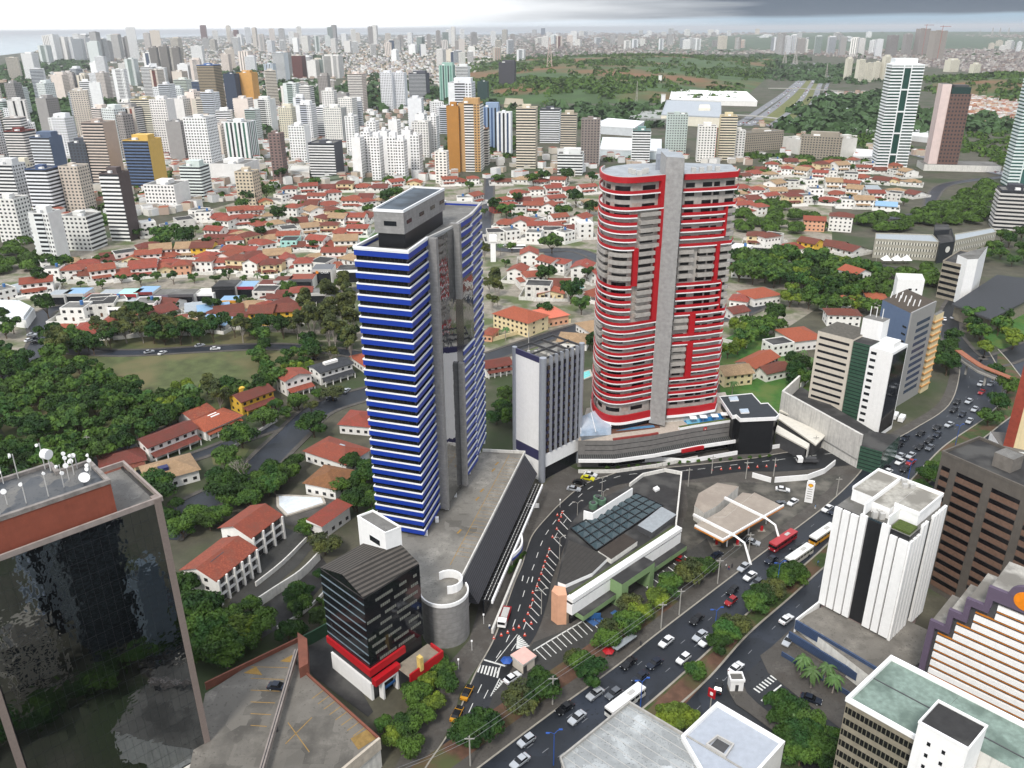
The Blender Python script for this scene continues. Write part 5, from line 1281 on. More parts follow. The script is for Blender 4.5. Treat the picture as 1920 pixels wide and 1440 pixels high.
def kind(key):
 if key in KINDS:return KINDS[key],False
 mk={'dark1':lambda:make_tree('broadleaf_tree','','tree',4.6,6.5,2.2,LEAFS['dark'],1),'dark2':lambda:make_tree('narrow_broadleaf','','tree',4.2,7.5,2.6,LEAFS['dark'],2,nl=9),'mid1':lambda:make_tree('broadleaf_tree','','tree',4.8,6.5,2.0,LEAFS['mid'],3),'mid2':lambda:make_tree('narrow_broadleaf','','tree',4.0,6.0,2.2,LEAFS['mid'],4,nl=8),'mid3':lambda:make_tree('broadleaf_tree','','tree',5.4,6.0,2.0,LEAFS['mid'],9,nl=14,leaves=1900),'light':lambda:make_tree('broadleaf_tree','','tree',3.8,5.5,1.8,LEAFS['light'],5,nl=9),'olive':lambda:make_tree('broadleaf_tree','','tree',4.2,9.5,3.5,LEAFS['olive'],6,nl=13,bark=BARKP),'tall':lambda:make_tree('tall_tree','','tree',3.6,15,6.5,LEAFS['olive'],7,nl=15,leaves=2100,bark=BARKP,flat=1.1),'bush':lambda:make_tree('shrub','','shrub',1.6,2.2,.2,LEAFS['mid'],8,nl=6,leaves=420,lsz=.28,trunk=.08),'near1':lambda:make_tree('street_tree','','tree',4.3,5.4,1.5,LEAFS['mid'],12,nl=22,leaves=5600,lsz=.26),'near2':lambda:make_tree('street_tree','','tree',4.1,5.2,1.4,LEAFS['dark'],13,nl=20,leaves=5400,lsz=.26),'near3':lambda:make_tree('street_tree','','tree',3.8,5.0,1.5,LEAFS['light'],14,nl=17,leaves=4600,lsz=.26),'sparse':lambda:make_tree('street_tree','','tree',4.2,5.2,1.8,LEAFS['olive'],15,nl=16,leaves=2600,lsz=.25),'palm':lambda:make_palm('',7.5,1),'palm2':lambda:make_palm('',5.0,2,2.3)}  # narrower broadleaf trees, planted in wood and park edge as well as gardens
 KINDS[key]=mk[key]();return KINDS[key],True
NT=[0]
def plant(key,px,py,s=1.0,label='',group=None,z=0.0,base_px=True):
 x,y=P(px,py,z) if base_px else (px,py)
 k,first=kind(key);NT[0]+=1
 rz=(NT[0]*2.399)%6.283;sc=(s*random.uniform(.93,1.07),)*2+(s*random.uniform(.9,1.12),)
 if first:
  k.location=(x,y,z);k.rotation_euler=(0,0,rz);k.scale=sc;k['label']=label
  if group:k['group']=group
  return k
 return dup(k,(x,y,z),rz,label,group,sc)
def inside(p,poly):
 r=False
 for i in range(len(poly)):
  a,b=poly[i],poly[i-1]
  if (a[1]>p[1])!=(b[1]>p[1]) and p[0]<(b[0]-a[0])*(p[1]-a[1])/(b[1]-a[1])+a[0]:r=not r
 return r
MASS=[]
def grove(px,spacing,keys,place,group,s=(.85,1.25),nmax=60,seed=0,z=0.0,avoid=(),mass=False):
 """individual trees over a pixel polygon on the ground; labelled from left to right"""
 rg=random.Random(seed);poly=[P(*p) for p in px]
 xs=[p[0] for p in poly];ys=[p[1] for p in poly];pts=[]
 tries=0
 while len(pts)<nmax and tries<6000:
  tries+=1
  q=(rg.uniform(min(xs),max(xs)),rg.uniform(min(ys),max(ys)))
  if inside(q,poly) and all(math.dist(q,r)>spacing for r in pts) and not any(inside(proj(q[0],q[1],0),a) for a in avoid):pts.append(q)
 pts.sort(key=lambda q:proj(q[0],q[1],0)[0])
 if mass:MASS.extend((q[0],q[1],3.0) for q in pts);return
 adj={'dark1':'dark green','dark2':'dark green','mid1':'green','mid2':'green','mid3':'wide green','light':'yellow-green','olive':'olive','tall':'tall olive','palm':'palm','palm2':'low palm','near1':'leafy','near2':'dark leafy','near3':'yellow-green','sparse':'thin','bush':'low green'}
 for i,q in enumerate(pts):
  key=rg.choice(keys)
  plant(key,q[0],q[1],rg.uniform(*s),'%s %s, %s from left %s'%(adj[key],'shrub' if key=='bush' else 'tree',ordn(i),place),group,z,base_px=False)
 return len(pts)
random.seed(21)
g_='trees of the wood left of the park'
grove([(-30,700),(70,690),(150,700),(225,735),(300,775),(335,805),(300,830),(235,865),(150,905),(60,950),(-40,960)],6.3,['mid1','mid3','dark1','mid2','mid1','dark2'],'in the wood by the glass tower',g_,(.95,1.45),95,1)
grove([(300,770),(350,735),(420,740),(480,745),(560,700),(590,700),(540,735),(440,775),(340,800)],7.5,['mid1','olive','dark1','light'],'along the near park edge','trees along the near park edge',(1.0,1.4),24,2)
grove([(75,655),(130,640),(260,622),(400,618),(500,622),(560,615),(575,640),(500,645),(380,646),(230,652),(100,690)],6.2,['dark1','mid1','olive','dark2'],'along the far park edge','trees along the far park edge',(1.0,1.45),48,3)
grove([(570,600),(660,560),(672,640),(672,690),(600,690),(560,650)],6.5,['tall','olive','tall','dark1'],'in the grove left of the blue tower','tall trees beside the blue tower',(.95,1.25),34,4)
grove([(480,660),(600,680),(580,710),(490,715)],7,['dark1','mid1'],'behind the red-roofed row','trees behind the red-roofed row',(.7,1.0),9,41)
grove([(-30,600),(35,610),(40,660),(20,690),(-30,690)],7,['dark1','dark2','mid1'],'at the left edge below the white depot','trees at the left edge',(1,1.3),9,5)
grove([(-20,470),(70,480),(110,500),(60,510),(-20,520)],8,['dark1','mid1'],'beneath the apartment blocks at left','trees beneath the left apartment blocks',(1,1.4),12,6,mass=True)
for i,(k,x,y,s) in enumerate([('dark1',92,598,1.6),('dark2',80,545,1.5),('mid1',120,515,1.6),('dark1',270,605,1.5),('dark2',400,590,1.3),('palm',485,535,1.0),('mid1',540,555,1.1),('light',150,665,1),('mid2',640,545,1),('mid3',320,460,2.3),('dark1',350,470,1.9),('mid1',305,470,1.6),('dark1',522,420,1.7),('mid2',590,470,1.1),('dark1',490,450,1.2),('mid1',640,410,1.1),('dark1',470,385,1.6),('mid1',500,375,1.9),('dark2',530,345,1.8),('mid1',455,395,1.5),('mid1',590,350,1.3),('mid2',690,405,1.3),('dark1',725,385,1.8),('mid1',745,375,1.7)]):
 plant(k,x,y,s,['broad dark tree beside the white depot','dark tree above the depot street bend','spreading green tree by the left lane','broad dark tree in the middle of the lower roofs','round dark tree before the yellow-fronted house','feathery palm beside the cream balcony house','green tree on the shop street forecourt','pale bush-like tree at the street corner','small tree beside the corner shops','huge domed rain tree above the red roofs','dark tree right of the huge domed tree','tree left of the huge domed tree','round dark tree amid upper red roofs','tree by the mint green house','dark tree behind the long white house','tree beside the upper lawn','dense tree below the cream balcony tower','tall dense tree right of the cream balcony tower','dark tree under the long white slab','tree left below the cream balcony tower','tree by the upper street','green tree behind the penthouse','large tree above the penthouse left side','large tree above the penthouse right side'][i],'garden trees of the left housing quarter')
for i,(k,x,y,s,l) in enumerate([('near1',430,880,1.25,'green tree left of the bare tree'),('near2',425,940,1.7,'big dark tree on the bend by the tan-roofed house'),('near2',470,945,1.3,'dark tree just right of the bend'),('near1',455,840,1.6,'spreading tree in front of the white row houses'),('near1',495,805,1.5,'spreading tree by the wide grey street'),('near2',590,820,1.6,'round tree before the red hip roof'),('near1',560,770,1.1,'yellowish tree at the corner of the row street'),('sparse',625,752,1.2,'thin tree on the street kerb by the blue tower'),('near2',520,905,1.2,'dense tree beside the brown-tiled house'),('near1',505,930,1.2,'tree left of the empty white pool'),('near2',295,960,1.5,'tree just behind the glass tower corner'),('near1',300,925,1.3,'tree right of the glass tower roof'),('near2',685,910,1.35,'dark tree against the blue tower foot'),('near2',670,960,1.2,'dark tree between small red roof and blue tower'),('near2',660,880,1.1,'garden tree right of the brown-tiled roof'),('near1',345,1010,1.1,'tree above the red-roofed villa'),('near1',395,995,1.0,'shrubby tree left of the large villa'),('sparse',610,1040,1.2,'pale flowering tree behind the black office block'),('near1',575,1005,.8,'small tree on the ramp by the little red roof'),('near2',350,1130,1.6,'dark tree beside the glass tower edge'),('near2',370,1180,1.7,'dark tree under the villa columns'),('near1',400,1220,1.6,'large green tree above the parking deck'),('near3',450,1215,1.5,'yellow-green tree above the parking deck'),('near1',490,1200,1.3,'tree at the deck corner by the green screen'),('near1',430,1240,1.3,'low tree against the brick parapet'),('near1',470,1150,.8,'small tree below the villa'),('near1',560,1120,.7,'bush on the sunken lane')]):
 plant(k,x,y,s,l,'trees of the near left gardens')
for i,(x,y) in enumerate([(780,1322),(800,1290),(828,1268),(836,1300),(812,1335),(790,1360),(760,1385),(735,1400),(770,1420),(720,1370),(795,1308)]):
 plant('near3' if i%3==1 else 'near1',x,y,(.9,.8,.85,.8,.85,.8,.85,.8,.8,.5,.7)[i],'bright green tree, %s in the clump round the black office entrance'%ordn(i),'trees round the black office entrance')
for i,(k,x,y,s) in enumerate([('near2',900,1385,1.15),('near2',875,1400,1.0),('sparse',975,1330,1.1),('near2',1010,1320,1.05),('near2',1020,1290,.8),('near1',1085,1262,.9),('near2',1105,1285,1.05),('sparse',1075,1250,.7),('near1',1135,1220,.9),('sparse',1150,1200,.95),('near1',1175,1190,1.0),('near3',1200,1165,.95),('sparse',1180,1150,.9),('near3',1235,1140,1.0),('near1',1255,1120,.95),('sparse',1290,1095,1.15),('near1',1315,1085,.95),('near2',1335,1070,.6)]):
 plant(k,x,y,s,'verge tree, %s from the left between parking bays and avenue'%ordn(i),'verge trees along the avenue')
for i,(k,x,y,s) in enumerate([('near1',1300,1275,.75),('near2',1345,1225,.9),('near1',1360,1205,.9),('sparse',1375,1190,1.0),('near1',1415,1150,.95),('near2',1425,1130,1.0),('sparse',1445,1125,1.0),('near1',1465,1100,.95),('near2',1485,1085,.9),('near1',1500,1095,.7),('near2',1738,905,1.0),('near1',1750,895,.9),('near2',1730,925,.7),('mid1',1850,800,1.0),('dark1',1870,780,1.1),('mid1',1885,745,1.1),('dark1',1860,715,1.0)]):
 plant(k,x,y,s,'median tree, %s going up along the avenue median'%ordn(i),'trees on the avenue median')
for i,(x,y,s) in enumerate([(1250,1375,1.0),(1268,1372,1.0),(1285,1362,.9),(1245,1360,.8),(1460,1345,1.1),(1480,1410,1.0),(1510,1400,1.1),(1530,1425,1.0)]):
 plant('near3' if i<4 else 'near2',x,y,s,'%s tree from the left beside the bottom white-roofed halls'%ordn(i),'trees beside the white-roofed halls')
for i,(x,y) in enumerate([(1490,1368),(1500,1265),(1520,1290),(1545,1280),(1560,1300)]):
 plant('palm2',x,y,1.1,'palm, %s from left below the terraced car park'%ordn(i),'palms below the terraced car park')
plant('palm',362,758,1.35,'tall lone palm in the middle of the park');plant('palm',948,640,1.1,'palm in front of the cream villa with terracotta roof');plant('palm',1790,0.0+1330,.01,'') if False else None
grove([(1350,680),(1365,650),(1395,600),(1440,560),(1500,540),(1560,540),(1600,540),(1640,560),(1640,590),(1600,590),(1530,590),(1480,590),(1440,640),(1400,660)],8,['mid1','dark1','mid3','light'],'between the red tower and the cream office','trees between red tower and cream office',(1.1,1.6),32,8,avoid=([(1340,560),(1480,540),(1480,600),(1340,640)],[(1460,590),(1560,590),(1600,640),(1470,640)]))
grove([(1380,500),(1460,490),(1540,500),(1620,520),(1640,545),(1560,560),(1480,545),(1380,530)],9,['mid1','dark1','mid3','light','mid1'],'on the wooded slope under the hill street','trees of the wooded slope',(1.3,1.8),40,9)
grove([(1350,430),(1390,400),(1470,385),(1510,400),(1540,430),(1480,440),(1400,440)],10,['mid1','dark1'],'on the slope above the hill street','trees above the hill street',(1.3,1.8),22,10,mass=True)
grove([(1600,415),(1700,410),(1780,380),(1850,350),(1860,390),(1850,420),(1760,425),(1660,440)],9,['dark1','mid1','mid3','dark2'],'in the wood behind the louvred slabs','trees behind the louvred slabs',(1.6,2.2),44,11,mass=True)
grove([(1560,500),(1640,505),(1760,510),(1760,540),(1660,560),(1600,560)],9,['dark1','mid1','palm'],'before the louvred slabs','trees before the louvred slabs',(1.1,1.5),20,12,mass=True)
grove([(1850,460),(1930,440),(1930,500),(1830,510)],9,['mid1','dark1'],'above the dark roof hall','trees above the dark roof hall',(1,1.4),9,13)
grove([(1735,640),(1775,620),(1790,700),(1760,715),(1740,700)],7,['dark1','mid1'],'right of the blue-grey tower','trees right of the blue-grey tower',(.9,1.2),10,14)
grove([(1800,610),(1890,600),(1900,660),(1830,670)],8,['mid1','dark1','light'],'on the green by the footbridge','trees by the footbridge',(.9,1.3),10,15)
grove([(1480,690),(1530,670),(1525,730),(1480,735)],6,['dark1','palm','mid1'],'left of the cream office','trees left of the cream office',(.8,1.1),7,16)
grove([(905,470),(925,520),(940,560),(925,600),(908,590)],6,['tall','olive'],'right of the blue tower','trees right of the blue tower',(.9,1.1),6,17)
grove([(915,770),(965,740),(965,800),(920,810)],5,['near2','near1'],'between blue tower and slab building','trees between blue tower and slab',(.9,1.2),5,18)
for i,(k,x,y,s) in enumerate([('dark1',1025,535,1.5),('dark1',1070,570,1.6),('mid1',1090,590,1.3),('dark1',1020,600,1.3),('dark2',1100,530,1.2),('mid1',1035,475,1.8),('dark1',925,400,1.5),('mid1',950,410,1.7),('dark1',970,385,1.3),('mid1',1055,410,1.6),('dark1',1080,390,1.9),('dark1',1105,405,1.7),('mid1',1000,350,1.6),('dark1',1020,345,1.8),('mid2',880,360,1.3),('dark1',1065,345,1.9),('dark2',1110,350,1.5),('palm',938,480,1.2),('mid2',960,475,1.0),('dark1',1110,660,1.2),('mid1',935,345,1.4),('palm',1372,745,1.0),('palm',1520,700,1.0),('palm',1360,715,.9)]):
 plant(k,x,y,s,'garden %s, %s in the quarter between the blue and red towers'%('palm' if k=='palm' else 'tree',ordn(i)) if x<1300 else 'palm, %s of three on the bank right of the red tower'%ordn(i-21),'garden trees between the two tall towers' if x<1300 else 'palms right of the red tower')
t=thing('bare_tree','leafless grey tree standing by the bend of the near left street','tree',P(462,915));rg=random.Random(4)
def bare(m):
 q=P(462,915)
 def br(p,d,L,r,n):
  e=p+d*L*1.35;m.tube([p,(p+e)/2+Vector((rg.uniform(-.1,.1),)*3),e],[r,r*.8,r*.6],BARKP,5)
  if n:
   for _ in range(3):br(e,(d+Vector((rg.uniform(-.8,.8),rg.uniform(-.8,.8),rg.uniform(-.1,.5)))).normalized(),L*.68,r*.58,n-1)
 br(Vector((q[0],q[1],0)),Vector((0,0,1)),3.2,.32,5)
wpart(t,'branches',bare)
for i in range(26):
 x,y=[(955+i*3.2,1075-i*4.2) if i<9 else (1140+(i-9)*19,880-(i-9)*1.4)][0]
 plant('bush',x+random.uniform(-2,2),y,.6,'low shrub, %s along the planting bed %s'%(ordn(i if i<9 else i-9),'by the curved street' if i<9 else 'before the red tower podium'),'shrubs in the street beds')
def leaf_mass(name,pts,R,leaves,lsz,m,seed):
 """woodland too dense to count: one mesh of many small leaf clumps"""
 rg=np.random.default_rng(seed);pts=np.array(pts,float);n=len(pts)
 k=np.repeat(np.arange(n),leaves);N=len(k)
 d=rg.normal(size=(N,3));d/=np.linalg.norm(d,axis=1)[:,None];d[:,2]=np.abs(d[:,2])*.9+.05
 Rk=(R*rg.uniform(.6,1.3,n))[k]
 c=pts[k]+d*Rk[:,None]*np.array([1,1,.8])
 nn_=d+rg.normal(size=(N,3))*.5;nn_/=np.linalg.norm(nn_,axis=1)[:,None]
 a=np.cross(nn_,rg.normal(size=(N,3)));a/=np.linalg.norm(a,axis=1)[:,None];b=np.cross(nn_,a)
 s=(lsz*rg.uniform(.6,1.4,N))[:,None]*(Rk/R)[:,None]
 v=np.stack([c-a*s-b*s,c+a*s-b*s,c+a*s+b*s,c-a*s+b*s],1).reshape(-1,3)
 me=bpy.data.meshes.new(name);me.from_pydata(v.tolist(),[],np.arange(4*N).reshape(-1,4).tolist());me.materials.append(m)
 o=bpy.data.objects.new(name,me);COL.objects.link(o);o['kind']='stuff';return o
def scatter_px(poly,n,seed,zfun=None):
 rg=random.Random(seed);xs=[p[0] for p in poly];ys=[p[1] for p in poly];out=[]
 while len(out)<n:
  q=(rg.uniform(min(xs),max(xs)),rg.uniform(min(ys),max(ys)))
  if inside(q,poly):
   w=P(*q);out.append((w[0],w[1],0.0))
 return out
WOODM=mat('far_wood_leaves','3c5626',.85,var=.35,scale=.02,kind='leaf')
hz_all=[]
rg=random.Random(77)
for _ in range(3400):
 s_,t_=rg.random(),rg.random()
 hv,w_=(hill1,1) if rg.random()<.72 else (hill2,1)
 i,j=int(s_*40),int(t_*40);p=hv[j*41+i]
 n1=math.sin(p[0]*.012)*math.cos(p[1]*.009)+math.sin(p[0]*.004+p[1]*.006)
 if n1>.45 or rg.random()<.12:hz_all.append((p[0]+rg.uniform(-12,12),p[1]+rg.uniform(-12,12),p[2]-1))
leaf_mass('hill_woods',hz_all,13,26,2.6,WOODM,5)
zones=[([(930,215),(1240,200),(1240,235),(930,240)],90),([(840,260),(980,258),(980,300),(840,305)],60),([(1100,265),(1200,262),(1190,300),(1110,305)],50),([(1500,240),(1650,235),(1720,290),(1560,270)],150),([(1560,190),(1660,180),(1660,235),(1540,225)],110),([(1760,270),(1940,330),(1940,260),(1800,215)],160),([(0,150),(180,165),(180,235),(0,240)],220),([(0,125),(160,105),(180,130),(0,150)],160),([(520,150),(660,165),(640,200),(520,200)],60),([(380,130),(640,100),(640,125),(400,160)],90),([(1400,290),(1640,300),(1640,320),(1400,330)],60),([(1440,150),(1640,160),(1600,125),(1440,115)],80),([(930,104),(1500,104),(1500,118),(930,128)],130),([(640,140),(900,150),(900,210),(640,205)],90),([(0,235),(700,260),(840,340),(560,345),(300,400),(0,470)],260),([(640,64),(1900,70),(1900,110),(640,110)],110)]
allp=[]
for i,(z_,n) in enumerate(zones):allp+=scatter_px(z_,n,100+i)
near_=[p for p in allp if p[1]<1300];far_=[p for p in allp if p[1]>=1300]
leaf_mass('tree_belts',near_,6.0,60,1.0,WOODM,6)
leaf_mass('far_woods',[(x+rg.uniform(-60,60),y+rg.uniform(-60,60),0) for x,y,z in far_ for _ in range(3)],14,16,4.0,mat('far_wood_haze','3f5a30',.85,var=.25,scale=.01),7)
leaf_mass('wood_thicket',[(x+rg.uniform(-3,3),y+rg.uniform(-3,3),z+rg.uniform(-1,1)) for x,y,z in MASS for _ in range(2)],5.5,420,.55,LEAFS['mid'],31)
grove([(300,940),(350,900),(420,905),(520,870),(560,880),(540,920),(480,960),(400,1000),(330,1010)],5.5,['near2','near1','near1'],'round the near left bend','trees round the near left bend',(.7,1.2),16,51,avoid=([(330,1030),(360,950),(465,890),(540,810),(580,815),(480,905),(380,960)],[(275,900),(380,870),(400,920),(300,960)]))
grove([(640,890),(700,880),(705,980),(660,960),(625,930)],4,['near2','near2','near1'],'in the garden against the blue tower','garden trees against the blue tower',(.7,1.0),9,52)
grove([(340,1150),(420,1150),(500,1190),(560,1195),(480,1235),(390,1270),(360,1240)],4.5,['near1','near2','near1'],'on the slope above the parking deck','trees on the slope above the parking deck',(.9,1.3),14,53)
grove([(600,1075),(640,1110),(600,1190),(560,1190),(545,1160)],4,['near1','bush','near2'],'on the bank left of the black office','shrubs and trees left of the black office',(.5,.9),9,54)
grove([(1480,1345),(1560,1400),(1580,1440),(1500,1440),(1450,1370)],4,['near2','near1','palm2'],'along the side road island','trees along the side road island',(.7,1.0),9,55)
grove([(500,775),(560,750),(620,742),(600,760),(560,790),(520,800)],6,['near1','sparse'],'before the ochre house','trees before the ochre house',(.7,.9),5,56)
for i,(p0,p1,n,pl) in enumerate([((60,505),(330,475),12,'before the left blocks'),((255,455),(480,420),9,'round the charcoal tower foot'),((100,540),(560,525),13,'behind the shops'),((200,508),(560,497),11,'above the shop-side row'),((380,465),(690,480),10,'left of the tower roof'),((360,430),(700,428),10,'above the small lawn'),((500,392),(800,385),10,'under the white clusters'),((900,410),(1110,415),9,'round the red villa'),((930,500),(1110,560),8,'in the middle gardens'),((1370,345),(1720,350),12,'in the upper right quarter'),((1360,372),(1700,385),12,'in the lower right quarter'),((120,585),(560,575),9,'by the park row backs')]):
 for k in range(n):
  f_=(k+rg.uniform(.1,.9))/n;plant(rg.choice(['mid2','dark2']),p0[0]+(p1[0]-p0[0])*f_,p0[1]+(p1[1]-p0[1])*f_+rg.uniform(-7,7),rg.uniform(.5,1.0),'small garden tree, %s from left %s'%(ordn(k),pl),'small garden trees')

#  houses
WHOUSE=mat('house_white','efece6',.8,var=.05,streak=.12,rnd=.07)
WINF=mat('house_window','2b2a2c',.35,var=.3,scale=.9)
DOORM=mat('door_brown','5f3f2c',.7)
ORT=mat('orange_tiles','ad5a3c',.85,var=.2,scale=.8,kind='tiles',rnd=.12)
REDF=mat('shop_red','9c2a2c',.6,var=.08);GRF2=mat('shop_grey','5d5d60',.6,var=.1);SHB=mat('sky_blue_roof','86a9c9',.6,var=.08)
def roof_mesh(m,w,d,h,kindr,rm,ov=.7,rise=None,wm=None):
 x0,x1,y0,y1=-w/2-ov,w/2+ov,-ov,d+ov
 rise=rise or min(w,d)*.20
 if kindr=='hip':
  k=min(w,d)*.5
  if w>=d:r=[(x0+k,(y0+y1)/2,h+rise),(x1-k,(y0+y1)/2,h+rise)]
  else:r=[((x0+x1)/2,y0+k,h+rise),((x0+x1)/2,y1-k,h+rise)]
  c=[(x0,y0,h),(x1,y0,h),(x1,y1,h),(x0,y1,h)]
  if w>=d:
   m.face([c[0],c[1],r[1],r[0]],rm);m.face([c[2],c[3],r[0],r[1]],rm);m.face([c[1],c[2],r[1]],rm);m.face([c[3],c[0],r[0]],rm)
  else:
   m.face([c[1],c[2],r[1],r[0]],rm);m.face([c[3],c[0],r[0],r[1]],rm);m.face([c[0],c[1],r[0]],rm);m.face([c[2],c[3],r[1]],rm)
  m.face(c[::-1],rm)
 elif kindr=='gable':
  yr=(y0+y1)/2;a=[(x0,y0,h-.15),(x1,y0,h-.15),(x1,yr,h+rise),(x0,yr,h+rise),(x0,y1,h-.15),(x1,y1,h-.15)]
  m.face([a[0],a[1],a[2],a[3]],rm);m.face([a[3],a[2],a[5],a[4]],rm)
  m.face([a[1],a[0],(x0,y0,h-.4),(x1,y0,h-.4)],rm)
  b=[(-w/2,0,h-.2),(-w/2,d,h-.2),(-w/2,d/2,h+rise-.15)];m.face(b,wm);m.face([(-p[0],p[1],p[2]) for p in b][::-1],wm)
 elif kindr=='side':
  xr=0;a=[(x0,y0,h-.15),(x0,y1,h-.15),(xr,y1,h+rise),(xr,y0,h+rise),(x1,y0,h-.15),(x1,y1,h-.15)]
  m.face([a[1],a[0],a[3],a[2]],rm);m.face([a[3],a[4],a[5],a[2]],rm)
  b=[(-w/2,0,h-.2),(w/2,0,h-.2),(0,0,h+rise-.15)];m.face(b,wm);m.face([(p[0],d,p[2]) for p in b][::-1],wm)
 elif kindr=='shed':
  m.face([(x0,y0,h),(x1,y0,h),(x1,y1,h+rise*.7),(x0,y1,h+rise*.7)],rm);m.face([(x0,y0,h-.2),(x0,y0,h),(x0,y1,h+rise*.7),(x0,y1,h-.2)][::-1],wm);m.face([(x1,y0,h-.2),(x1,y0,h),(x1,y1,h+rise*.7),(x1,y1,h-.2)],wm)
 else:
  m.box(-w/2+.25,w/2-.25,.25,d-.25,h-.4,h-.1,rm)
def house_proto(name,cat,w,d,fl,kindr,wm,rm,porch=False,wing=False,tank=False,seed=0):
 rg=random.Random(seed);t=thing(name,'',cat);h=3.0*fl
 mb=MB();mb.box(-w/2,w/2,0,d,-.3,h-(.2 if kindr!='flat' else.45),wm)
 if kindr=='flat':mb.ribbon([(-w/2,0),(w/2,0),(w/2,d),(-w/2,d)],h-.45,h+.2,0,wm,inn=-.25,closed=True)
 if wing:mb.box(-w/2-3.4,-w/2-.003,1.5,d-1.2,-.3,2.7,wm)
 mb.build('wall',t,local=True)
 mb=MB();roof_mesh(mb,w,d,h,kindr,rm,wm=wm)
 if wing:mb.face([(-w/2-3.9,1,2.75),(-w/2,1,3.4),(-w/2,d-.9,3.4),(-w/2-3.9,d-.9,2.75)][::-1],rm)
 if porch:mb.face([(-w*.45,-2.8,2.5),(w*.3,-2.8,2.5),(w*.3,0,3.2),(-w*.45,0,3.2)],rm)
 mb.build('roof',t,local=True)
 if porch:
  mb=MB()
  for x in (-w*.42,-w*.06,w*.27):mb.box(x-.15,x+.15,-2.7,-2.4,0,2.55,wm)
  mb.build('porch_posts',t,local=True)['kind']='stuff'
 mb=MB();mb.ribbon([(-w/2-2.2-3*wing,d+2.5),(-w/2-2.2-3*wing,-4.2),(w/2+2.2,-4.2),(w/2+2.2,d+2.5)],0,1.7,.1,WD if seed%3 else WHOUSE,inn=-.1,closed=True);mb.build('yard_wall',t,local=True)
 n=max(2,int(w//3.4))
 for f in range(fl):
  for k in range(n):
   x=-w/2+(k+.5)*w/n
   if f==0 and k==n//2:
    mb=MB();mb.box(x-.5,x+.5,-.06,.0,0,2.1,DOORM);mb.build('door',t,local=True);continue
   mb=MB();mb.box(x-.75,x+.75,-.05,0,3*f+.95,3*f+2.15,WINF);mb.build('window',t,local=True)
 for f in range(fl):
  mb=MB();mb.box(w/2,w/2+.05,d*.3,d*.3+1.3,3*f+.95,3*f+2.1,WINF);mb.build('window',t,local=True)
  mb=MB();mb.box(-w/2-.05,-w/2,d*.55,d*.55+1.3,3*f+1.0,3*f+2.1,WINF);mb.build('window',t,local=True)
 if tank:mb=MB();mb.cyl(w*.2,d*.6,h-.2,h+1.6,.8,mat('blue_tank','3f6fa8',.6),10);mb.build('water_tank',t,local=True)
 return t
HK={}
HDEF={'a':('house','house',13,10,1,'hip',WHOUSE,TERRA,True,False,False),'b':('house','house',11,10,2,'hip',WHOUSE,TERRA,False,True,False),'c':('house','house',14,9,2,'gable',WHOUSE,TERRA,True,False,False),'d':('house','house',12,11,1,'gable',WHOUSE,TERRA2,False,True,False),'e':('house','house',10,12,2,'side',WHOUSE,TERRA,False,False,False),'f':('house','house',12,9,1,'side',CREAM,ORT,False,False,False),'g':('house','house',13,10,2,'hip',CREAM,TERRA2,True,False,False),'h':('house','house',12,10,1,'hip',WHOUSE,TAN,False,True,False),'i':('house','house',14,11,2,'gable',WHOUSE,TAN,True,False,False),'j':('flat_house','house',11,10,2,'flat',WHOUSE,CONC,False,True,True),'k':('flat_house','house',12,11,2,'flat',WD,CONCD,False,False,False),'l':('flat_house','house',10,10,3,'flat',WHOUSE,WD,False,False,True),'m':('house','house',12,9,1,'shed',WD,METAL,False,False,False),'n':('house','house',11,10,2,'hip',PEACH,TERRA,False,False,False),'o':('house','house',12,10,2,'gable',YEL,TERRA2,False,False,False),'p':('house','house',12,12,2,'flat',AQUA,CONCD,False,False,False),'q':('house','house',13,10,1,'gable',WHOUSE,SHB,False,False,False)}
HADJ={'a':'white bungalow with red hip roof','b':'white house with red hip roof','c':'long white house with red gable roof','d':'white bungalow with old dark-red roof','e':'white gable-fronted house with red roof','f':'cream bungalow with orange roof','g':'cream house with old red roof','h':'white bungalow with tan roof','i':'white house with tan gable roof','j':'flat-roofed white house','k':'grey-roofed flat house','l':'tall flat-roofed white house','m':'plain house under metal roof','n':'peach house with red roof','o':'yellow house with old red roof','p':'mint house with dark flat roof','q':'white bungalow with blue roof'}
NH=[0]
def put_house(key,x,y,rot,label,group,s=1.0):
 NH[0]+=1
 sc=(s*random.uniform(1.0,1.3),s*random.uniform(1.1,1.45),s*random.uniform(1.05,1.4))
 if key not in HK:
  HK[key]=house_proto(*HDEF[key],seed=len(HK));t=HK[key];t.location=(x,y,0);t.rotation_euler=(0,0,rot);t.scale=sc;t['label']=label;t['group']=group;return t
 return dup(HK[key],(x,y,0),rot,label,group,sc)
def hrow(px,n,place,keys,group,rot=None,jit=.8,s=1.0,side=0.0):
 c=PP(px);seg=[math.dist(c[i],c[i+1]) for i in range(len(c)-1)];T=sum(seg);out=[]
 for k in range(n):
  d=T*(k+.5)/n
  for i,L in enumerate(seg):
   if d<=L or i==len(seg)-1:q=lerp(c[i],c[i+1],d/L);a=math.atan2(c[i+1][1]-c[i][1],c[i+1][0]-c[i][0]);break
   d-=L
  rr=(a if rot is None else rad(rot))+random.uniform(-.2,.2)
  if random.random()<.35:rr+=random.choice((.5,-.45,.3))
  q=(q[0]+random.uniform(-jit,jit)*1.5,q[1]+random.uniform(-1,1)*(3+.006*q[1]))
  key=keys[k%len(keys)] if isinstance(keys,str) and len(keys)>=n else random.choice(keys)
  put_house(key,q[0],q[1],rr,'%s, %s from left in row %s'%(HADJ[key],ordn(k),place),group,s)
random.seed(33)
gA='houses of the left quarter'
hrow([(150,632),(560,606)],9,'beside the park','abhahqdoo',gA,jit=.5)
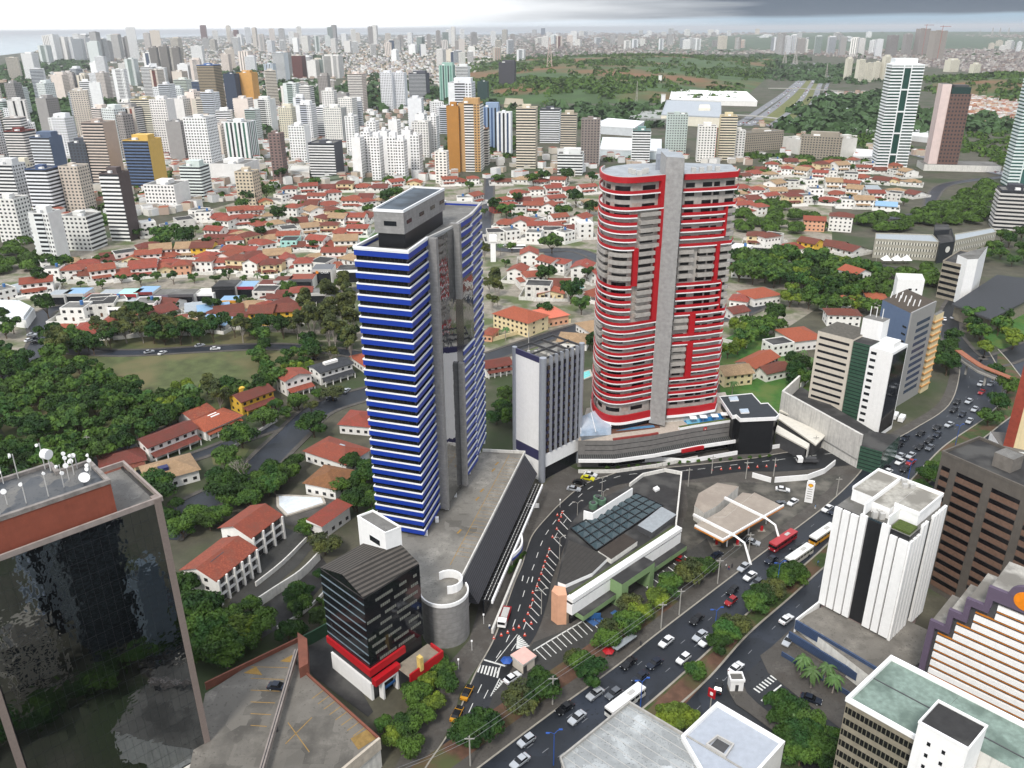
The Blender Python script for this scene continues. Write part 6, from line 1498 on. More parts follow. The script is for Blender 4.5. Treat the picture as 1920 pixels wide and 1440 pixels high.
hrow([(118,604),(240,596),(330,592)],5,'behind the park row','jkmjd',gA)
hrow([(350,600),(450,592),(560,578)],6,'between park row and shops','mqdhad',gA)
hrow([(470,572),(590,566)],3,'right below the shops','kdb',gA)
hrow([(20,560),(90,548)],4,'above the white depot','jmac',gA)
hrow([(80,530),(250,522),(420,512),(520,515)],13,'just above the shops','jbdcacfnbcgeg',gA)
hrow([(500,515),(560,510),(640,505)],5,'right of the cream balcony house','gebka',gA)
hrow([(205,497),(300,490),(400,487),(480,487)],9,'two rows above the shops','dfcaiojbc',gA)
hrow([(470,475),(560,470),(660,470)],7,'left of the lawn','bbpdcai',gA)
hrow([(585,490),(660,500)],3,'under the tower top left side','hch',gA)
hrow([(380,452),(480,448)],3,'behind the long white house','cah',gA)
hrow([(500,448),(600,440),(690,440)],6,'left of the small lawn','dkigac',gA)
hrow([(360,418),(460,412),(560,405),(660,412),(700,418)],11,'behind the domed tree','jacchbigaqd',gA)
hrow([(490,385),(560,378),(640,378),(700,380)],7,'below the white clustered towers','fjdcbad',gA)
hrow([(530,368),(600,362),(700,358),(790,350)],8,'nearest the white clustered towers','bcdgadcf',gA)
hrow([(830,350),(900,345)],3,'behind the blue tower roof','cab',gA)
hrow([(360,470),(470,462),(560,455)],6,'above the long white house','adbghc',gA)
hrow([(250,515),(400,502),(540,498)],8,'third above the shops','cadbehgi',gA)
hrow([(400,432),(560,424),(680,428)],8,'above the small lawn','bcahdgic',gA)
hrow([(560,392),(680,392),(800,370)],7,'fourth below the clusters','dacbhag',gA)
hrow([(75,515),(190,500),(330,482)],7,'before the left blocks','jhadkgi',gA)
hrow([(255,445),(330,438),(400,405)],4,'round the charcoal tower','ljkj',gA)
hrow([(160,585),(330,582)],4,'facing the shops','kjmd',gA)
gB='houses between the two tall towers'
hrow([(880,385),(905,378)],2,'beside the narrow upper street','jc',gB)
hrow([(925,348),(985,345),(1060,350)],4,'highest between the two towers','dhac',gB)
hrow([(955,368),(1060,365),(1120,362)],5,'second highest between the towers','abcac',gB)
hrow([(960,400),(1010,402),(1040,400)],3,'around the red villa','kce',gB)
hrow([(1085,385),(1120,400)],2,'left of the red tower top','hf',gB)
hrow([(930,425),(985,428),(1015,425),(1055,425),(1100,430)],5,'before the tiled shops street','acjce',gB)
hrow([(915,455),(965,452),(1010,452),(1045,452),(1085,450),(1115,448)],6,'of white shopfronts on the upper street','kjjkjl',gB)
hrow([(970,500),(1000,500),(1045,515),(1090,520),(1120,535)],5,'below the upper street junction','ecbee',gB)
hrow([(945,530),(985,535),(1070,545)],3,'above the cream walled garden','ebd',gB)
hrow([(1110,560),(1130,565)],1,'hidden left of the red tower','a',gB)
hrow([(990,560),(1050,562)],2,'of the cream walled garden','kf',gB)
hrow([(940,385),(1060,385)],4,'third between the towers','bdac',gB)
hrow([(920,440),(1100,438)],5,'behind the white shopfronts','aecbd',gB)
gC='houses of the right quarter'
hrow([(1400,322),(1560,322),(1700,325)],9,'just below the slab flats','dbhagicdn',gC)
hrow([(1370,372),(1560,370),(1700,380)],9,'midway down the slope','hbidjaick',gC)
hrow([(1440,310),(1520,308),(1600,315),(1700,335)],10,'nearest the cream slab flats','jdhfdbjaki',gC)
hrow([(1385,335),(1470,330),(1560,335),(1650,345),(1730,352)],12,'second below the cream slab flats','dahbicjkadfh',gC)
hrow([(1380,360),(1470,355),(1560,355),(1680,365),(1720,372)],10,'third below the cream slab flats','ahikjicmhd',gC)
hrow([(1370,385),(1440,382),(1530,382),(1620,392),(1680,395)],9,'fourth below the cream slab flats','fdcgjajiq',gC)
hrow([(1360,400),(1400,402),(1440,400)],3,'just right of the red tower shoulder','fcb',gC)
hrow([(1400,455),(1440,462),(1480,470),(1530,478)],4,'along the hill street','gkao',gC)
hrow([(1550,470),(1590,478)],2,'at the right end of hill street','dd',gC)
hrow([(1370,500),(1390,500)],1,'on the left end of hill street','l',gC)
def villa(label,A,B,depth,h,wm,rm,kindr='hip',fl=2,porch=0,cols=0,extra=None,name='villa',ov=.8,rise=None,group=None):
 """a bespoke house: A, B are the front eave corners surveyed at height h"""
 a,b=P(A[0],A[1],h),P(B[0],B[1],h)
 w=math.dist(a,b);rot=math.atan2(b[1]-a[1],b[0]-a[0]);mid_=lerp(a,b,.5)
 t=thing(name,label,'house',(mid_[0],mid_[1],0),rot,group)
 mb=MB();mb.box(-w/2,w/2,0,depth,-.3,h-(.2 if kindr!='flat' else.45),wm)
 if kindr=='flat':mb.ribbon([(-w/2,0),(w/2,0),(w/2,depth),(-w/2,depth)],h-.45,h+.25,0,wm,inn=-.3,closed=True)
 mb.build('wall',t,local=True)
 mb=MB();roof_mesh(mb,w,depth,h,kindr,rm,ov,rise,wm);ro=mb.build('roof',t,local=True)
 n=max(2,int(w/3));fh=h/fl
 for f in range(fl):
  for k in range(n):
   x=-w/2+(k+.5)*w/n
   mb=MB();mb.box(x-.65,x+.65,-.06,0,fh*f+1.0,fh*f+2.2,WINF);mb.build('window',t,local=True)
  for k in range(2):
   y=depth*(.25+.45*k)
   for sx in (-1,1):
    mb=MB();x0,x1=sorted((sx*w/2,sx*(w/2+.06)));mb.box(x0,x1,y,y+1.3,fh*f+1.0,fh*f+2.1,WINF);mb.build('window',t,local=True)
 if porch:
  mb=MB();mb.face([(-w*.48,-porch,2.6),(w*.48,-porch,2.6),(w*.48,0,3.5),(-w*.48,0,3.5)],rm);mb.build('porch_roof',t,local=True)
  for k in range(5):
   x=-w*.46+k*w*.23;mb=MB();mb.box(x-.17,x+.17,-porch+.15,-porch+.5,0,2.65,wm);mb.build('post',t,local=True)
 if cols:
  mb=MB();mb.box(-w/2+.1,w/2-.1,-.08,-.02,.2,h-.8,WINF);mb.build('recess',t,local=True)
  for k in range(cols):
   x=-w/2+k*w/(cols-1);mb=MB();mb.box(x-.28,x+.28,-1.3,-.1,0,h-.2,WHOUSE);mb.build('column',t,local=True)
  for zz in (h*.33,h*.66):
   mb=MB();mb.box(-w/2,w/2,-.9,-.1,zz-.2,zz+.15,WHOUSE);mb.build('floor_beam',t,local=True)
 if extra:extra(ro,w,depth,h)
 return t
def skyl(x,y,w_,d_,m=WD,dz=1.2,nm='skylight'):
 def f(t,w,d,h):
  mb=MB();mb.box(w*x-w_/2,w*x+w_/2,d*y-d_/2,d*y+d_/2,h,h+dz,m);mb.build(nm,t,local=True)
 return f
SOLAR=mat('solar_panel','30343c',.3)
villa('old red hip-roofed bungalow at the left end of the near row',(190,880),(272,862),12,3.6,CREAM,TERRA2,'hip',1,porch=2.5)
villa('long white two-storey house with red roof and orange porch roof',(277,838),(368,802),9,6.4,WHOUSE,TERRA2,'gable',2,porch=3.4)
villa('white house with orange roof and white rooftop hatch in the near row',(385,808),(452,779),12,4.4,WHOUSE,ORT,'hip',1,porch=1.5,extra=skyl(.0,.5,4,2.6,WHOUSE,2.2,'hatch'))
villa('lower red roof between the long white house and orange roof',(360,786),(400,768),9,5,WHOUSE,TERRA,'gable',1)
villa('ochre two-storey house with ridged red roof in the near row',(452,753),(512,731),9,6.4,YEL,TERRA2,'gable',2,porch=3.2,extra=skyl(-.15,.9,2.5,2,YEL,2.4,'chimney'))
villa('white house with red gabled upper floor and wide red lower roof',(535,714),(583,700),9,7.6,WHOUSE,TERRA,'side',2,porch=3.6)
villa('white house with black flat roof and white rooftop tanks',(600,698),(660,680),10,6.6,WHOUSE,mat('black_tiles','34363a',.8,var=.2),'gable',2,porch=3.2,rise=.9,extra=skyl(0,.5,7,2,WHOUSE,1.9,'water_tanks'))
villa('red-roofed house touching the left edge of the blue tower',(658,668),(690,690),12,4.2,WHOUSE,ORT,'hip',1)
villa('rambling tan-roofed house with dark blue water tank',(280,905),(372,880),14,4.6,WHOUSE,TAN,'hip',1,extra=skyl(-.15,.3,3.4,2.6,mat('navy_tank','23295a',.6),2.6,'water_tank'))
villa('big red-roofed villa with tall white column frame, front wing',(404,1086),(476,1028),12,8.5,WHOUSE,TERRA,'side' if False else 'gable',3,cols=6,extra=skyl(-.1,.45,5.5,1.4,SOLAR,2.0,'roof_vent'))
villa('big red-roofed villa, rear wing with stepped white buttresses',(470,1006),(524,966),12,8.6,WHOUSE,TERRA,'gable',2,cols=4)
villa('house under a broad rough brown tiled roof with grey skylight',(572,905),(628,916),13,4.6,WHOUSE,mat('rough_brown_tiles','9a6a45',.95,var=.45,scale=1.6,kind='tiles',col2='6e4a34',bump=.8,bscale=2.5),'hip',1,extra=skyl(0,.3,1.4,1.2,METAL,1.5))
villa('house with flat-pitched bright red roof and grey skylights',(572,845),(648,870),13,4.6,WHOUSE,TERRA,'hip',1,extra=skyl(.1,.55,2.4,1.4,METAL,2.4))
villa('red hip-roofed house close to the left face of the blue tower',(636,795),(692,800),13,4.2,WHOUSE,TERRA,'hip',1)
villa('small outhouse with narrow red roof on white buttresses',(603,985),(655,948),5,5.5,WHOUSE,TERRA,'shed',1,cols=0)
villa('cream three-storey villa with terracotta roof above the hotel street',(925,588),(990,606),17,8.0,CREAM,ORT,'hip',3)
villa('wide peach villa with salmon hip roof and rooftop dormer',(1000,602),(1066,590),16,5.2,PEACH,mat('salmon_tiles','cf7058',.85,var=.12,scale=.8),'hip',1,extra=skyl(0,.6,4,3,ORT,3.6,'dormer'))
villa('tan thatched-looking roof just behind the slab building',(1045,640),(1100,644),14,4,WHOUSE,TAN,'hip',1)
villa('tan-roofed pavilion tucked against the red tower',(1080,606),(1122,632),14,4.5,WHOUSE,TAN,'hip',1)
villa('dark red-roofed house between the blue tower and slab building',(912,690),(960,682),9,5.0,WHOUSE,TERRA2,'gable',2,porch=2)
villa('red roof glimpsed at the right foot of the blue tower upper part',(905,626),(922,628),10,4,PEACH,TERRA,'hip',1)
villa('red-roofed white house on the bank right of the red tower',(1415,690),(1460,668),10,6,WHOUSE,ORT,'gable',2)
villa('tan-roofed terrace of three cream houses right of the red tower',(1360,704),(1412,698),11,6,CREAM,TAN,'gable',2)
villa('dark red-roofed white house below the bank houses',(1438,700),(1482,690),9,4.5,WHOUSE,TERRA2,'gable',1)
villa('white stepped flat-roofed house with black terrace',(1450,648),(1490,642),9,6.5,WHOUSE,CONCD,'flat',2)
villa('sprawling orange-roofed house behind the cream ribbon office',(1492,640),(1545,634),18,5.5,WHOUSE,ORT,'hip',1)
villa('dark red roofed two-storey house left of the blue-grey tower',(1553,590),(1615,592),11,6.5,WHOUSE,TERRA2,'hip',2)
villa('small orange-roofed house above the dark red roofed one',(1557,567),(1600,562),9,6.5,WHOUSE,ORT,'hip',1)
villa('tall white block with orange hip roof amid the trees',(1606,515),(1634,510),14,11.5,WHOUSE,ORT,'side',3)
villa('orange hip-roofed house just left of the white cube block',(1628,560),(1664,562),16,5.5,WHOUSE,ORT,'hip',1)
villa('broad orange-roofed house with blue awning in the trees',(1415,560),(1465,552),16,5.2,WHOUSE,ORT,'hip',1)
villa('orange-roofed house hard against the red tower right side',(1372,505),(1418,508),14,5.5,WHOUSE,ORT,'hip',1)
villa('orange-roofed bungalow below it by the red tower',(1368,562),(1400,566),12,4,WHOUSE,TERRA,'hip',1)
villa('low red-roofed bungalow near the red tower shoulder trees',(1375,588),(1405,582),10,4,WD,TERRA2,'gable',1)
villa('peach four-storey flats with red roof on the right slope',(1508,412),(1548,414),12,9,PEACH,TERRA,'gable',3)
villa('white and mint four-storey flats with dark red roof',(1556,405),(1600,408),13,12,WHOUSE,TERRA2,'hip',4)
villa('white drum-fronted house with dark red roof on hill street',(1435,446),(1465,442),11,8,WHOUSE,TERRA2,'hip',2)
villa('red villa with wide eaves half hidden by trees',(925,388),(975,384),12,6,mat('red_house_wall','9b4b40',.8),TERRA,'hip',2)
villa('long white house with dark red roof above the upper lane',(384,445),(436,446),9,5,WHOUSE,TERRA2,'gable',1)
villa('long white eave-arched house with brown roof on the slope',(450,398),(490,398),10,6,WHOUSE,TERRA2,'gable',2)
villa('octagonal-looking orange roof at the street corner left',(90,622),(122,622),12,4.5,WHOUSE,ORT,'hip',1)
def shop(i,x,y,w,d,h,fm,rm,txt,rot=None):
 q=P(x,y);a=0.02 if rot is None else rot
 t=thing('shop',txt,'shop',(q[0],q[1],0),a,'shops on the left quarter street')
 mb=MB();mb.box(-w/2,w/2,0,d,-.3,h,WD if fm is not W else W,rm);mb.build('wall',t,local=True)
 mb=MB();mb.ribbon([(-w/2,0),(w/2,0)],h-1.2,h+.5,.35,fm,inn=0).ribbon([(-w/2,0),(-w/2+.8,0)],0,h-1.2,.35,fm,inn=0).ribbon([(w/2-.8,0),(w/2,0)],0,h-1.2,.35,fm,inn=0);mb.build('front_frame',t,local=True)
 mb=MB();mb.box(-w/2+.9,w/2-.9,-.12,-.02,.2,h-1.4,WIN);mb.build('shop_window',t,local=True)
SG=[(108,572,11,12,6,LGREY,METAL,'grey-fronted shop'),(140,570,13,14,6,LGREY,SHB,'grey shop with pale blue roof'),(172,572,9,10,4.5,mat('teal_front','4d7f7a',.7),TERRA,'teal-fronted low shop with red roof'),(205,573,12,12,6.5,BROWN,METAL,'brown-panelled shop'),(240,574,12,13,7,REDF,AQUA,'shop framed in bright red'),(272,570,11,14,7,mat('shop_maroon','7c2f2d',.7),SHB,'maroon shop with blue roof'),(303,571,13,14,5.5,mat('shop_mauve','77707c',.7),CONC,'mauve-grey shop with concrete roof'),(342,571,15,12,6,GRF2,CONC,'charcoal shop with lit sign board'),(385,566,11,12,5,W,WD,'white arched shop'),(422,562,14,15,8,mat('shop_black','232427',.6),CONCD,'black-framed shop with dark roof'),(458,558,13,14,6.5,mat('shop_crimson','a32c44',.6),SHB,'crimson-framed shop with blue roof'),(502,552,11,12,6,W,TERRA2,'white shop with red tiled roof'),(530,548,10,12,7,LGREY,TERRA2,'pale grey shop'),(565,545,15,14,7,GRF2,TERRA,'grey shop with wide dark windows'),(605,532,13,15,9,LGREY,SOLAR,'grey corner shop with solar roof'),(655,530,15,14,8,W,CONCD,'white portal-framed shop by the blue tower'),(655-60,572,12,12,7,LGREY,CONC,'grey flat-roofed shop on the lower kerb'),(430,580,11,11,5,mat('shop_yellow','d99a2b',.7),SHB,'yellow-fronted shop with pale roof'),(225,596,12,12,6,W,mat('moss_roof','5f6046',.9),'white box with mossy roof')]
for i,sgn in enumerate(SG):shop(i,sgn[0],sgn[1],sgn[2],sgn[3],sgn[4],sgn[5],sgn[6],sgn[7]+', %s from left along the shop street'%ordn(i) if i<16 else sgn[7]+' in the left quarter')
t=thing('depot','long white barrel-roofed depot at the left picture edge','depot',P(20,590));dq=PP([(-40,588),(48,600),(64,578),(40,566),(-40,562)],5)
wpart(t,'wall',lambda m:m.prism(dq,0,5,W,METAL));wpart(t,'roof',lambda m:m.prism([lerp(p,centre(dq),.1) for p in dq],5,6.2,W,mat('white_sheet_roof','dfe3e6',.5)));wpart(t,'gate',lambda m:m.ribbon([lerp(dq[1],dq[2],.1),lerp(dq[1],dq[2],.9)],.2,4,.1,BLK,inn=-.05) if False else m.ribbon(along(ccw(dq),.1,.12),.1,2,.1,WIN,inn=0))
for k,(pts,z_,l,m_) in enumerate([([(668,865),(696,868),(695,882),(664,877)],.5,'small blue swimming pool beside the blue tower',POOLL),([(523,932),(602,935),(606,945),(540,966),(524,950)],.6,'empty white-painted pool basin beside the villa',mat('empty_pool_white','dfe6ec',.7,var=.12)),([(1092,700),(1105,696),(1108,706),(1095,712)],.5,'round turquoise pool between slab building and red tower',mat('turquoise_pool','69c5c2',.1)),([(1080,538),(1094,536),(1096,541),(1082,543)],.4,'small turquoise pool in the garden left of the red tower',mat('turquoise_pool','69c5c2',.1))]):
 q=PP(pts,0);t=thing('swimming_pool',l,'pool',centre(q));wpart(t,'rim',lambda m:m.ribbon(ccw(q),.05,z_,.9,mat('pool_deck','b8b0a4',.9),inn=0,closed=True));wpart(t,'water',lambda m:m.prism(q,.04,z_-.1,m_))
for k,(pts,l) in enumerate([([(475,1145),(520,1115),(565,1085),(600,1050)],'stained white retaining wall left of the black office block'),([(480,1100),(530,1060),(575,1015)],'curved white ramp wall right of the villa'),([(520,1180),(570,1150),(610,1112)],'low kerb wall along the sunken lane'),([(235,905),(262,930),(330,895)],'white garden wall before the long white house'),([(1500,730),(1540,690)],'white wall on the bank left of the cream office'),([(925,640),(990,622),(1070,605)],'cream garden wall along the hotel street'),([(1350,640),(1400,652)],'pale wall along the street right of the red tower'),([(440,840),(520,790)],'hedge-topped wall in front of the near row')]):
 q=PP(pts);t=thing('garden_wall',l,'wall',centre(q));wpart(t,'wall',lambda m:m.ribbon(catmull(q,4),0,(3.2,1.6,1.0,1.6,3,2.2,2,1.4)[k],.2,WD if k!=5 else CREAM,inn=-.2))
sheet('sunken_lane',[(440,1185),(520,1115),(600,1040),(625,1075),(560,1150),(520,1180),(470,1210)],CONCD,.09)
sheet('villa_yard',[(500,1010),(525,985),(560,1000),(600,1010),(560,1060),(480,1130),(440,1150),(430,1130)],ASPH2,.09)
sheet('pool_terrace',[(515,925),(640,938),(620,990),(540,985),(515,960)],PAVE,.08)

#  the far city
def hexm(c):return mat('render_'+c,c,.8,var=.07,scale=.1,streak=.1)
FWIN=mat('far_windows','2c2f34',.35,var=.35,scale=.25)
def facade(m,p,q,z0,z1,style,wm,am,fh=3.0):
 """one side of a block as real cells: wall, openings and projecting slabs"""
 L=math.dist(p,q);n=max(1,int(round((z1-z0)/fh)));dz=(z1-z0)/n
 F=lambda t,z:(p[0]+(q[0]-p[0])*t,p[1]+(q[1]-p[1])*t,z)
 if style=='blank':m.face([F(0,z0),F(1,z0),F(1,z1),F(0,z1)],wm);return
 if style=='vstripe':
  k=max(3,int(L/2.6))|1
  for i in range(k):m.face([F(i/k,z0),F((i+1)/k,z0),F((i+1)/k,z1),F(i/k,z1)],wm if i%2==0 else (am if i%4==1 else FWIN))
  return
 if style=='bands':
  for k in range(n):
   a=z0+k*dz
   m.face([F(0,a+dz*.42),F(1,a+dz*.42),F(1,a+dz),F(0,a+dz)],FWIN)
   m.face([F(0,a),F(1,a),F(1,a+dz*.42),F(0,a+dz*.42)],am)
  return
 if style=='mixed':
  for t0,t1,st in ((0,.28,'blank'),(.28,.72,'bands'),(.72,1,'grid')):
   facade(m,F(t0,0)[:2],F(t1,0)[:2],z0,z1,st,wm,am,fh)
  return
 k=max(2,int(L/3.2))
 for i in range(k):
  t0,t1=i/k,(i+1)/k;a,b=t0+(t1-t0)*.28,t1-(t1-t0)*.22
  m.face([F(t0,z0),F(a,z0),F(a,z1),F(t0,z1)],wm);m.face([F(b,z0),F(t1,z0),F(t1,z1),F(b,z1)],wm)
  for j in range(n):
   z=z0+j*dz
   m.face([F(a,z),F(b,z),F(b,z+dz*.38),F(a,z+dz*.38)],wm);m.face([F(a,z+dz*.38),F(b,z+dz*.38),F(b,z+dz*.85),F(a,z+dz*.85)],FWIN)
   m.face([F(a,z+dz*.85),F(b,z+dz*.85),F(b,z+dz),F(a,z+dz)],wm)
def tower(x,y,w,d,h,rot,styles,wc,ac,label,group='apartment towers of the left skyline',name='apartment_tower',top=True,slabs=True,wins=True):
 """x, y = front centre on the ground (metres); styles = front, right, back, left"""
 t=thing(name,label,'apartment tower' if name=='apartment_tower' else 'building',(x,y,0),rot,group)
 wm,am=hexm(wc),hexm(ac)
 c=[(-w/2,0),(w/2,0),(w/2,d),(-w/2,d)]
 mb=MB()
 for i in range(4):facade(mb,c[i],c[(i+1)%4],0,h,styles[i],wm,am)
 mb.face([(*p,h) for p in c],CONC);mb.build('wall',t,local=True)
 if slabs:
  mb=MB();n=int(round(h/3.0));dz=h/n;any_=False
  for i in (0,1,3):
   if styles[i]=='bands' or styles[i]=='mixed':
    p,q=c[i],c[(i+1)%4]
    if styles[i]=='mixed':p,q=lerp(p,q,.28),lerp(p,q,.72)
    for k in range(1,n):mb.ribbon([p,q],k*dz-.1,k*dz+dz*.38,.7,am,inn=.02)
    any_=True
  if any_:
   o=mb.build('balconies',t,local=True);o['kind']='stuff'
 if top:
  sd_=(x*7.3+y)%1;mb=MB();a=w*(.16+.16*sd_);mb.box(-a,a*(.5+sd_),d*.3,d*(.6+.25*sd_),h,h+2.6+3.4*sd_,wm);mb.build('roof_house',t,local=True)
  mb=MB();mb.box(w*(.2-.5*sd_),w*(.36-.5*sd_),d*.1,d*.27,h,h+1.8+sd_,W,WD);mb.build('water_tank',t,local=True)
  mb=MB();mb.ribbon(c,h,h+.9,.0,wm,inn=-.35,closed=True);mb.build('roof_parapet',t,local=True)
 return t
def tpx(xc,yt,yb,wpx,styles,wc,ac,label,rot=None,dep=1.0,**k):
 x,y=P(xc,yb);h=zof(x,y,yt)*1.04;w=wpx*mppx(xc,yb)
 rr=rad(-8) if rot is None else rad(rot)
 return tower(x,y,w*.86,w*.8*dep,h,rr,styles,wc,ac,label,**k)
B_,G_,M_,X_,V_='bands','grid','mixed','blank','vstripe'
NAMED=[(24,378,455,52,(G_,G_,X_,X_),'e9e7e2','e9e7e2','plain white apartment tower at the left edge above the trees'),(92,405,492,46,(M_,X_,X_,B_),'e6e6e3','dfe2e2','white tower with wavy balconies nearest the left lane'),(150,410,470,60,(G_,B_,X_,G_),'dddcd7','e4e3df','low white balcony block right of the wavy-balcony tower'),(228,332,452,44,(B_,X_,X_,X_),'5a4f4e','f0efec','white banded tower with dark brown sides and orange edges'),(145,317,400,44,(G_,G_,X_,X_),'cfc3b5','7c3a35','beige tower with dark red centre panel'),(86,322,405,50,(B_,B_,X_,B_),'44577c','ecedf0','white and blue rounded balcony tower'),(26,314,402,46,(B_,G_,X_,B_),'d9d9d8','e8e8e6','white banded tower behind the plain white one'),(52,312,385,28,(B_,G_,X_,X_),'e3dcc8','e8e2d4','slim cream balcony tower squeezed behind the left edge blocks'),(270,268,357,58,(B_,X_,X_,X_),'d8b25e','5b6f8f','yellow and blue banded tower on a white podium'),(196,236,352,50,(B_,X_,X_,B_),'b9a79b','d6c8bc','tall beige curved-balcony tower with maroon side'),(160,273,352,40,(G_,G_,X_,B_),'4d525b','dfe0e2','dark slate tower with white window frames'),(92,262,342,46,(B_,X_,X_,X_),'5c6b83','dde0e3','blue-grey banded tower with white flank'),(42,250,322,44,(B_,B_,X_,X_),'7a3a35','e7e3de','maroon and white banded tower at far left'),(118,225,290,34,(G_,X_,X_,G_),'f0f0ef','f0f0ef','slim bright white tower behind the blue-grey one'),(380,226,328,52,(G_,G_,X_,X_),'f2f2f1','3b3f47','bright white tower with dark stepped glass corner'),(312,192,292,38,(G_,X_,X_,X_),'eeeae6','cdb5a6','white tower with pinkish left flank'),(276,190,262,46,(B_,B_,X_,B_),'cbbf9b','e9e3d0','cream tower with curved yellow balconies'),(450,233,304,52,(V_,V_,X_,X_),'eef0ef','3f6a5a','white tower with blue and green vertical stripes'),(365,316,378,46,(B_,B_,X_,B_),'cdd8d2','e6ece8','pale green banded mid-rise block'),(464,326,386,40,(G_,G_,X_,G_),'cdbfa8','cdbfa8','beige balcony block on the slope'),(396,126,206,38,(B_,B_,X_,X_),'5877ae','b7a88f','unfinished beige tower between blue side nets'),(438,142,211,26,(X_,X_,X_,X_),'3d4759','3d4759','dark glass part of the orange tower'),(466,140,209,34,(X_,X_,X_,X_),'d7a25c','d7a25c','orange office tower beside the dark glass part'),(344,152,198,30,(B_,G_,X_,G_),'e2e6dd','cfd8cc','pale tower standing before the red-roofed hill houses'),(497,190,250,36,(M_,X_,X_,X_),'e8e8e4','d8d8d4','white tower right below the orange tower'),(562,240,306,36,(G_,X_,X_,G_),'f0f0ee','f0f0ee','white cluster tower with plain front'),(608,272,336,58,(B_,X_,X_,X_),'50525a','e9e9e7','broad white and charcoal banded slab'),(524,255,345,26,(G_,G_,X_,X_),'85706b','85706b','grey-pink slim tower on the slope'),(540,205,262,30,(G_,G_,X_,X_),'ded8c4','ded8c4','cream slim tower behind the charcoal slab'),(575,200,268,34,(M_,G_,X_,X_),'e9e9ea','cfd3da','white tower left of the black and white panelled tower'),(628,206,272,40,(G_,V_,X_,X_),'e8e6e0','7c7f86','white and grey striped tower above the charcoal slab'),(527,102,158,26,(B_,X_,X_,X_),'dfe3e6','f0f2f3','white horizontally lined office tower on the far slope'),(507,122,162,20,(V_,X_,X_,X_),'c8d0d8','8b97a6','bluish tower left of the white lined one'),(670,142,212,32,(B_,G_,X_,X_),'dfcfc4','f2ece6','slim cream tower with reddish balcony lines'),(727,140,207,26,(G_,X_,X_,G_),'e6e7ea','e6e7ea','left one of the pair of grid-fronted grey and white towers'),(750,140,206,26,(G_,X_,X_,G_),'e6e7ea','e6e7ea','right one of the pair of grid-fronted grey and white towers'),(784,140,186,38,(B_,X_,X_,X_),'54565f','b9bbbe','dark framed office block right of the grey-white pair'),(838,126,196,30,(V_,V_,X_,X_),'9fc0b4','5c8a7c','sea green glass tower with pale stripes'),(868,128,192,26,(B_,X_,X_,X_),'e9eaea','f3f3f3','white banded tower right of the sea green one'),(905,155,192,22,(X_,X_,X_,X_),'2f4644','2f4644','black-green glass block below the brown office tower'),(950,120,172,34,(G_,G_,X_,X_),'4b4a50','4b4a50','dark grey office tower with red vertical mark'),(866,162,300,50,(M_,G_,X_,X_),'e6e8ea','dfe2e6','tall white twin-topped tower behind the golden brown one'),(852,205,323,26,(X_,M_,X_,X_),'b07c3b','b07c3b','golden brown blank-sided tower'),(882,200,322,46,(M_,B_,X_,X_),'c09a6a','efece6','tall white and brown balcony tower by the golden one'),(905,245,310,24,(B_,B_,X_,X_),'8f6a4a','e6e2da','lower stepped brown and white wing'),(828,288,344,26,(G_,G_,X_,G_),'efebe3','d8cfc0','small cream tower in front of the golden brown one'),(790,232,295,36,(G_,V_,X_,X_),'e8e6e2','8a8580','grey-white tower left of the tall twin-topped one'),(920,205,280,34,(V_,X_,X_,X_),'8fa3bd','3e557c','blue striped white tower behind the beige one'),(945,215,290,30,(V_,X_,X_,X_),'eef0f2','3a4a66','white tower with navy stripes'),(986,208,316,42,(B_,G_,X_,X_),'d6c9b2','e6dcc9','tall beige tower with blank left strip'),(1030,208,268,42,(B_,B_,X_,X_),'4a4d55','eceded','dark glass block with white floor lines'),(1065,218,285,34,(B_,G_,X_,X_),'b8ac98','d6ccba','buff balcony tower behind the taupe one'),(1105,228,312,40,(G_,B_,X_,X_),'8b807a','f0efec','taupe tower with white gridded corner'),(1068,292,328,54,(B_,B_,X_,X_),'dcdedb','e9ebe8','low green and white balcony block among trees'),(1200,248,308,38,(B_,B_,X_,B_),'6d8d88','eef0ee','teal and white banded block left of the shaft top'),(1266,218,290,44,(G_,G_,X_,X_),'b9c4be','4f6b66','green-grey gridded tower just behind the shaft'),(1322,240,304,38,(G_,B_,X_,X_),'e9e6e0','c1552f','white tower with dark centre and orange window edges'),(1360,222,300,34,(B_,B_,X_,X_),'d9c9a3','e9e0c8','yellow-cream tower with black stripe'),(1382,248,298,26,(G_,X_,X_,X_),'dcdad6','dcdad6','pale grey flank tower right of the yellow-cream one'),(305,350,395,70,(G_,X_,X_,X_),'eceae6','eceae6','white podium block under the yellow and blue tower'),(430,310,345,80,(X_,X_,X_,X_),'e9e8e5','e9e8e5','long blank white slab on the slope'),]
random.seed(55)
gN='apartment towers beyond the houses'
for r in NAMED:
 nm='office_tower' if 'office' in r[7] else 'apartment_tower'
 tpx(*r[:8],group=gN)
random.seed(5)
for k,(xc,yt,yb) in enumerate([(672,262,335),(690,252,330),(707,262,338),(722,250,325),(737,262,335),(752,268,340),(765,248,322),(780,258,330),(700,232,300),(740,230,298),(660,222,290),(812,222,290),(790,218,285)]):
 tpx(xc,yt,yb,20,(G_ if k%3 else X_,G_,X_,X_),'f0efed','dcdad5','slim white tower, %s in the tight white cluster left of the golden one'%ordn(k),group='tight cluster of slim white towers',dep=1.6)
for k,(xc,yt,yb,w_) in enumerate([(1590,112,150,12),(1612,114,155,14),(1628,120,154,13),(1643,118,150,12),(1660,108,150,14),(1788,114,135,22),(1828,122,150,16)]):
 tpx(xc,yt,yb,w_,(G_,G_,X_,X_),'dcd6c4','e6dfcf','cream block, %s from left in the estate by the expressway'%ordn(k),group='cream blocks by the expressway',rot=10)
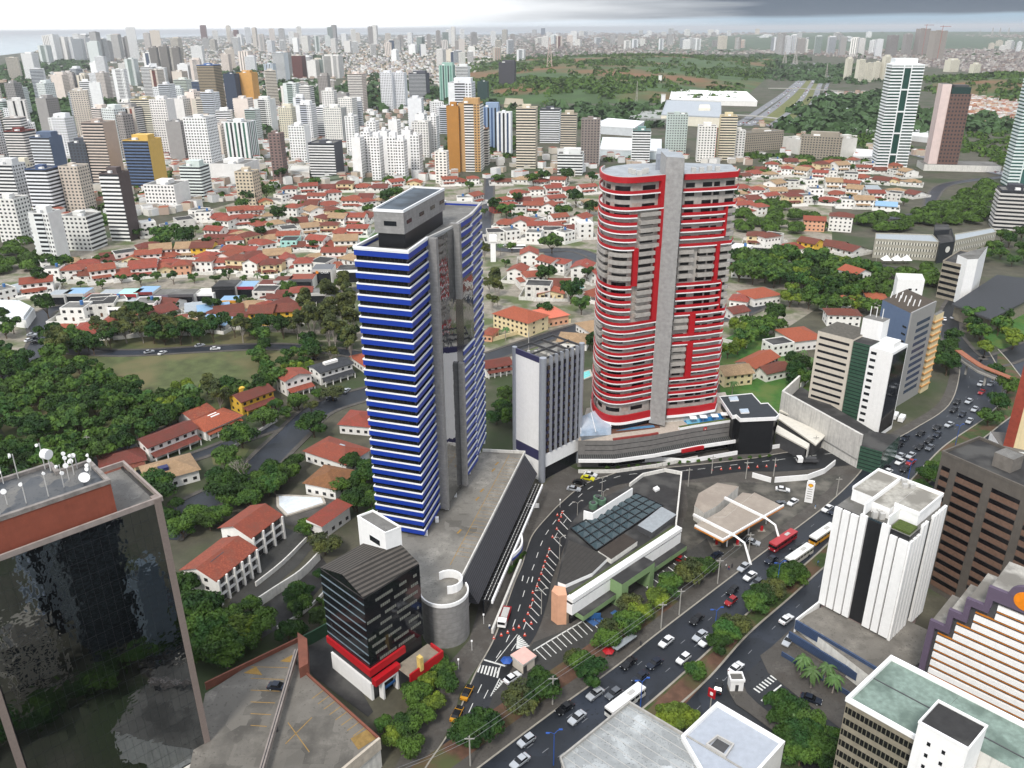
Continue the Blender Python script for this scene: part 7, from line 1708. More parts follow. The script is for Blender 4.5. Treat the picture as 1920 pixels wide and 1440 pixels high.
for k,(xc,yt,yb,w_,c_) in enumerate([(1672,68,108,18,'8f8a88'),(1700,66,104,15,'9a9592'),(1728,56,104,22,'9c948f'),(1757,60,112,26,'a39a92')]):
 tpx(xc,yt,yb,w_,(G_,G_,X_,X_),c_,c_,'unfinished grey tower, %s from left in the building-site group'%ordn(k),group='unfinished grey towers on the right',rot=5)
 x,y=P(xc,yb);hh=zof(x,y,yt)
 if k in (2,3):
  c=thing('tower_crane','red tower crane over the %s unfinished grey tower from the right'%('second' if k==2 else 'first'),'crane',(x,y,0));wpart(c,'mast',lambda m:m.tube([(x,y,0),(x,y,hh+28)],1.2,mat('crane_red','a8523f',.6),4));wpart(c,'jib',lambda m:m.tube([(x-14,y,hh+24),(x+38,y,hh+24)],.9,mat('crane_red','a8523f',.6),4))
def band_tower(label,xc,yt,yb,wpx,cw,cg,rot,dep=.8,name='residential_tower',group=None):
 x,y=P(xc,yb);h=zof(x,y,yt);w=wpx*mppx(xc,yb)*.8;d=w*dep
 t=thing(name,label,'apartment tower',(x,y,0),rad(rot),group);wm,gm=hexm(cw),mat('tower_glass_'+cg,cg,.25,var=.2,scale=.1)
 mb=MB();mb.box(-w/2,w/2,0,d,0,h-6,gm,CONC);mb.build('wall',t,local=True)
 n=int(h/3.4)
 for k in range(n):
  z=2+k*(h-8)/n
  mb=MB()
  mb.ribbon([(-w/2,d),(-w/2,0),(-w*.13,0)],z,z+1.5,.8,wm,inn=.02).ribbon([(w*.13,0),(w/2,0),(w/2,d)],z,z+1.5,.8,wm,inn=.02)
  if k%7==5:mb.ribbon([(-w*.13,0),(w*.13,0)],z,z+1.5,.8,wm,inn=.02)
  mb.build('balcony_band',t,local=True)
 mb=MB();mb.box(-w/2-.6,w/2+.6,-.6,d+.6,h-7,h-5.5,wm).box(-w*.42,w*.3,d*.1,d*.9,h-5.5,h,wm);mb.build('roof_crown',t,local=True)
 mb=MB();[mb.box(s*w*.12-.5,s*w*.12+.5,-1.0,0,0,h-7,wm) for s in (-1,1)];mb.build('mullions',t,local=True)
 return t
band_tower('tall green glass tower with white balcony stripes at the right',1669,110,322,66,'e9ecec','23483f',-10,group='tall towers at the right')
band_tower('tall pale green and white tower cut by the right edge',1915,138,352,62,'dce6e4','3d6660',-14,group='tall towers at the right')
x,y=P(1760,320);hh=zof(x,y,158)
t=thing('pink_tower','tower with plain pink side and brown gridded glass front','office tower',(x,y,0),rad(-12));w=40*mppx(1760,320)
mb=MB();mb.box(-w*.5,-w*.12,2,w*.9,0,hh,hexm('e2cdc7'),CONC);mb.build('pink_wall',t,local=True)
mb=MB();facade(mb,(-w*.12,0),(w*.75,0),0,hh-10,'grid',hexm('6f564e'),hexm('6f564e'),4);facade(mb,(w*.75,0),(w*.75,w*.8),0,hh-10,'grid',hexm('6f564e'),hexm('6f564e'),4);facade(mb,(-w*.12,w*.8),(-w*.12,0),0,hh-10,'blank',hexm('6f564e'),FWIN);mb.build('gridded_front',t,local=True)
mb=MB();mb.box(-w*.08,w*.7,.5,w*.75,hh-10,hh-3,mat('dark_green_glass','263f3c',.2));mb.box(0,w*.6,2,w*.7,hh-3,hh-1,DGREY);mb.build('glass_top',t,local=True)
mb=MB();mb.box(-w*.7,w*2.6,-3,30,0,7,WD,CONC);mb.build('podium',t,local=True)
tpx(1890,362,432,60,(B_,X_,X_,B_),'3a3b42','c9c5c0','dark office block with grey bands under the right edge tower',group='tall towers at the right',rot=-20)
for k,(x0,y0,x1,y1) in enumerate([(1395,285,1466,280),(1466,283,1496,290),(1498,296,1574,300),(1574,300,1602,298)]):
 a,b=P(x0,y0),P(x1,y1);L=math.dist(a,b);h=zof(*a,(250,257,255,262)[k])
 tower((a[0]+b[0])/2,(a[1]+b[1])/2,L,16,h,math.atan2(b[1]-a[1],b[0]-a[0]),(G_ if k%2==0 else X_,X_,X_,X_),'9d9486' if k%2==0 else 'd9d6cf','9d9486',('long drab slab of flats, %s one' if k%2==0 else 'pale blank end block, %s one')%('left' if k<2 else 'right'),'slab flats by the expressway',name='slab_flats')
def low(label,px,z,wc,rc,cat='hall',name='hall',extra=None):
 q=ccw(PP(px,z));t=thing(name,label,cat,centre(q));wpart(t,'wall',lambda m:m.prism(q,0,z,hexm(wc),hexm(rc)));wpart(t,'roof_edge',lambda m:m.ribbon(q,z-1,z+.8,.3,hexm(rc),inn=-.6,closed=True));
 if extra:extra(t,q,z)
 return t
low('white roofed mall hall in the middle distance',[(1110,235),(1190,240),(1208,228),(1140,222)],12,'cfd3d6','eef0f1')
low('lower grey-white mall wing with blue sign wall',[(1125,280),(1240,284),(1240,262),(1130,258)],10,'cdd6da','e1e4e6')
low('long grey parking hall behind the mall',[(1180,222),(1290,224),(1290,208),(1190,206)],10,'8d8f8c','9d9f9b')
low('columned classical-fronted shopping palace with grey roof',[(1240,215),(1352,220),(1352,192),(1250,188)],16,'e3dccb','aab0b6',extra=lambda t,q,z:[wpart(t,'pediment',lambda m:m.prism(PP([(1310,203),(1332,203),(1330,196),(1312,196)],20),0,20,hexm('e3dccb')))])
low('bright white sheds left of the expressway',[(1255,186),(1420,190),(1400,172),(1260,168)],10,'eceae6','f2f2f0')
low('white curved-roof building beyond the expressway',[(1580,212),(1655,216),(1650,205),(1585,203)],8,'d5dadb','dfe4e4')
low('long white shed right of the pale tower',[(1600,242),(1740,258),(1740,246),(1620,232)],7,'d8d8d6','e4e4e2')
low('white shed behind the slab flats',[(1600,292),(1640,295),(1640,282),(1605,280)],7,'d8d8d6','ebeaea')
low('cream school building on the hill beside the lattice mast',[(980,145),(1030,146),(1030,140),(985,139)],10,'e6dfd0','cfc8ba')
low('low cream hall under the grey office tower',[(945,196),(982,198),(980,186),(948,184)],12,'cdbfa5','a59a84')
low('pale low block below the white twin-topped tower',[(540,320),(580,325),(580,312),(545,310)],8,'d9d7d0','c9c6be')
low('round-ended white podium at the foot of the charcoal slab',[(565,345),(640,335),(650,328),(570,336)],4,'e6e4df','5f6b55')
low('concrete stadium bowl far at the right middle',[(1640,62+190),(1700,262),(1700,250),(1650,244)],8,'8a8a86','9a9a96')
t=thing('water_tower','white square water tower by the upper street','tower',P(925,488));q=P(925,490)
wpart(t,'shaft',lambda m:m.box(q[0]-1.8,q[0]+1.8,q[1]-1.8,q[1]+1.8,0,zof(q[0],q[1],452),W));zt_=zof(q[0],q[1],441);wpart(t,'tank',lambda m:m.box(q[0]-2.6,q[0]+2.6,q[1]-2.6,q[1]+2.6,zof(q[0],q[1],452),zt_,W))
for k,(px_,yt,yb,l) in enumerate([(1237,142,165,'white chimney-like tower on the green hill'),(1243,178,200,'short white pylon before the classical shopping palace')]):
 x,y=P(px_,yb);t=thing('white_pylon',l,'tower',(x,y,0));wpart(t,'shaft',lambda m:m.box(x-4,x+4,y,y+6,0,zof(x,y,yt),W));wpart(t,'cap',lambda m:m.box(x-4.6,x+4.6,y-.6,y+6.6,zof(x,y,yt),zof(x,y,yt)+1.5,WD))
def lattice(label,px_,yt,yb,w,col='b9b1ab'):
 x,y=P(px_,yb);h=zof(x,y,yt);t=thing('lattice_mast',label,'mast',(x,y,0));mm=mat('mast_'+col,col,.6)
 def f(m):
  for sx,sy in ((-1,-1),(1,-1),(1,1),(-1,1)):m.tube([(x+sx*w,y+sy*w,0),(x+sx*w*.12,y+sy*w*.12,h)],w*.09,mm,4)
  for k in range(7):
   a,b=k/7,(k+1)/7;ra,rb=w*(1-.88*a),w*(1-.88*b)
   for (p,q) in (((-1,-1),(1,-1)),((1,-1),(1,1)),((-1,1),(-1,-1))):
    m.tube([(x+p[0]*ra,y+p[1]*ra,a*h),(x+q[0]*rb,y+q[1]*rb,b*h)],w*.05,mm,4);m.tube([(x+q[0]*ra,y+q[1]*ra,a*h),(x+p[0]*rb,y+p[1]*rb,b*h)],w*.05,mm,4)
 wpart(t,'lattice',f)
lattice('red and white lattice mast on the green hill',1030,70,142,11,'c8b2aa')
lattice('power pylon left of the expressway bend',1470,97,124,9);lattice('taller power pylon by the expressway bend',1490,95,122,9)
for k,x_ in enumerate((1858,1872,1888)):lattice('distant power pylon on the right ridge, %s of three'%ordn(k),x_,52,74,14)
for k,x_ in enumerate((1835,1548,1193)):lattice(('slim mast left of the three ridge pylons','slim guyed mast near the far expressway','slim mast standing in front of the hill')[k],x_,(55,118,152)[k],(74,150,196)[k],(5,3,2)[k])
STY=[(B_,G_,X_,G_),(G_,G_,X_,G_),(M_,G_,X_,B_),(B_,B_,X_,G_),(G_,G_,X_,G_),(V_,G_,X_,G_),(X_,G_,X_,B_)]
PALC=[('f7f7f6','fafaf9'),('efece6','f5f3ee'),('e6e3df','f0eeeb'),('dcd3c4','eae3d6'),('cfc7c1','eeebe7'),('e8e9eb','cfd4da'),('9c9997','e6e4e2'),('d9cfc3','8a4d43'),('dfe4e2','b4c4bd'),('f0efed','5d6f8c'),('a39d99','e9e7e4'),('e6d9cf','efe6df')]
PALN=['bright white','off-white','pale grey','beige','taupe','cool white','grey','pinkish','greenish-white','white and blue','grey and white','rosy cream']
STN=['banded','windowed','balconied','striped-front','grid-windowed','vertically striped','blank-fronted']
occupied=[(r[0],r[2],r[3]) for r in NAMED]
SKY_MB=MB()
def far_block(xx,yt,yb,wpx,st,wc,ac,rot):
 x,y=P(xx,yb);h=zof(x,y,yt);w=wpx*mppx(xx,yb)*.8;a=rad(rot);ca,sa=math.cos(a),math.sin(a)
 c=[(x+ca*u*w-sa*v*w,y+sa*u*w+ca*v*w) for u,v in ((-.5,0),(.5,0),(.5,.8),(-.5,.8))]
 for i in range(4):facade(SKY_MB,c[i],c[(i+1)%4],0,h,'bands' if st[0]=='bands' else 'grid' if w<60 else 'vstripe',hexm(wc),hexm(ac),6.0)
 SKY_MB.face([(*p,h) for p in c],CONC);SKY_MB.prism([lerp(p,centre(c),.5) for p in c],h,h+4,hexm(wc))
def trow(x0,x1,yb0,yb1,n,hpx,wpx,place,group,seed,skip=()):
 rg=random.Random(seed);xs=sorted(rg.uniform(x0,x1) for _ in range(n));k=0;last=-99
 for xx in xs:
  if xx-last<wpx*.55:xx=last+wpx*.55
  last=xx;yb=yb0+(yb1-yb0)*(xx-x0)/(x1-x0)+rg.uniform(-4,4)
  if any(a<xx<b for a,b in skip):continue
  if any(abs(xx-o[0])<o[2]*.42 and abs(yb-o[1])<12 for o in occupied):continue
  h=hpx*rg.uniform(.75,1.4);w=wpx*rg.uniform(.8,1.2);s_=rg.randrange(len(STY));c_=rg.choice([0,0,0,1,1,2,3,4,5,5,5,6,7,8,9,10,11])
  if seed in (8,9,14,16,21,22):far_block(xx,yb-h,yb,w,STY[s_],PALC[c_][0],PALC[c_][1],rg.choice((-12,6,20)));continue
  tpx(xx,yb-h,yb,w,STY[s_],PALC[c_][0],PALC[c_][1],'%s %s tower, %s from left in %s'%(PALN[c_],STN[s_],ordn(k),place),group=group,rot=rg.choice((-12,-5,6,20,-25)),slabs=hpx>34)
  k+=1
trow(-10,520,300,300,14,70,31,'the row behind the blue-yellow tower','towers in the left tower rows',1)
trow(-10,640,262,262,21,62,28,'the third row back on the left','towers in the left tower rows',2)
trow(-10,660,228,240,25,54,25,'the fourth row back on the left','towers in the left tower rows',3,skip=((380,490),))
trow(40,660,190,200,22,46,22,'the fifth row back on the left','towers in the left tower rows',4,skip=((375,490),))
trow(20,370,152,160,13,36,22,'the row left of the netted tower','towers in the left tower rows',5)
trow(180,700,126,150,19,34,20,'the row before the far hillside','towers before the far hillside',6,skip=((378,418),))
for k,(xc,yt,yb,w_) in enumerate([(296,92,155,16),(316,90,158,17),(338,92,158,15)]):tpx(xc,yt,yb,w_,(G_,G_,X_,X_),'8b8783','8b8783','unfinished grey tower, %s from left in the grey trio'%ordn(k),group='grey unfinished trio',rot=4)
trow(75,345,116,108,20,42,17,'the sea-side skyline at left','towers of the sea-side skyline',7)
trow(60,400,100,96,13,24,13,'the farther sea-side skyline','towers of the sea-side skyline',8)
trow(380,1010,84,86,34,26,11,'the central skyline','towers of the central skyline',9)
trow(420,960,98,104,24,22,13,'the nearer central skyline','towers of the central skyline',10)
trow(680,1000,118,124,10,22,15,'the row behind the sea green tower','towers of the central skyline',11)
trow(1000,1420,72,74,22,13,10,'the far skyline above the green hill','towers above the green hill',21)
trow(1450,1910,84,96,16,14,11,'the low skyline on the right ridge','towers on the right skyline',22)
trow(1010,1420,88,94,26,20,13,'the skyline above the green hill','towers above the green hill',12)
trow(1420,1680,100,106,16,28,14,'the skyline left of the building site','towers on the right skyline',13)
trow(1440,1640,84,86,9,18,12,'the farther skyline left of the building site','towers on the right skyline',14)
trow(640,830,240,250,5,44,26,'the row behind the white cluster','towers near the white cluster',15)
trow(1390,1480,78,80,5,12,12,'the low skyline before the right ridge','towers on the right skyline',16)
o=SKY_MB.build('far_skyline');o['kind']='stuff'
def city_mass(name,zones,seed,cols,hmin=3,hmax=8,zone_px=(3,7),roof=None):
 rg=np.random.default_rng(seed);v=[];f=[];mi=[]
 mats_=[mat('low_'+c,c,.85,var=.1,scale=.05) for c in cols]
 rr=[mat('lowroof_'+c,c,.9,var=.2,scale=.1) for c in (roof or ['8e4c39','7f463a','94908a','c9c7c2','9a5b42','a3a19c','b5b2ad'])]
 for poly,n in zones:
  xs=[p[0] for p in poly];ys=[p[1] for p in poly];c=0
  while c<n:
   px_,py_=rg.uniform(min(xs),max(xs)),rg.uniform(min(ys),max(ys))
   if not inside((px_,py_),poly):continue
   c+=1
   x,y=P(px_,py_);mpp=mppx(px_,py_)
   w=float(np.clip(rg.uniform(*zone_px)*mpp,8,60));d=w*rg.uniform(.7,1.3);h=rg.uniform(hmin,hmax)*(1+(w-8)/45);a=rg.uniform(0,1.57)
   z=0.0
   for hv in (hill3,):
    if hv[0][1]-200<y:z=40*max(0,min(1,(y-hv[0][1])/4000)) if x>200 else 0
   ca,sa=math.cos(a),math.sin(a);i=len(v)
   cs_=[(x+ca*ux*w/2-sa*uy*d/2,y+sa*ux*w/2+ca*uy*d/2) for ux,uy in ((-1,-1),(1,-1),(1,1),(-1,1))]
   v+=[(p[0],p[1],z-1) for p in cs_]+[(p[0],p[1],z+h) for p in cs_]+[(x,y,z+h+(w*.12 if rg.random()<.6 else.02))]
   k1=int(rg.integers(len(mats_)));k2=len(mats_)+int(rg.integers(len(rr)))
   for q in range(4):f.append((i+q,i+(q+1)%4,i+4+(q+1)%4,i+4+q));mi.append(k1);f.append((i+4+q,i+4+(q+1)%4,i+8));mi.append(k2)
 me=bpy.data.meshes.new(name);me.from_pydata(v,[],f)
 for m in mats_+rr:me.materials.append(m)
 me.polygons.foreach_set('material_index',mi);o=bpy.data.objects.new(name,me);COL.objects.link(o);o['kind']='stuff'
WALLC=['e6e4e0','dcd8d0','cdc6ba','c9b9a6','b8a394','d9d9d9','f0efed']
city_mass('low_houses',[([(1420,232),(1500,232),(1640,260),(1760,290),(1640,300),(1400,292)],60),([(0,330),(300,335),(560,300),(840,300),(860,340),(700,350),(540,350),(330,400),(0,440)],420),([(0,200),(830,210),(830,300),(560,320),(0,335)],900),([(0,130),(150,110),(380,120),(640,140),(880,150),(880,215),(0,205)],1700),([(900,290),(1130,275),(1400,300),(1420,330),(1120,340),(900,335)],130),([(1560,175),(1660,175),(1640,200),(1540,195)],60),([(1780,160),(1940,200),(1940,250),(1790,215)],600)],3,WALLC,zone_px=(4,9))
DK=['a39a97','8d8482','b8b0aa','96857c','c9c4c0','7c7472']
city_mass('far_low_city',[([(60,96),(330,70),(640,66),(960,66),(960,104),(870,150),(640,140),(380,122),(150,112)],4600)],4,WALLC+['b5aeb0','a8a3a6'],hmin=4,hmax=11,zone_px=(2,4.5))
city_mass('far_low_city',[([(940,66),(1240,66),(1500,66),(1920,66),(1920,112),(1500,100),(960,108)],5200),([(1400,66),(1920,66),(1920,150),(1640,112),(1400,98)],3600)],8,DK,hmin=4,hmax=11,zone_px=(2,4.5),roof=['6f564d','77736e','8f8c89','6c5f5b','85807c','7d6459'])
city_mass('hillside_houses',[([(1780,165),(1920,185),(1940,240),(1850,235),(1790,205)],500)],9,['b98a6a','c9a588','a87a60','d0b8a0'],zone_px=(3,6))
def traffic(path,n,w,seed):
 rg=random.Random(seed);seg=[math.dist(path[i],path[i+1]) for i in range(len(path)-1)];T=sum(seg);v=MB();cm=[mat('car_'+c,c,.4) for c in ('d6d8da','2a2c30','8a2a28','9a9ea3','e9e9ea')]
 for k in range(n):
  d=rg.uniform(0,T);
  for i,L in enumerate(seg):
   if d<=L or i==len(seg)-1:p=lerp(path[i],path[i+1],d/L);break
   d-=L
  x,y=p[0]+rg.uniform(-w,w),p[1];v.box(x-.9,x+.9,y-2.2,y+2.2,.45,1.3,rg.choice(cm));v.box(x-.8,x+.8,y-1.2,y+1.0,1.3,1.8,rg.choice(cm))
 o=v.build('distant_traffic');o['kind']='stuff'
[traffic(e,60,5,1+i) for i,e in enumerate(E1)];traffic(E3,120,9,2)
gR='blocks seen only in the mirror facade'
def maxh(x,y):
 h=5
 while h<60 and proj(x,y,h+1)[1]>1475:h+=1
 return h
for k,(x,y,w,d,st,c1,c2,l) in enumerate([(-14,66,12,12,(V_,V_,V_,V_),'a9b1b6','2d4778','grey tower with blue vertical strips, mirrored at left in the glass facade'),(-22,84,13,12,(B_,B_,B_,B_),'23282b','4b5254','dark banded block mirrored in the middle of the glass facade'),(-27,102,7,7,(X_,X_,X_,X_),'6d7880','6d7880','slim plain grey block mirrored right of the dark banded one'),(-38,74,12,10,(G_,G_,G_,G_),'a39a8b','a39a8b','low buff block mirrored at the lower left of the glass facade')]):
 tower(x,y,w,d,min(maxh(x,y+d),(52,40,26,14)[k]),rad(43),st,c1,c2,l,gR)
for i in range(12):
 plant('near1' if i%2 else 'near2',-66+i*4.4,78+i*3.2+(i%3)*2,.9,'tree, %s of the row mirrored low in the glass facade'%ordn(i),'mirrored street trees',base_px=False)

#  vehicles
CG=mat('car_glass','14161a',.12,var=.05);TYRE=mat('tyre_rubber','17171a',.85);HL=mat('headlight','d9dde0',.2);TLM=mat('tail_light','8e1a16',.4)
def carm(n,c):return mat('car_paint_'+n,c,.28,var=.03,metal=.15,scale=.2)
PAINTS={'silver':'b4b8bd','white':'e6e7e8','black':'141518','grey':'63676d','red':'9a1d22','dark blue':'1c2433','yellow':'d9d21f','light blue':'7f9ab5','beige':'b8ae9a','taxi':'c98f1f'}
def car_body(m,L,Wd,prof,mt):
 n=len(prof);i=len(m.v)
 for s in (-1,1):
  for x,z,k in prof:m.v.append((x*L/2,s*Wd/2*k,z))
 idx=m.mi(mt)
 for k in range(n):
  j=(k+1)%n;m.f.append((i+k,i+n+k,i+n+j,i+j));m.m.append(idx)
 m.f.append(tuple(i+k for k in range(n)));m.m.append(idx);m.f.append(tuple(i+n+k for k in reversed(range(n))));m.m.append(idx)
def make_car(color,kindc='sedan'):
 t=thing('car','','car');pm=carm(color,PAINTS[color]);L,Wd=(4.6,1.85) if kindc=='sedan' else (4.1,1.8)
 low_=[(-1,.35,.9),(-1,.75,.92),(-.96,.92,.95),(-.1-.45,1.0,1),(.35,.98,1),(.93,.80,.93),(1,.6,.9),(.99,.32,.9)]
 mb=MB();car_body(mb,L,Wd,low_,pm)
 roofp=[(-.50,1.40,.8),(-.20,1.48,.8),(.08,1.44,.8)] if kindc=='sedan' else [(-.78,1.46,.8),(-.3,1.54,.8),(.05,1.48,.8)]
 n=len(mb.v);x0,x1=roofp[0][0]*L/2,roofp[2][0]*L/2
 mb.box(x0,x1,-Wd*.38,Wd*.38,1.42,1.50,carm('black','141518') if color=='taxi' else pm)
 if color=='taxi':mb.box(L*.25,L*.47,-Wd*.42,Wd*.42,.93,.99,carm('black','141518'))
 mb.build('body',t,local=True)
 mb=MB();b0,b1=((-.72,.42) if kindc=='sedan' else (-.93,.42))
 p=[(b0*L/2,-Wd*.46,.95),(b1*L/2,-Wd*.46,.95),(b1*L/2,Wd*.46,.95),(b0*L/2,Wd*.46,.95),(x0,-Wd*.385,1.45),(x1,-Wd*.385,1.45),(x1,Wd*.385,1.45),(x0,Wd*.385,1.45)]
 for f_ in ((0,1,5,4),(1,2,6,5),(2,3,7,6),(3,0,4,7)):mb.face([p[q] for q in f_],CG)
 mb.build('windows',t,local=True)
 for sx in (-.62,.62):
  for sy in (-1,1):
   mb=MB();c=(sx*L/2,sy*(Wd/2-.12),.33);mb.tube([(c[0],c[1]-.11,c[2]),(c[0],c[1]+.11,c[2])],.33,TYRE,10);wh=mb.build('wheel',t,local=True);mb=MB();yo=c[1]+sy*.115;mb.tube([(c[0],yo-.01,c[2]),(c[0],yo+.01,c[2])],.19,METAL,8);mb.build('rim',wh,local=True)
 for sy in (-1,1):
  mb=MB();y0,y1=sorted((sy*Wd*.28,sy*Wd*.42));mb.box(L/2*.985,L/2*1.0+.03,y0,y1,.58,.74,HL);mb.build('headlight',t,local=True)
  mb=MB();mb.box(-L/2-.03,-L/2+.03,y0,y1,.66,.84,TLM);mb.build('tail_light',t,local=True)
 return t
CK={}
def put_car(px_,py_,ang,color,label,group,kindc='sedan',z=.12,zp=0.0,s=1.08):
 x,y=P(px_,py_,zp);key=(color,kindc)
 if key not in CK:
  CK[key]=make_car(color,kindc);t=CK[key];t.location=(x,y,z);t.rotation_euler=(0,0,ang);t['label']=label;t['group']=group;t.scale=(s,)*3;return t
 return dup(CK[key],(x,y,z),ang,label,group,s)
def heading(px0,px1):
 a,b=P(*px0),P(*px1);return math.atan2(b[1]-a[1],b[0]-a[0])
AV=[(975,1432,'silver'),(987,1393,'silver','hatch'),(1059,1332,'black'),(1082,1350,'silver'),(1116,1305,'silver'),(1150,1305,'grey','hatch'),(1178,1248,'black'),(1200,1274,'dark blue'),(1227,1248,'dark blue'),(1249,1207,'white'),(1281,1239,'white','hatch'),(1312,1196,'silver'),(1324,1206,'white'),(1306,1165,'black'),(1370,1131,'red','hatch'),(1373,1111,'black','hatch'),(1394,1067,'silver'),(1406,1084,'white'),(1418,1097,'grey','hatch'),(1446,1053,'dark blue'),(1493,1030,'black'),(1551,957,'white'),(1563,962,'dark blue'),(1486,945,'white'),(1604,865,'white'),(1630,860,'white','hatch'),(1663,866,'red'),(1687,858,'silver'),(1707,857,'silver'),(1660,880,'black'),(1687,869,'white'),(1707,870,'red'),(1697,882,'black'),(1663,888,'white'),(1743,842,'grey'),(1685,838,'black'),(1697,824,'dark blue'),(1724,841,'black'),(1742,829,'black'),(1757,817,'dark blue'),(1726,816,'black'),(1757,804,'black'),(1779,799,'silver'),(1788,771,'black'),(1804,779,'dark blue'),(1794,756,'black'),(1816,755,'silver'),(1827,770,'silver'),(1817,792,'silver'),(1838,722,'silver'),(1857,722,'silver'),(1840,738,'red')]
AVD=[heading((1100,1330),(1000,1405)),heading((1400,1090),(1300,1165)),heading((1560,980),(1460,1052)),heading((1720,850),(1640,905)),heading((1810,770),(1760,815))]
for i,c in enumerate(AV):
 x=c[0];a=AVD[0] if x<1250 else AVD[1] if x<1430 else AVD[2] if x<1600 else AVD[3] if x<1780 else AVD[4]
 put_car(c[0],c[1],a+random.uniform(-.05,.05),c[2],'%s %s, %s going up the avenue from the bottom'%(c[2],'hatchback' if len(c)>3 else 'saloon car',ordn(i)),'cars driving on the avenue',c[3] if len(c)>3 else 'sedan')
for i,(x,y,c,d,l) in enumerate([(1474,1165,'white',heading((1440,1190),(1500,1145)),'white saloon alone on the far carriageway below the white ribbed tower'),(1380,1256,'white',heading((1360,1280),(1400,1245)),'white car at the corner by the toll booth'),(1347,1292,'black',1.2,'dark car below the white one at the toll booth'),(1520,1315,'dark blue',-.5,'dark car in the side road under the palm'),(1540,1385,'black',-.5,'black car further down the side road'),(1478,1205,'silver',heading((1490,1190),(1465,1222)),'silver car parked at the blue slatted wall'),(876,1303,'taxi',heading((870,1330),(890,1290)),'dark and yellow taxi, upper of two at the kerb'),(857,1343,'taxi',heading((850,1370),(870,1330)),'dark and yellow taxi, lower of two at the kerb'),(961,1275,'white',heading((950,1285),(975,1268)),'white car stopped behind the zebra crossing kiosk'),(1102,900,'yellow',-.4,'bright yellow car parked before the slab building'),(1107,893,'white',-.4,'white car right behind the bright yellow one'),(1087,908,'black',-.4,'dark car left of the bright yellow one'),(1076,920,'silver',-.3,'silver car parked on the street corner island'),(1462,948,'grey',.4,'dark car beside the price totem bush'),(1410,1020,'silver',-.5,'silver car at the petrol station exit'),(1397,1018,'black',-.5,'black car at the petrol station exit'),(1343,1045,'dark blue',.7,'dark blue car at the end of the shop parking'),(1276,1053,'red',-.6,'dark red car in the shop parking'),(1467,921,'white',-.3,'white car under the canopy right end'),(1752,0,None,0,'')]):
 if c:put_car(x,y,d,c,l,'parked and turning cars')
put_car(522,1291,-.15,'dark blue','lone dark blue car on the rooftop parking deck','parked and turning cars',z=8.0,zp=8.0)
for i,(x,y,c) in enumerate([(60,630,'silver'),(65,637,'dark blue'),(55,640,'white'),(68,644,'black'),(280,662,'silver'),(305,664,'white'),(404,656,'white'),(375,650,'silver'),(650,735,'silver'),(622,750,'dark blue'),(590,675,'black'),(150,580,'dark blue'),(915,395,'white'),(948,462,'white'),(700,520,'silver'),(610,855,'light blue'),(1450,475,'white'),(1770,600,'white'),(1790,598,'silver'),(1420,505,'red')]):
 put_car(x,y,.2+.5*(i%3),c,'%s parked car, %s on the streets of the housing quarters'%(c,ordn(i)),'cars on the quarter streets')
for i in range(2):
 x,y=((1677,784),(1690,789))[i]
 t=thing('van','white van, %s of two parked before the cream office'%('left' if i==0 else 'right'),'van',(*P(x,y),.1),heading((x,y),(x+10,y-14)))
 mb=MB();mb.box(-2.6,1.9,-1,1,.4,2.3,W);mb.box(1.903,2.7,-.98,.98,.4,1.3,W);mb.build('body',t,local=True)
 mb=MB();mb.box(1.903,2.2,-.9,.9,1.3,2.1,CG);mb.build('windscreen',t,local=True)
 for sx in (-1.7,1.6):
  for sy in (-.95,.95):mb=MB();mb.tube([(sx,sy-.1,.38),(sx,sy+.1,.38)],.38,TYRE,10);mb.build('wheel',t,local=True)
def bus(label,px_,py_,ang,c1,c2,stripe=None):
 x,y=P(px_,py_);t=thing('bus',label,'bus',(x,y,.12),ang);b1=carm('bus'+c1,c1);b2=carm('bus'+c2,c2)
 mb=MB();mb.box(-6,6,-1.28,1.28,.45,1.5,b1);mb.build('body',t,local=True)
 mb=MB();mb.box(-5.95,5.97,-1.26,1.26,1.503,2.5,CG);mb.build('windows',t,local=True)
 mb=MB();mb.box(-6,6,-1.3,1.3,2.503,3.05,b2);mb.box(-3,-1,-.5,.5,3.05,3.25,LGREY);mb.build('roof',t,local=True)
 for k in range(7):mb=MB();mb.box(-5.6+k*1.75,-5.45+k*1.75,-1.29,1.29,1.503,2.5,b1);mb.build('window_post',t,local=True)
 for sx in (-3.6,3.9):
  for sy in (-1.2,1.2):mb=MB();mb.tube([(sx,sy-.12,.5),(sx,sy+.12,.5)],.5,TYRE,12);mb.build('wheel',t,local=True)
 for sy in (-.95,.95):mb=MB();mb.box(5.98,6.05,sy-.2,sy+.2,.8,1.1,HL);mb.build('headlight',t,local=True)
hb=heading((1540,985),(1500,1012))
BUSR,BUSW,BUSY='b01f2b','e9e8e4','d99a1e'
bus('red city bus with red roof on the avenue',1467,1022,hb,'a01c26','b5343a')
bus('white bus beside the red one on the avenue',1497,1050,hb,'cfcdc6','efeeea')
bus('white-roofed bus with yellow skirt ahead of the other two',1541,1010,hb,'d99a1e','efeeea')
bus('long white-roofed bus half hidden by the patched hall roof',1172,1325,heading((1200,1300),(1150,1338)),'d8d7d2','f2f1ee')
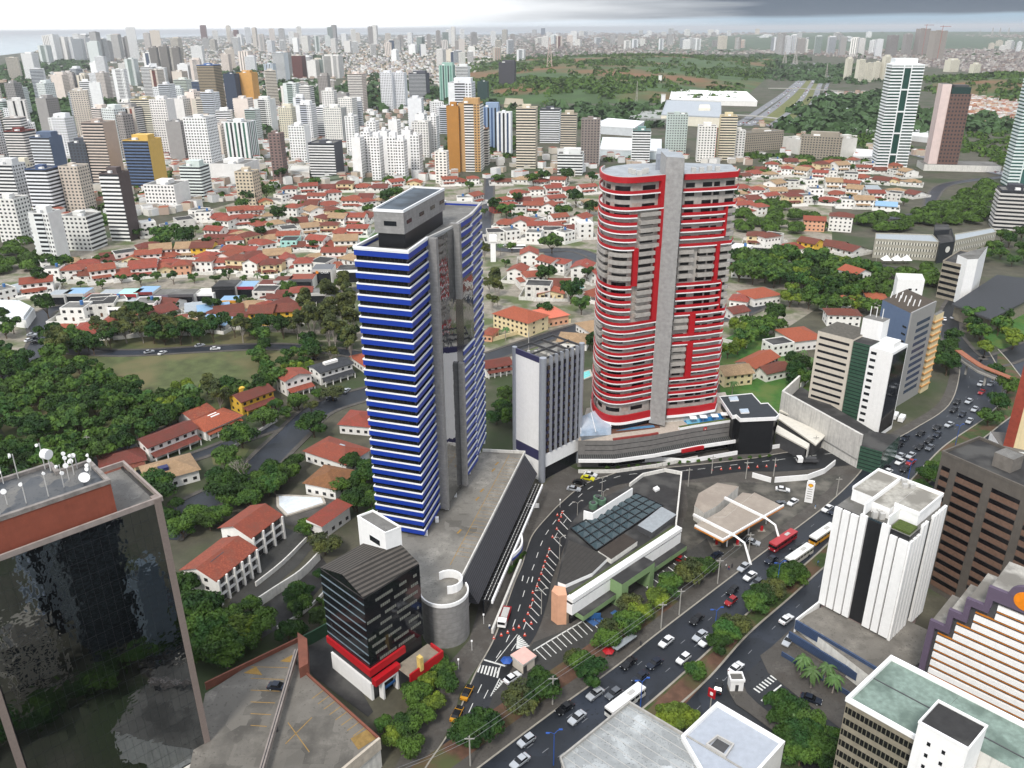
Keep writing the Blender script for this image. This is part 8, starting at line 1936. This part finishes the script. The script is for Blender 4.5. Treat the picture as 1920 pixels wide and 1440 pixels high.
def lorry(label,px_,py_,ang,cab,bed,load):
 t=thing('lorry',label,'lorry',(*P(px_,py_),.12),ang)
 mb=MB();mb.box(2.0,3.9,-1.15,1.15,.6,2.5,cab);mb.build('cab',t,local=True);mb=MB();mb.box(3.9,3.96,-1,1,1.5,2.3,CG);mb.build('windscreen',t,local=True)
 mb=MB();mb.box(-3.9,1.85,-1.15,1.15,.8,1.1,bed);mb.ribbon([(-3.9,-1.15),(1.85,-1.15),(1.85,1.15),(-3.9,1.15)],1.1,1.7,0,bed,inn=-.08,closed=True);mb.build('flatbed',t,local=True)
 mb=MB();mb.box(-3.2,1.0,-.9,.9,1.1,load[1],load[0]);mb.build('load',t,local=True)
 for sx in (-2.6,2.7):
  for sy in (-1.0,1.0):mb=MB();mb.tube([(sx,sy-.13,.5),(sx,sy+.13,.5)],.5,TYRE,10);mb.build('wheel',t,local=True)
lorry('white flatbed lorry with crates on the curved street',946,1163,heading((955,1130),(938,1180)),W,RED,(LGREY,1.9))
lorry('dark tanker lorry before the black glass annex',1513,868,heading((1530,868),(1500,868)),W,DGREY,(DGREY,2.2))
t=thing('bus','white double-strip bus on the upper street between the towers','bus',(*P(969,467),.1),0.02);mb=MB();mb.box(-6.5,6.5,-1.3,1.3,.4,3,W);mb.build('body',t,local=True);mb=MB();mb.box(-6.3,6.3,-1.34,-1.303,1.4,2.4,CG);mb.build('windows',t,local=True)

#  street furniture
LBLUE=mat('lamp_blue','2a57a8',.5);CONEM=mat('cone_orange','d4452c',.6)
def lamp(px_,py_,label,group,col=LBLUE,h=9.5,arm=(1.2,1.2)):
 x,y=P(px_,py_);t=thing('street_lamp',label,'street lamp',(x,y,0),0,group)
 mb=MB();mb.tube([(0,0,0),(0,0,h)],[.14,.08],col,6);mb.build('pole',t,local=True)
 for s in (-1,1):
  mb=MB();mb.tube([(0,0,h-.2),(s*arm[0]*.6,s*arm[1]*.2,h+.5),(s*arm[0]*1.2,s*arm[1]*.4,h+.6)],.07,col,5);mb.build('arm',t,local=True)
  mb=MB();mb.box(s*arm[0]*1.2-.4,s*arm[0]*1.2+.4,s*arm[1]*.4-.18,s*arm[1]*.4+.18,h+.5,h+.68,col);mb.build('lamp_head',t,local=True)
 return t
for i,(x,y) in enumerate([(1038,1435),(1200,1335),(1338,1198),(1455,1108),(1590,1010),(1700,910),(1790,840)]):lamp(x,y,'blue twin-arm street lamp, %s up the median from the bottom'%ordn(i),'blue lamps on the median')
for i,(x,y) in enumerate([(1015,1152),(1049,1050),(1082,982),(1128,935),(1130,960)]):lamp(x,y,'grey street lamp, %s up the right kerb of the curved street'%ordn(i),'grey lamps of the curved street',POLE,8)
def upole(px_,py_,label,h=9.0,group='concrete power poles'):
 x,y=P(px_,py_);t=thing('power_pole',label,'power pole',(x,y,0),0,group)
 mb=MB();mb.tube([(0,0,0),(0,0,h)],[.2,.14],POLE,6);mb.build('pole',t,local=True);mb=MB();mb.box(-1.1,1.1,-.08,.08,h-.9,h-.7,POLE);mb.build('crossarm',t,local=True);return (x,y,h-.7)
tops=[upole(x,y,'concrete power pole, %s from the left along the avenue verge'%ordn(i)) for i,(x,y) in enumerate([(740,1500),(882,1437),(1036,1322),(1239,1180),(1273,1154),(1345,1095),(1402,1045)])]
t=thing('overhead_wire','thin overhead wires strung along the avenue verge poles','wire',tops[0][:2])
wpart(t,'wire',lambda m:[m.tube([Vector(a)+Vector((o,0,0)),(Vector(a)+Vector(b))/2+Vector((o,0,-.5)),Vector(b)+Vector((o,0,0))],.035,mat('wire_grey','8d8f92',.5),4) for a,b in zip(tops,tops[1:]) for o in (-.9,.9)])
for i,(x,y) in enumerate([(1290,912),(1334,888),(1398,898),(1450,893),(1526,850),(1568,930),(1610,835),(1240,905)]):upole(x,y,'pole, %s from left along the street before the red tower podium'%ordn(i),7.5,'poles on the podium street')
for i,(x,y) in enumerate([(480,410),(487,415),(130,520),(172,860),(1760,640),(1640,505),(1100,520)]):upole(x,y,'pole, %s in the scattered street poles of the quarters'%ordn(i),10,'scattered street poles')
ck=None
for i,(x,y) in enumerate(BAYS+[(1045,967),(1052,970),(973,1177),(963,1181),(952,1187),(940,1192),(926,1198),(984,1192),(996,1170)]+[(1335+k*17,882-k*1.1) for k in range(8)]):
 l='orange traffic cone, %s %s'%(ordn(i) if i<16 else ordn(i-16) if i<25 else ordn(i-25),'down the bays of the curved street' if i<16 else 'in the loose group near the zebra' if i<25 else 'from left before the podium')
 if ck is None:
  ck=thing('traffic_cone',l,'traffic cone',(*P(x,y),.13),0,'orange cones along the curved street');mb=MB();mb.tube([(0,0,.05),(0,0,.95)],[.3,.06],CONEM,8);mb.build('cone',ck,local=True)
  mb=MB();mb.tube([(0,0,.42),(0,0,.62)],[.215,.165],W,8);mb.build('white_collar',ck,local=True);mb=MB();mb.box(-.35,.35,-.35,.35,0,.05,CONEM);mb.build('base',ck,local=True)
 else:dup(ck,(*P(x,y),.13),0,l,'orange cones along the curved street')
for i,(x,y) in enumerate([(1050,952),(935,1110),(960,1065),(975,1020),(990,985),(907,1170),(885,1220),(860,1255)]):
 q=P(x,y);t=thing('bollard_lamp','low white lamp post, %s from the street top beside the podium'%ordn(i),'lamp',(*q,0),0,'low white lamps beside the podium');mb=MB();mb.tube([(0,0,0),(0,0,3)],.06,W,5);mb.build('post',t,local=True);mb=MB();mb.box(-.22,.22,-.22,.22,3,3.35,W);mb.build('lamp_head',t,local=True)
for i,(x,y,c,l) in enumerate([(1002,957,W,'white signboard at the top of the curved street'),(1115,1165,mat('blue_sign','2d5c93',.6),'small blue stand near the blue painted bays'),(950,1250,LBLUE,'blue umbrella stall by the kiosk'),(776,1417,ORG,'red and yellow street stall umbrella at the bottom kerb'),(1140,1232,RED,'red vendor stall under the verge trees')]):
 q=P(x,y);t=thing('stall' if i>1 else 'signboard',l,'stall' if i>1 else 'sign',(*q,0));mb=MB()
 if i>1:[mb.face([(1.6*math.cos(a),1.6*math.sin(a),2.1),(1.6*math.cos(a+1.05),1.6*math.sin(a+1.05),2.1),(0,0,2.8)],c) for a in np.arange(0,6.2,1.047)]
 else:mb.box(-1.6,1.6,-.08,.08,1.0,2.8,c)
 mb.build('canopy' if i>1 else 'board',t,local=True);mb=MB();mb.tube([(0,0,0),(0,0,2.2)],.06,POLE,5);mb.build('post',t,local=True)
t=thing('bus_shelter','grey bus shelter on the avenue pavement under the verge trees','bus shelter',(*P(1170,1218),0),heading((1150,1232),(1200,1196)));mb=MB();mb.box(-4,4,-.9,.9,2.6,2.8,METAL);mb.build('roof',t,local=True);mb=MB();[mb.box(x-.08,x+.08,.7,.86,0,2.6,POLE) for x in (-3.5,0,3.5)];mb.build('frame',t,local=True)
SKIN=mat('skin','8a5c42',.7);HAIRM=mat('hair_dark','1b1613',.8)
def person(px_,py_,top,bot,label,zp=0.0,face=0.0,walk=.25):
 x,y=P(px_,py_,zp);t=thing('person',label,'person',(x,y,zp+.14),face)
 J=[((0,0,.95),.13),((0,0,1.2),.14),((0,0,1.42),.15),((0,0,1.53),.06),((0,.02,1.66),.105)]
 def limb(m,pts,r,mt):m.tube(pts,r,mt,8)
 me=bpy.data.meshes.new('body');v=[j[0] for j in J];r=[j[1] for j in J];e=[(0,1),(1,2),(2,3),(3,4)]
 for s in (-1,1):
  i=len(v);v+=[(s*.10,0,.88),(s*.11,s*walk*.5,.48),(s*.11,s*walk,.07),(s*.11,s*walk+.14,.04)];r+=[.105,.075,.05,.04];e+=[(0,i),(i,i+1),(i+1,i+2),(i+2,i+3)]
  i=len(v);v+=[(s*.19,0,1.40),(s*.25,-s*.06,1.13),(s*.26,s*.1,.88),(s*.26,s*.13,.80)];r+=[.065,.045,.033,.04];e+=[(2,i),(i,i+1),(i+1,i+2),(i+2,i+3)]
 me.from_pydata(v,e,[]);o=bpy.data.objects.new('body',me);COL.objects.link(o);o.parent=t
 md=o.modifiers.new('skin','SKIN')
 if not me.skin_vertices:me.skin_vertices.new() if hasattr(me.skin_vertices,'new') else None
 if me.skin_vertices:
  for k,q in enumerate(me.skin_vertices[0].data):q.radius=(r[k],r[k])
  me.skin_vertices[0].data[0].use_root=True
 me.materials.append(top);o.modifiers.new('sub','SUBSURF').levels=1
 mb=MB();mb.tube([(0,0,.98),(0,0,.86)],[.17,.18],bot,8)
 for s in (-1,1):mb.tube([(s*.10,0,.88),(s*.11,s*walk*.5,.48),(s*.11,s*walk,.1)],[.125,.095,.075],bot,8)
 mb.build('trousers',t,local=True)
 mb=MB();mb.tube([(0,.02,1.56),(0,.02,1.68),(0,.01,1.79)],[.09,.115,.06],SKIN,10);mb.build('head',t,local=True)
 mb=MB();mb.tube([(0,-.01,1.68),(0,-.01,1.76),(0,-.01,1.82)],[.125,.125,.05],HAIRM,10);mb.build('hair',t,local=True)
ct={c:mat('cloth_'+c,c,.85) for c in ('e8e6e2','2e4a78','9a2a2e','3a3a3e','6b8fb8','c9b23c')}
for i,(x,y,a,b,l) in enumerate([(918,1180,'e8e6e2','2e4a78','person in white top and blue trousers by the lorry'),(1007,1238,'3a3a3e','3a3a3e','person in dark clothes at the pink kiosk corner'),(1213,1108,'e8e6e2','3a3a3e','person in white walking at the green shop entrance'),(1203,1090,'9a2a2e','3a3a3e','person in red top by the shop entrance steps'),(1442,982,'c9b23c','9a2a2e','attendant in yellow and red near the station canopy'),(1528,955,'6b8fb8','e8e6e2','person in light blue on the avenue pavement by the totem'),(1201,1212,'3a3a3e','3a3a3e','person in black walking the avenue pavement'),(848,1300,'2e4a78','3a3a3e','person in blue near the upper taxi'),(1361,1066,'e8e6e2','3a3a3e','left one of three pedestrians at the station corner'),(1366,1070,'9a2a2e','2e4a78','middle one of three pedestrians at the station corner'),(1372,1066,'3a3a3e','3a3a3e','right one of three pedestrians at the station corner'),(1533,1060,'6b8fb8','3a3a3e','person in blue on the median by the white bus')]):
 person(x,y,ct[a],ct[b],l,face=i*.9,walk=.22 if i%2 else.1)
def lettering(parent,text,a,b,z,size,m,out=.4):
 """raised letters on a wall running a -> b"""
 cu=bpy.data.curves.new('lettering','FONT');cu.body=text;cu.size=size;cu.extrude=.06;cu.align_x='CENTER';cu.materials.append(m)
 o=bpy.data.objects.new('lettering',cu);COL.objects.link(o);bpy.context.view_layer.update()
 me=bpy.data.meshes.new_from_object(o.evaluated_get(bpy.context.evaluated_depsgraph_get()));bpy.data.objects.remove(o)
 o=bpy.data.objects.new('lettering',me);COL.objects.link(o);o.parent=parent
 an=math.atan2(b[1]-a[1],b[0]-a[0]);c=lerp(a,b,.5);nx,ny=math.sin(an),-math.cos(an);L=parent.location
 p=Vector((c[0]+nx*out-L.x,c[1]+ny*out-L.y,z-L.z));p.rotate(Matrix.Rotation(-parent.rotation_euler.z,3,'Z'))
 o.location=p;o.rotation_euler=(math.pi/2,0,an-parent.rotation_euler.z);return o
for o in [q for q in bpy.data.objects if q.get('label','').startswith('grey corner shop')]:
 x,y=o.location.x,o.location.y;lettering(o,'CASA',(x-1,y),(x+5,y),7.0,2.0,W,.5)
 mb=MB();mb.face([(-2.8+1.0*math.cos(t),-.42,7.7+1.0*math.sin(t)) for t in np.linspace(0,6.28,16,endpoint=False)],ORG);mb.build('round_logo',o,local=True)
for o in [q for q in bpy.data.objects if q.get('label','').startswith('dark link block')]:
 a,b=P(1762,458,13.5),P(1790,454,13.5);d_=math.dist(a,b);ux,uy=(b[0]-a[0])/d_,(b[1]-a[1])/d_;c_=lerp(a,b,.6);wpart(o,'round_emblem',lambda m:m.face([(c_[0]+ux*2.2*math.cos(t)+uy*.2,c_[1]+uy*2.2*math.cos(t)-ux*.2,9+2.2*math.sin(t)) for t in np.linspace(0,6.28,20,endpoint=False)],WD))
for o in [q for q in bpy.data.objects if q.get('label','').startswith('ribbed grey podium')]:
 q=along(pf,.78,.80);wpart(o,'red_emblem',lambda m:m.ribbon(q,9.3,10.5,.12,RED,inn=0));lettering(o,'x',*along(pf,.78,.80),9.35,1.4,WD,.16)

#  the air
HAZE_D=4.0e-5
hm_=bpy.data.materials.new('haze_air');hm_.use_nodes=True;hn=hm_.node_tree.nodes;hl=hm_.node_tree.links;hn.clear()
ho=hn.new('ShaderNodeOutputMaterial');hv_=hn.new('ShaderNodeVolumePrincipled');hv_.inputs['Density'].default_value=HAZE_D;hv_.inputs['Color'].default_value=(.93,.95,.98,1);hv_.inputs['Anisotropy'].default_value=.2
hl.new(hv_.outputs[0],ho.inputs['Volume'])
mb=MB();mb.box(-58000,58000,-2900,88000,-4.2,215,CONC);o=mb.build('haze');o.data.materials.clear();o.data.materials.append(hm_);o['kind']='stuff'
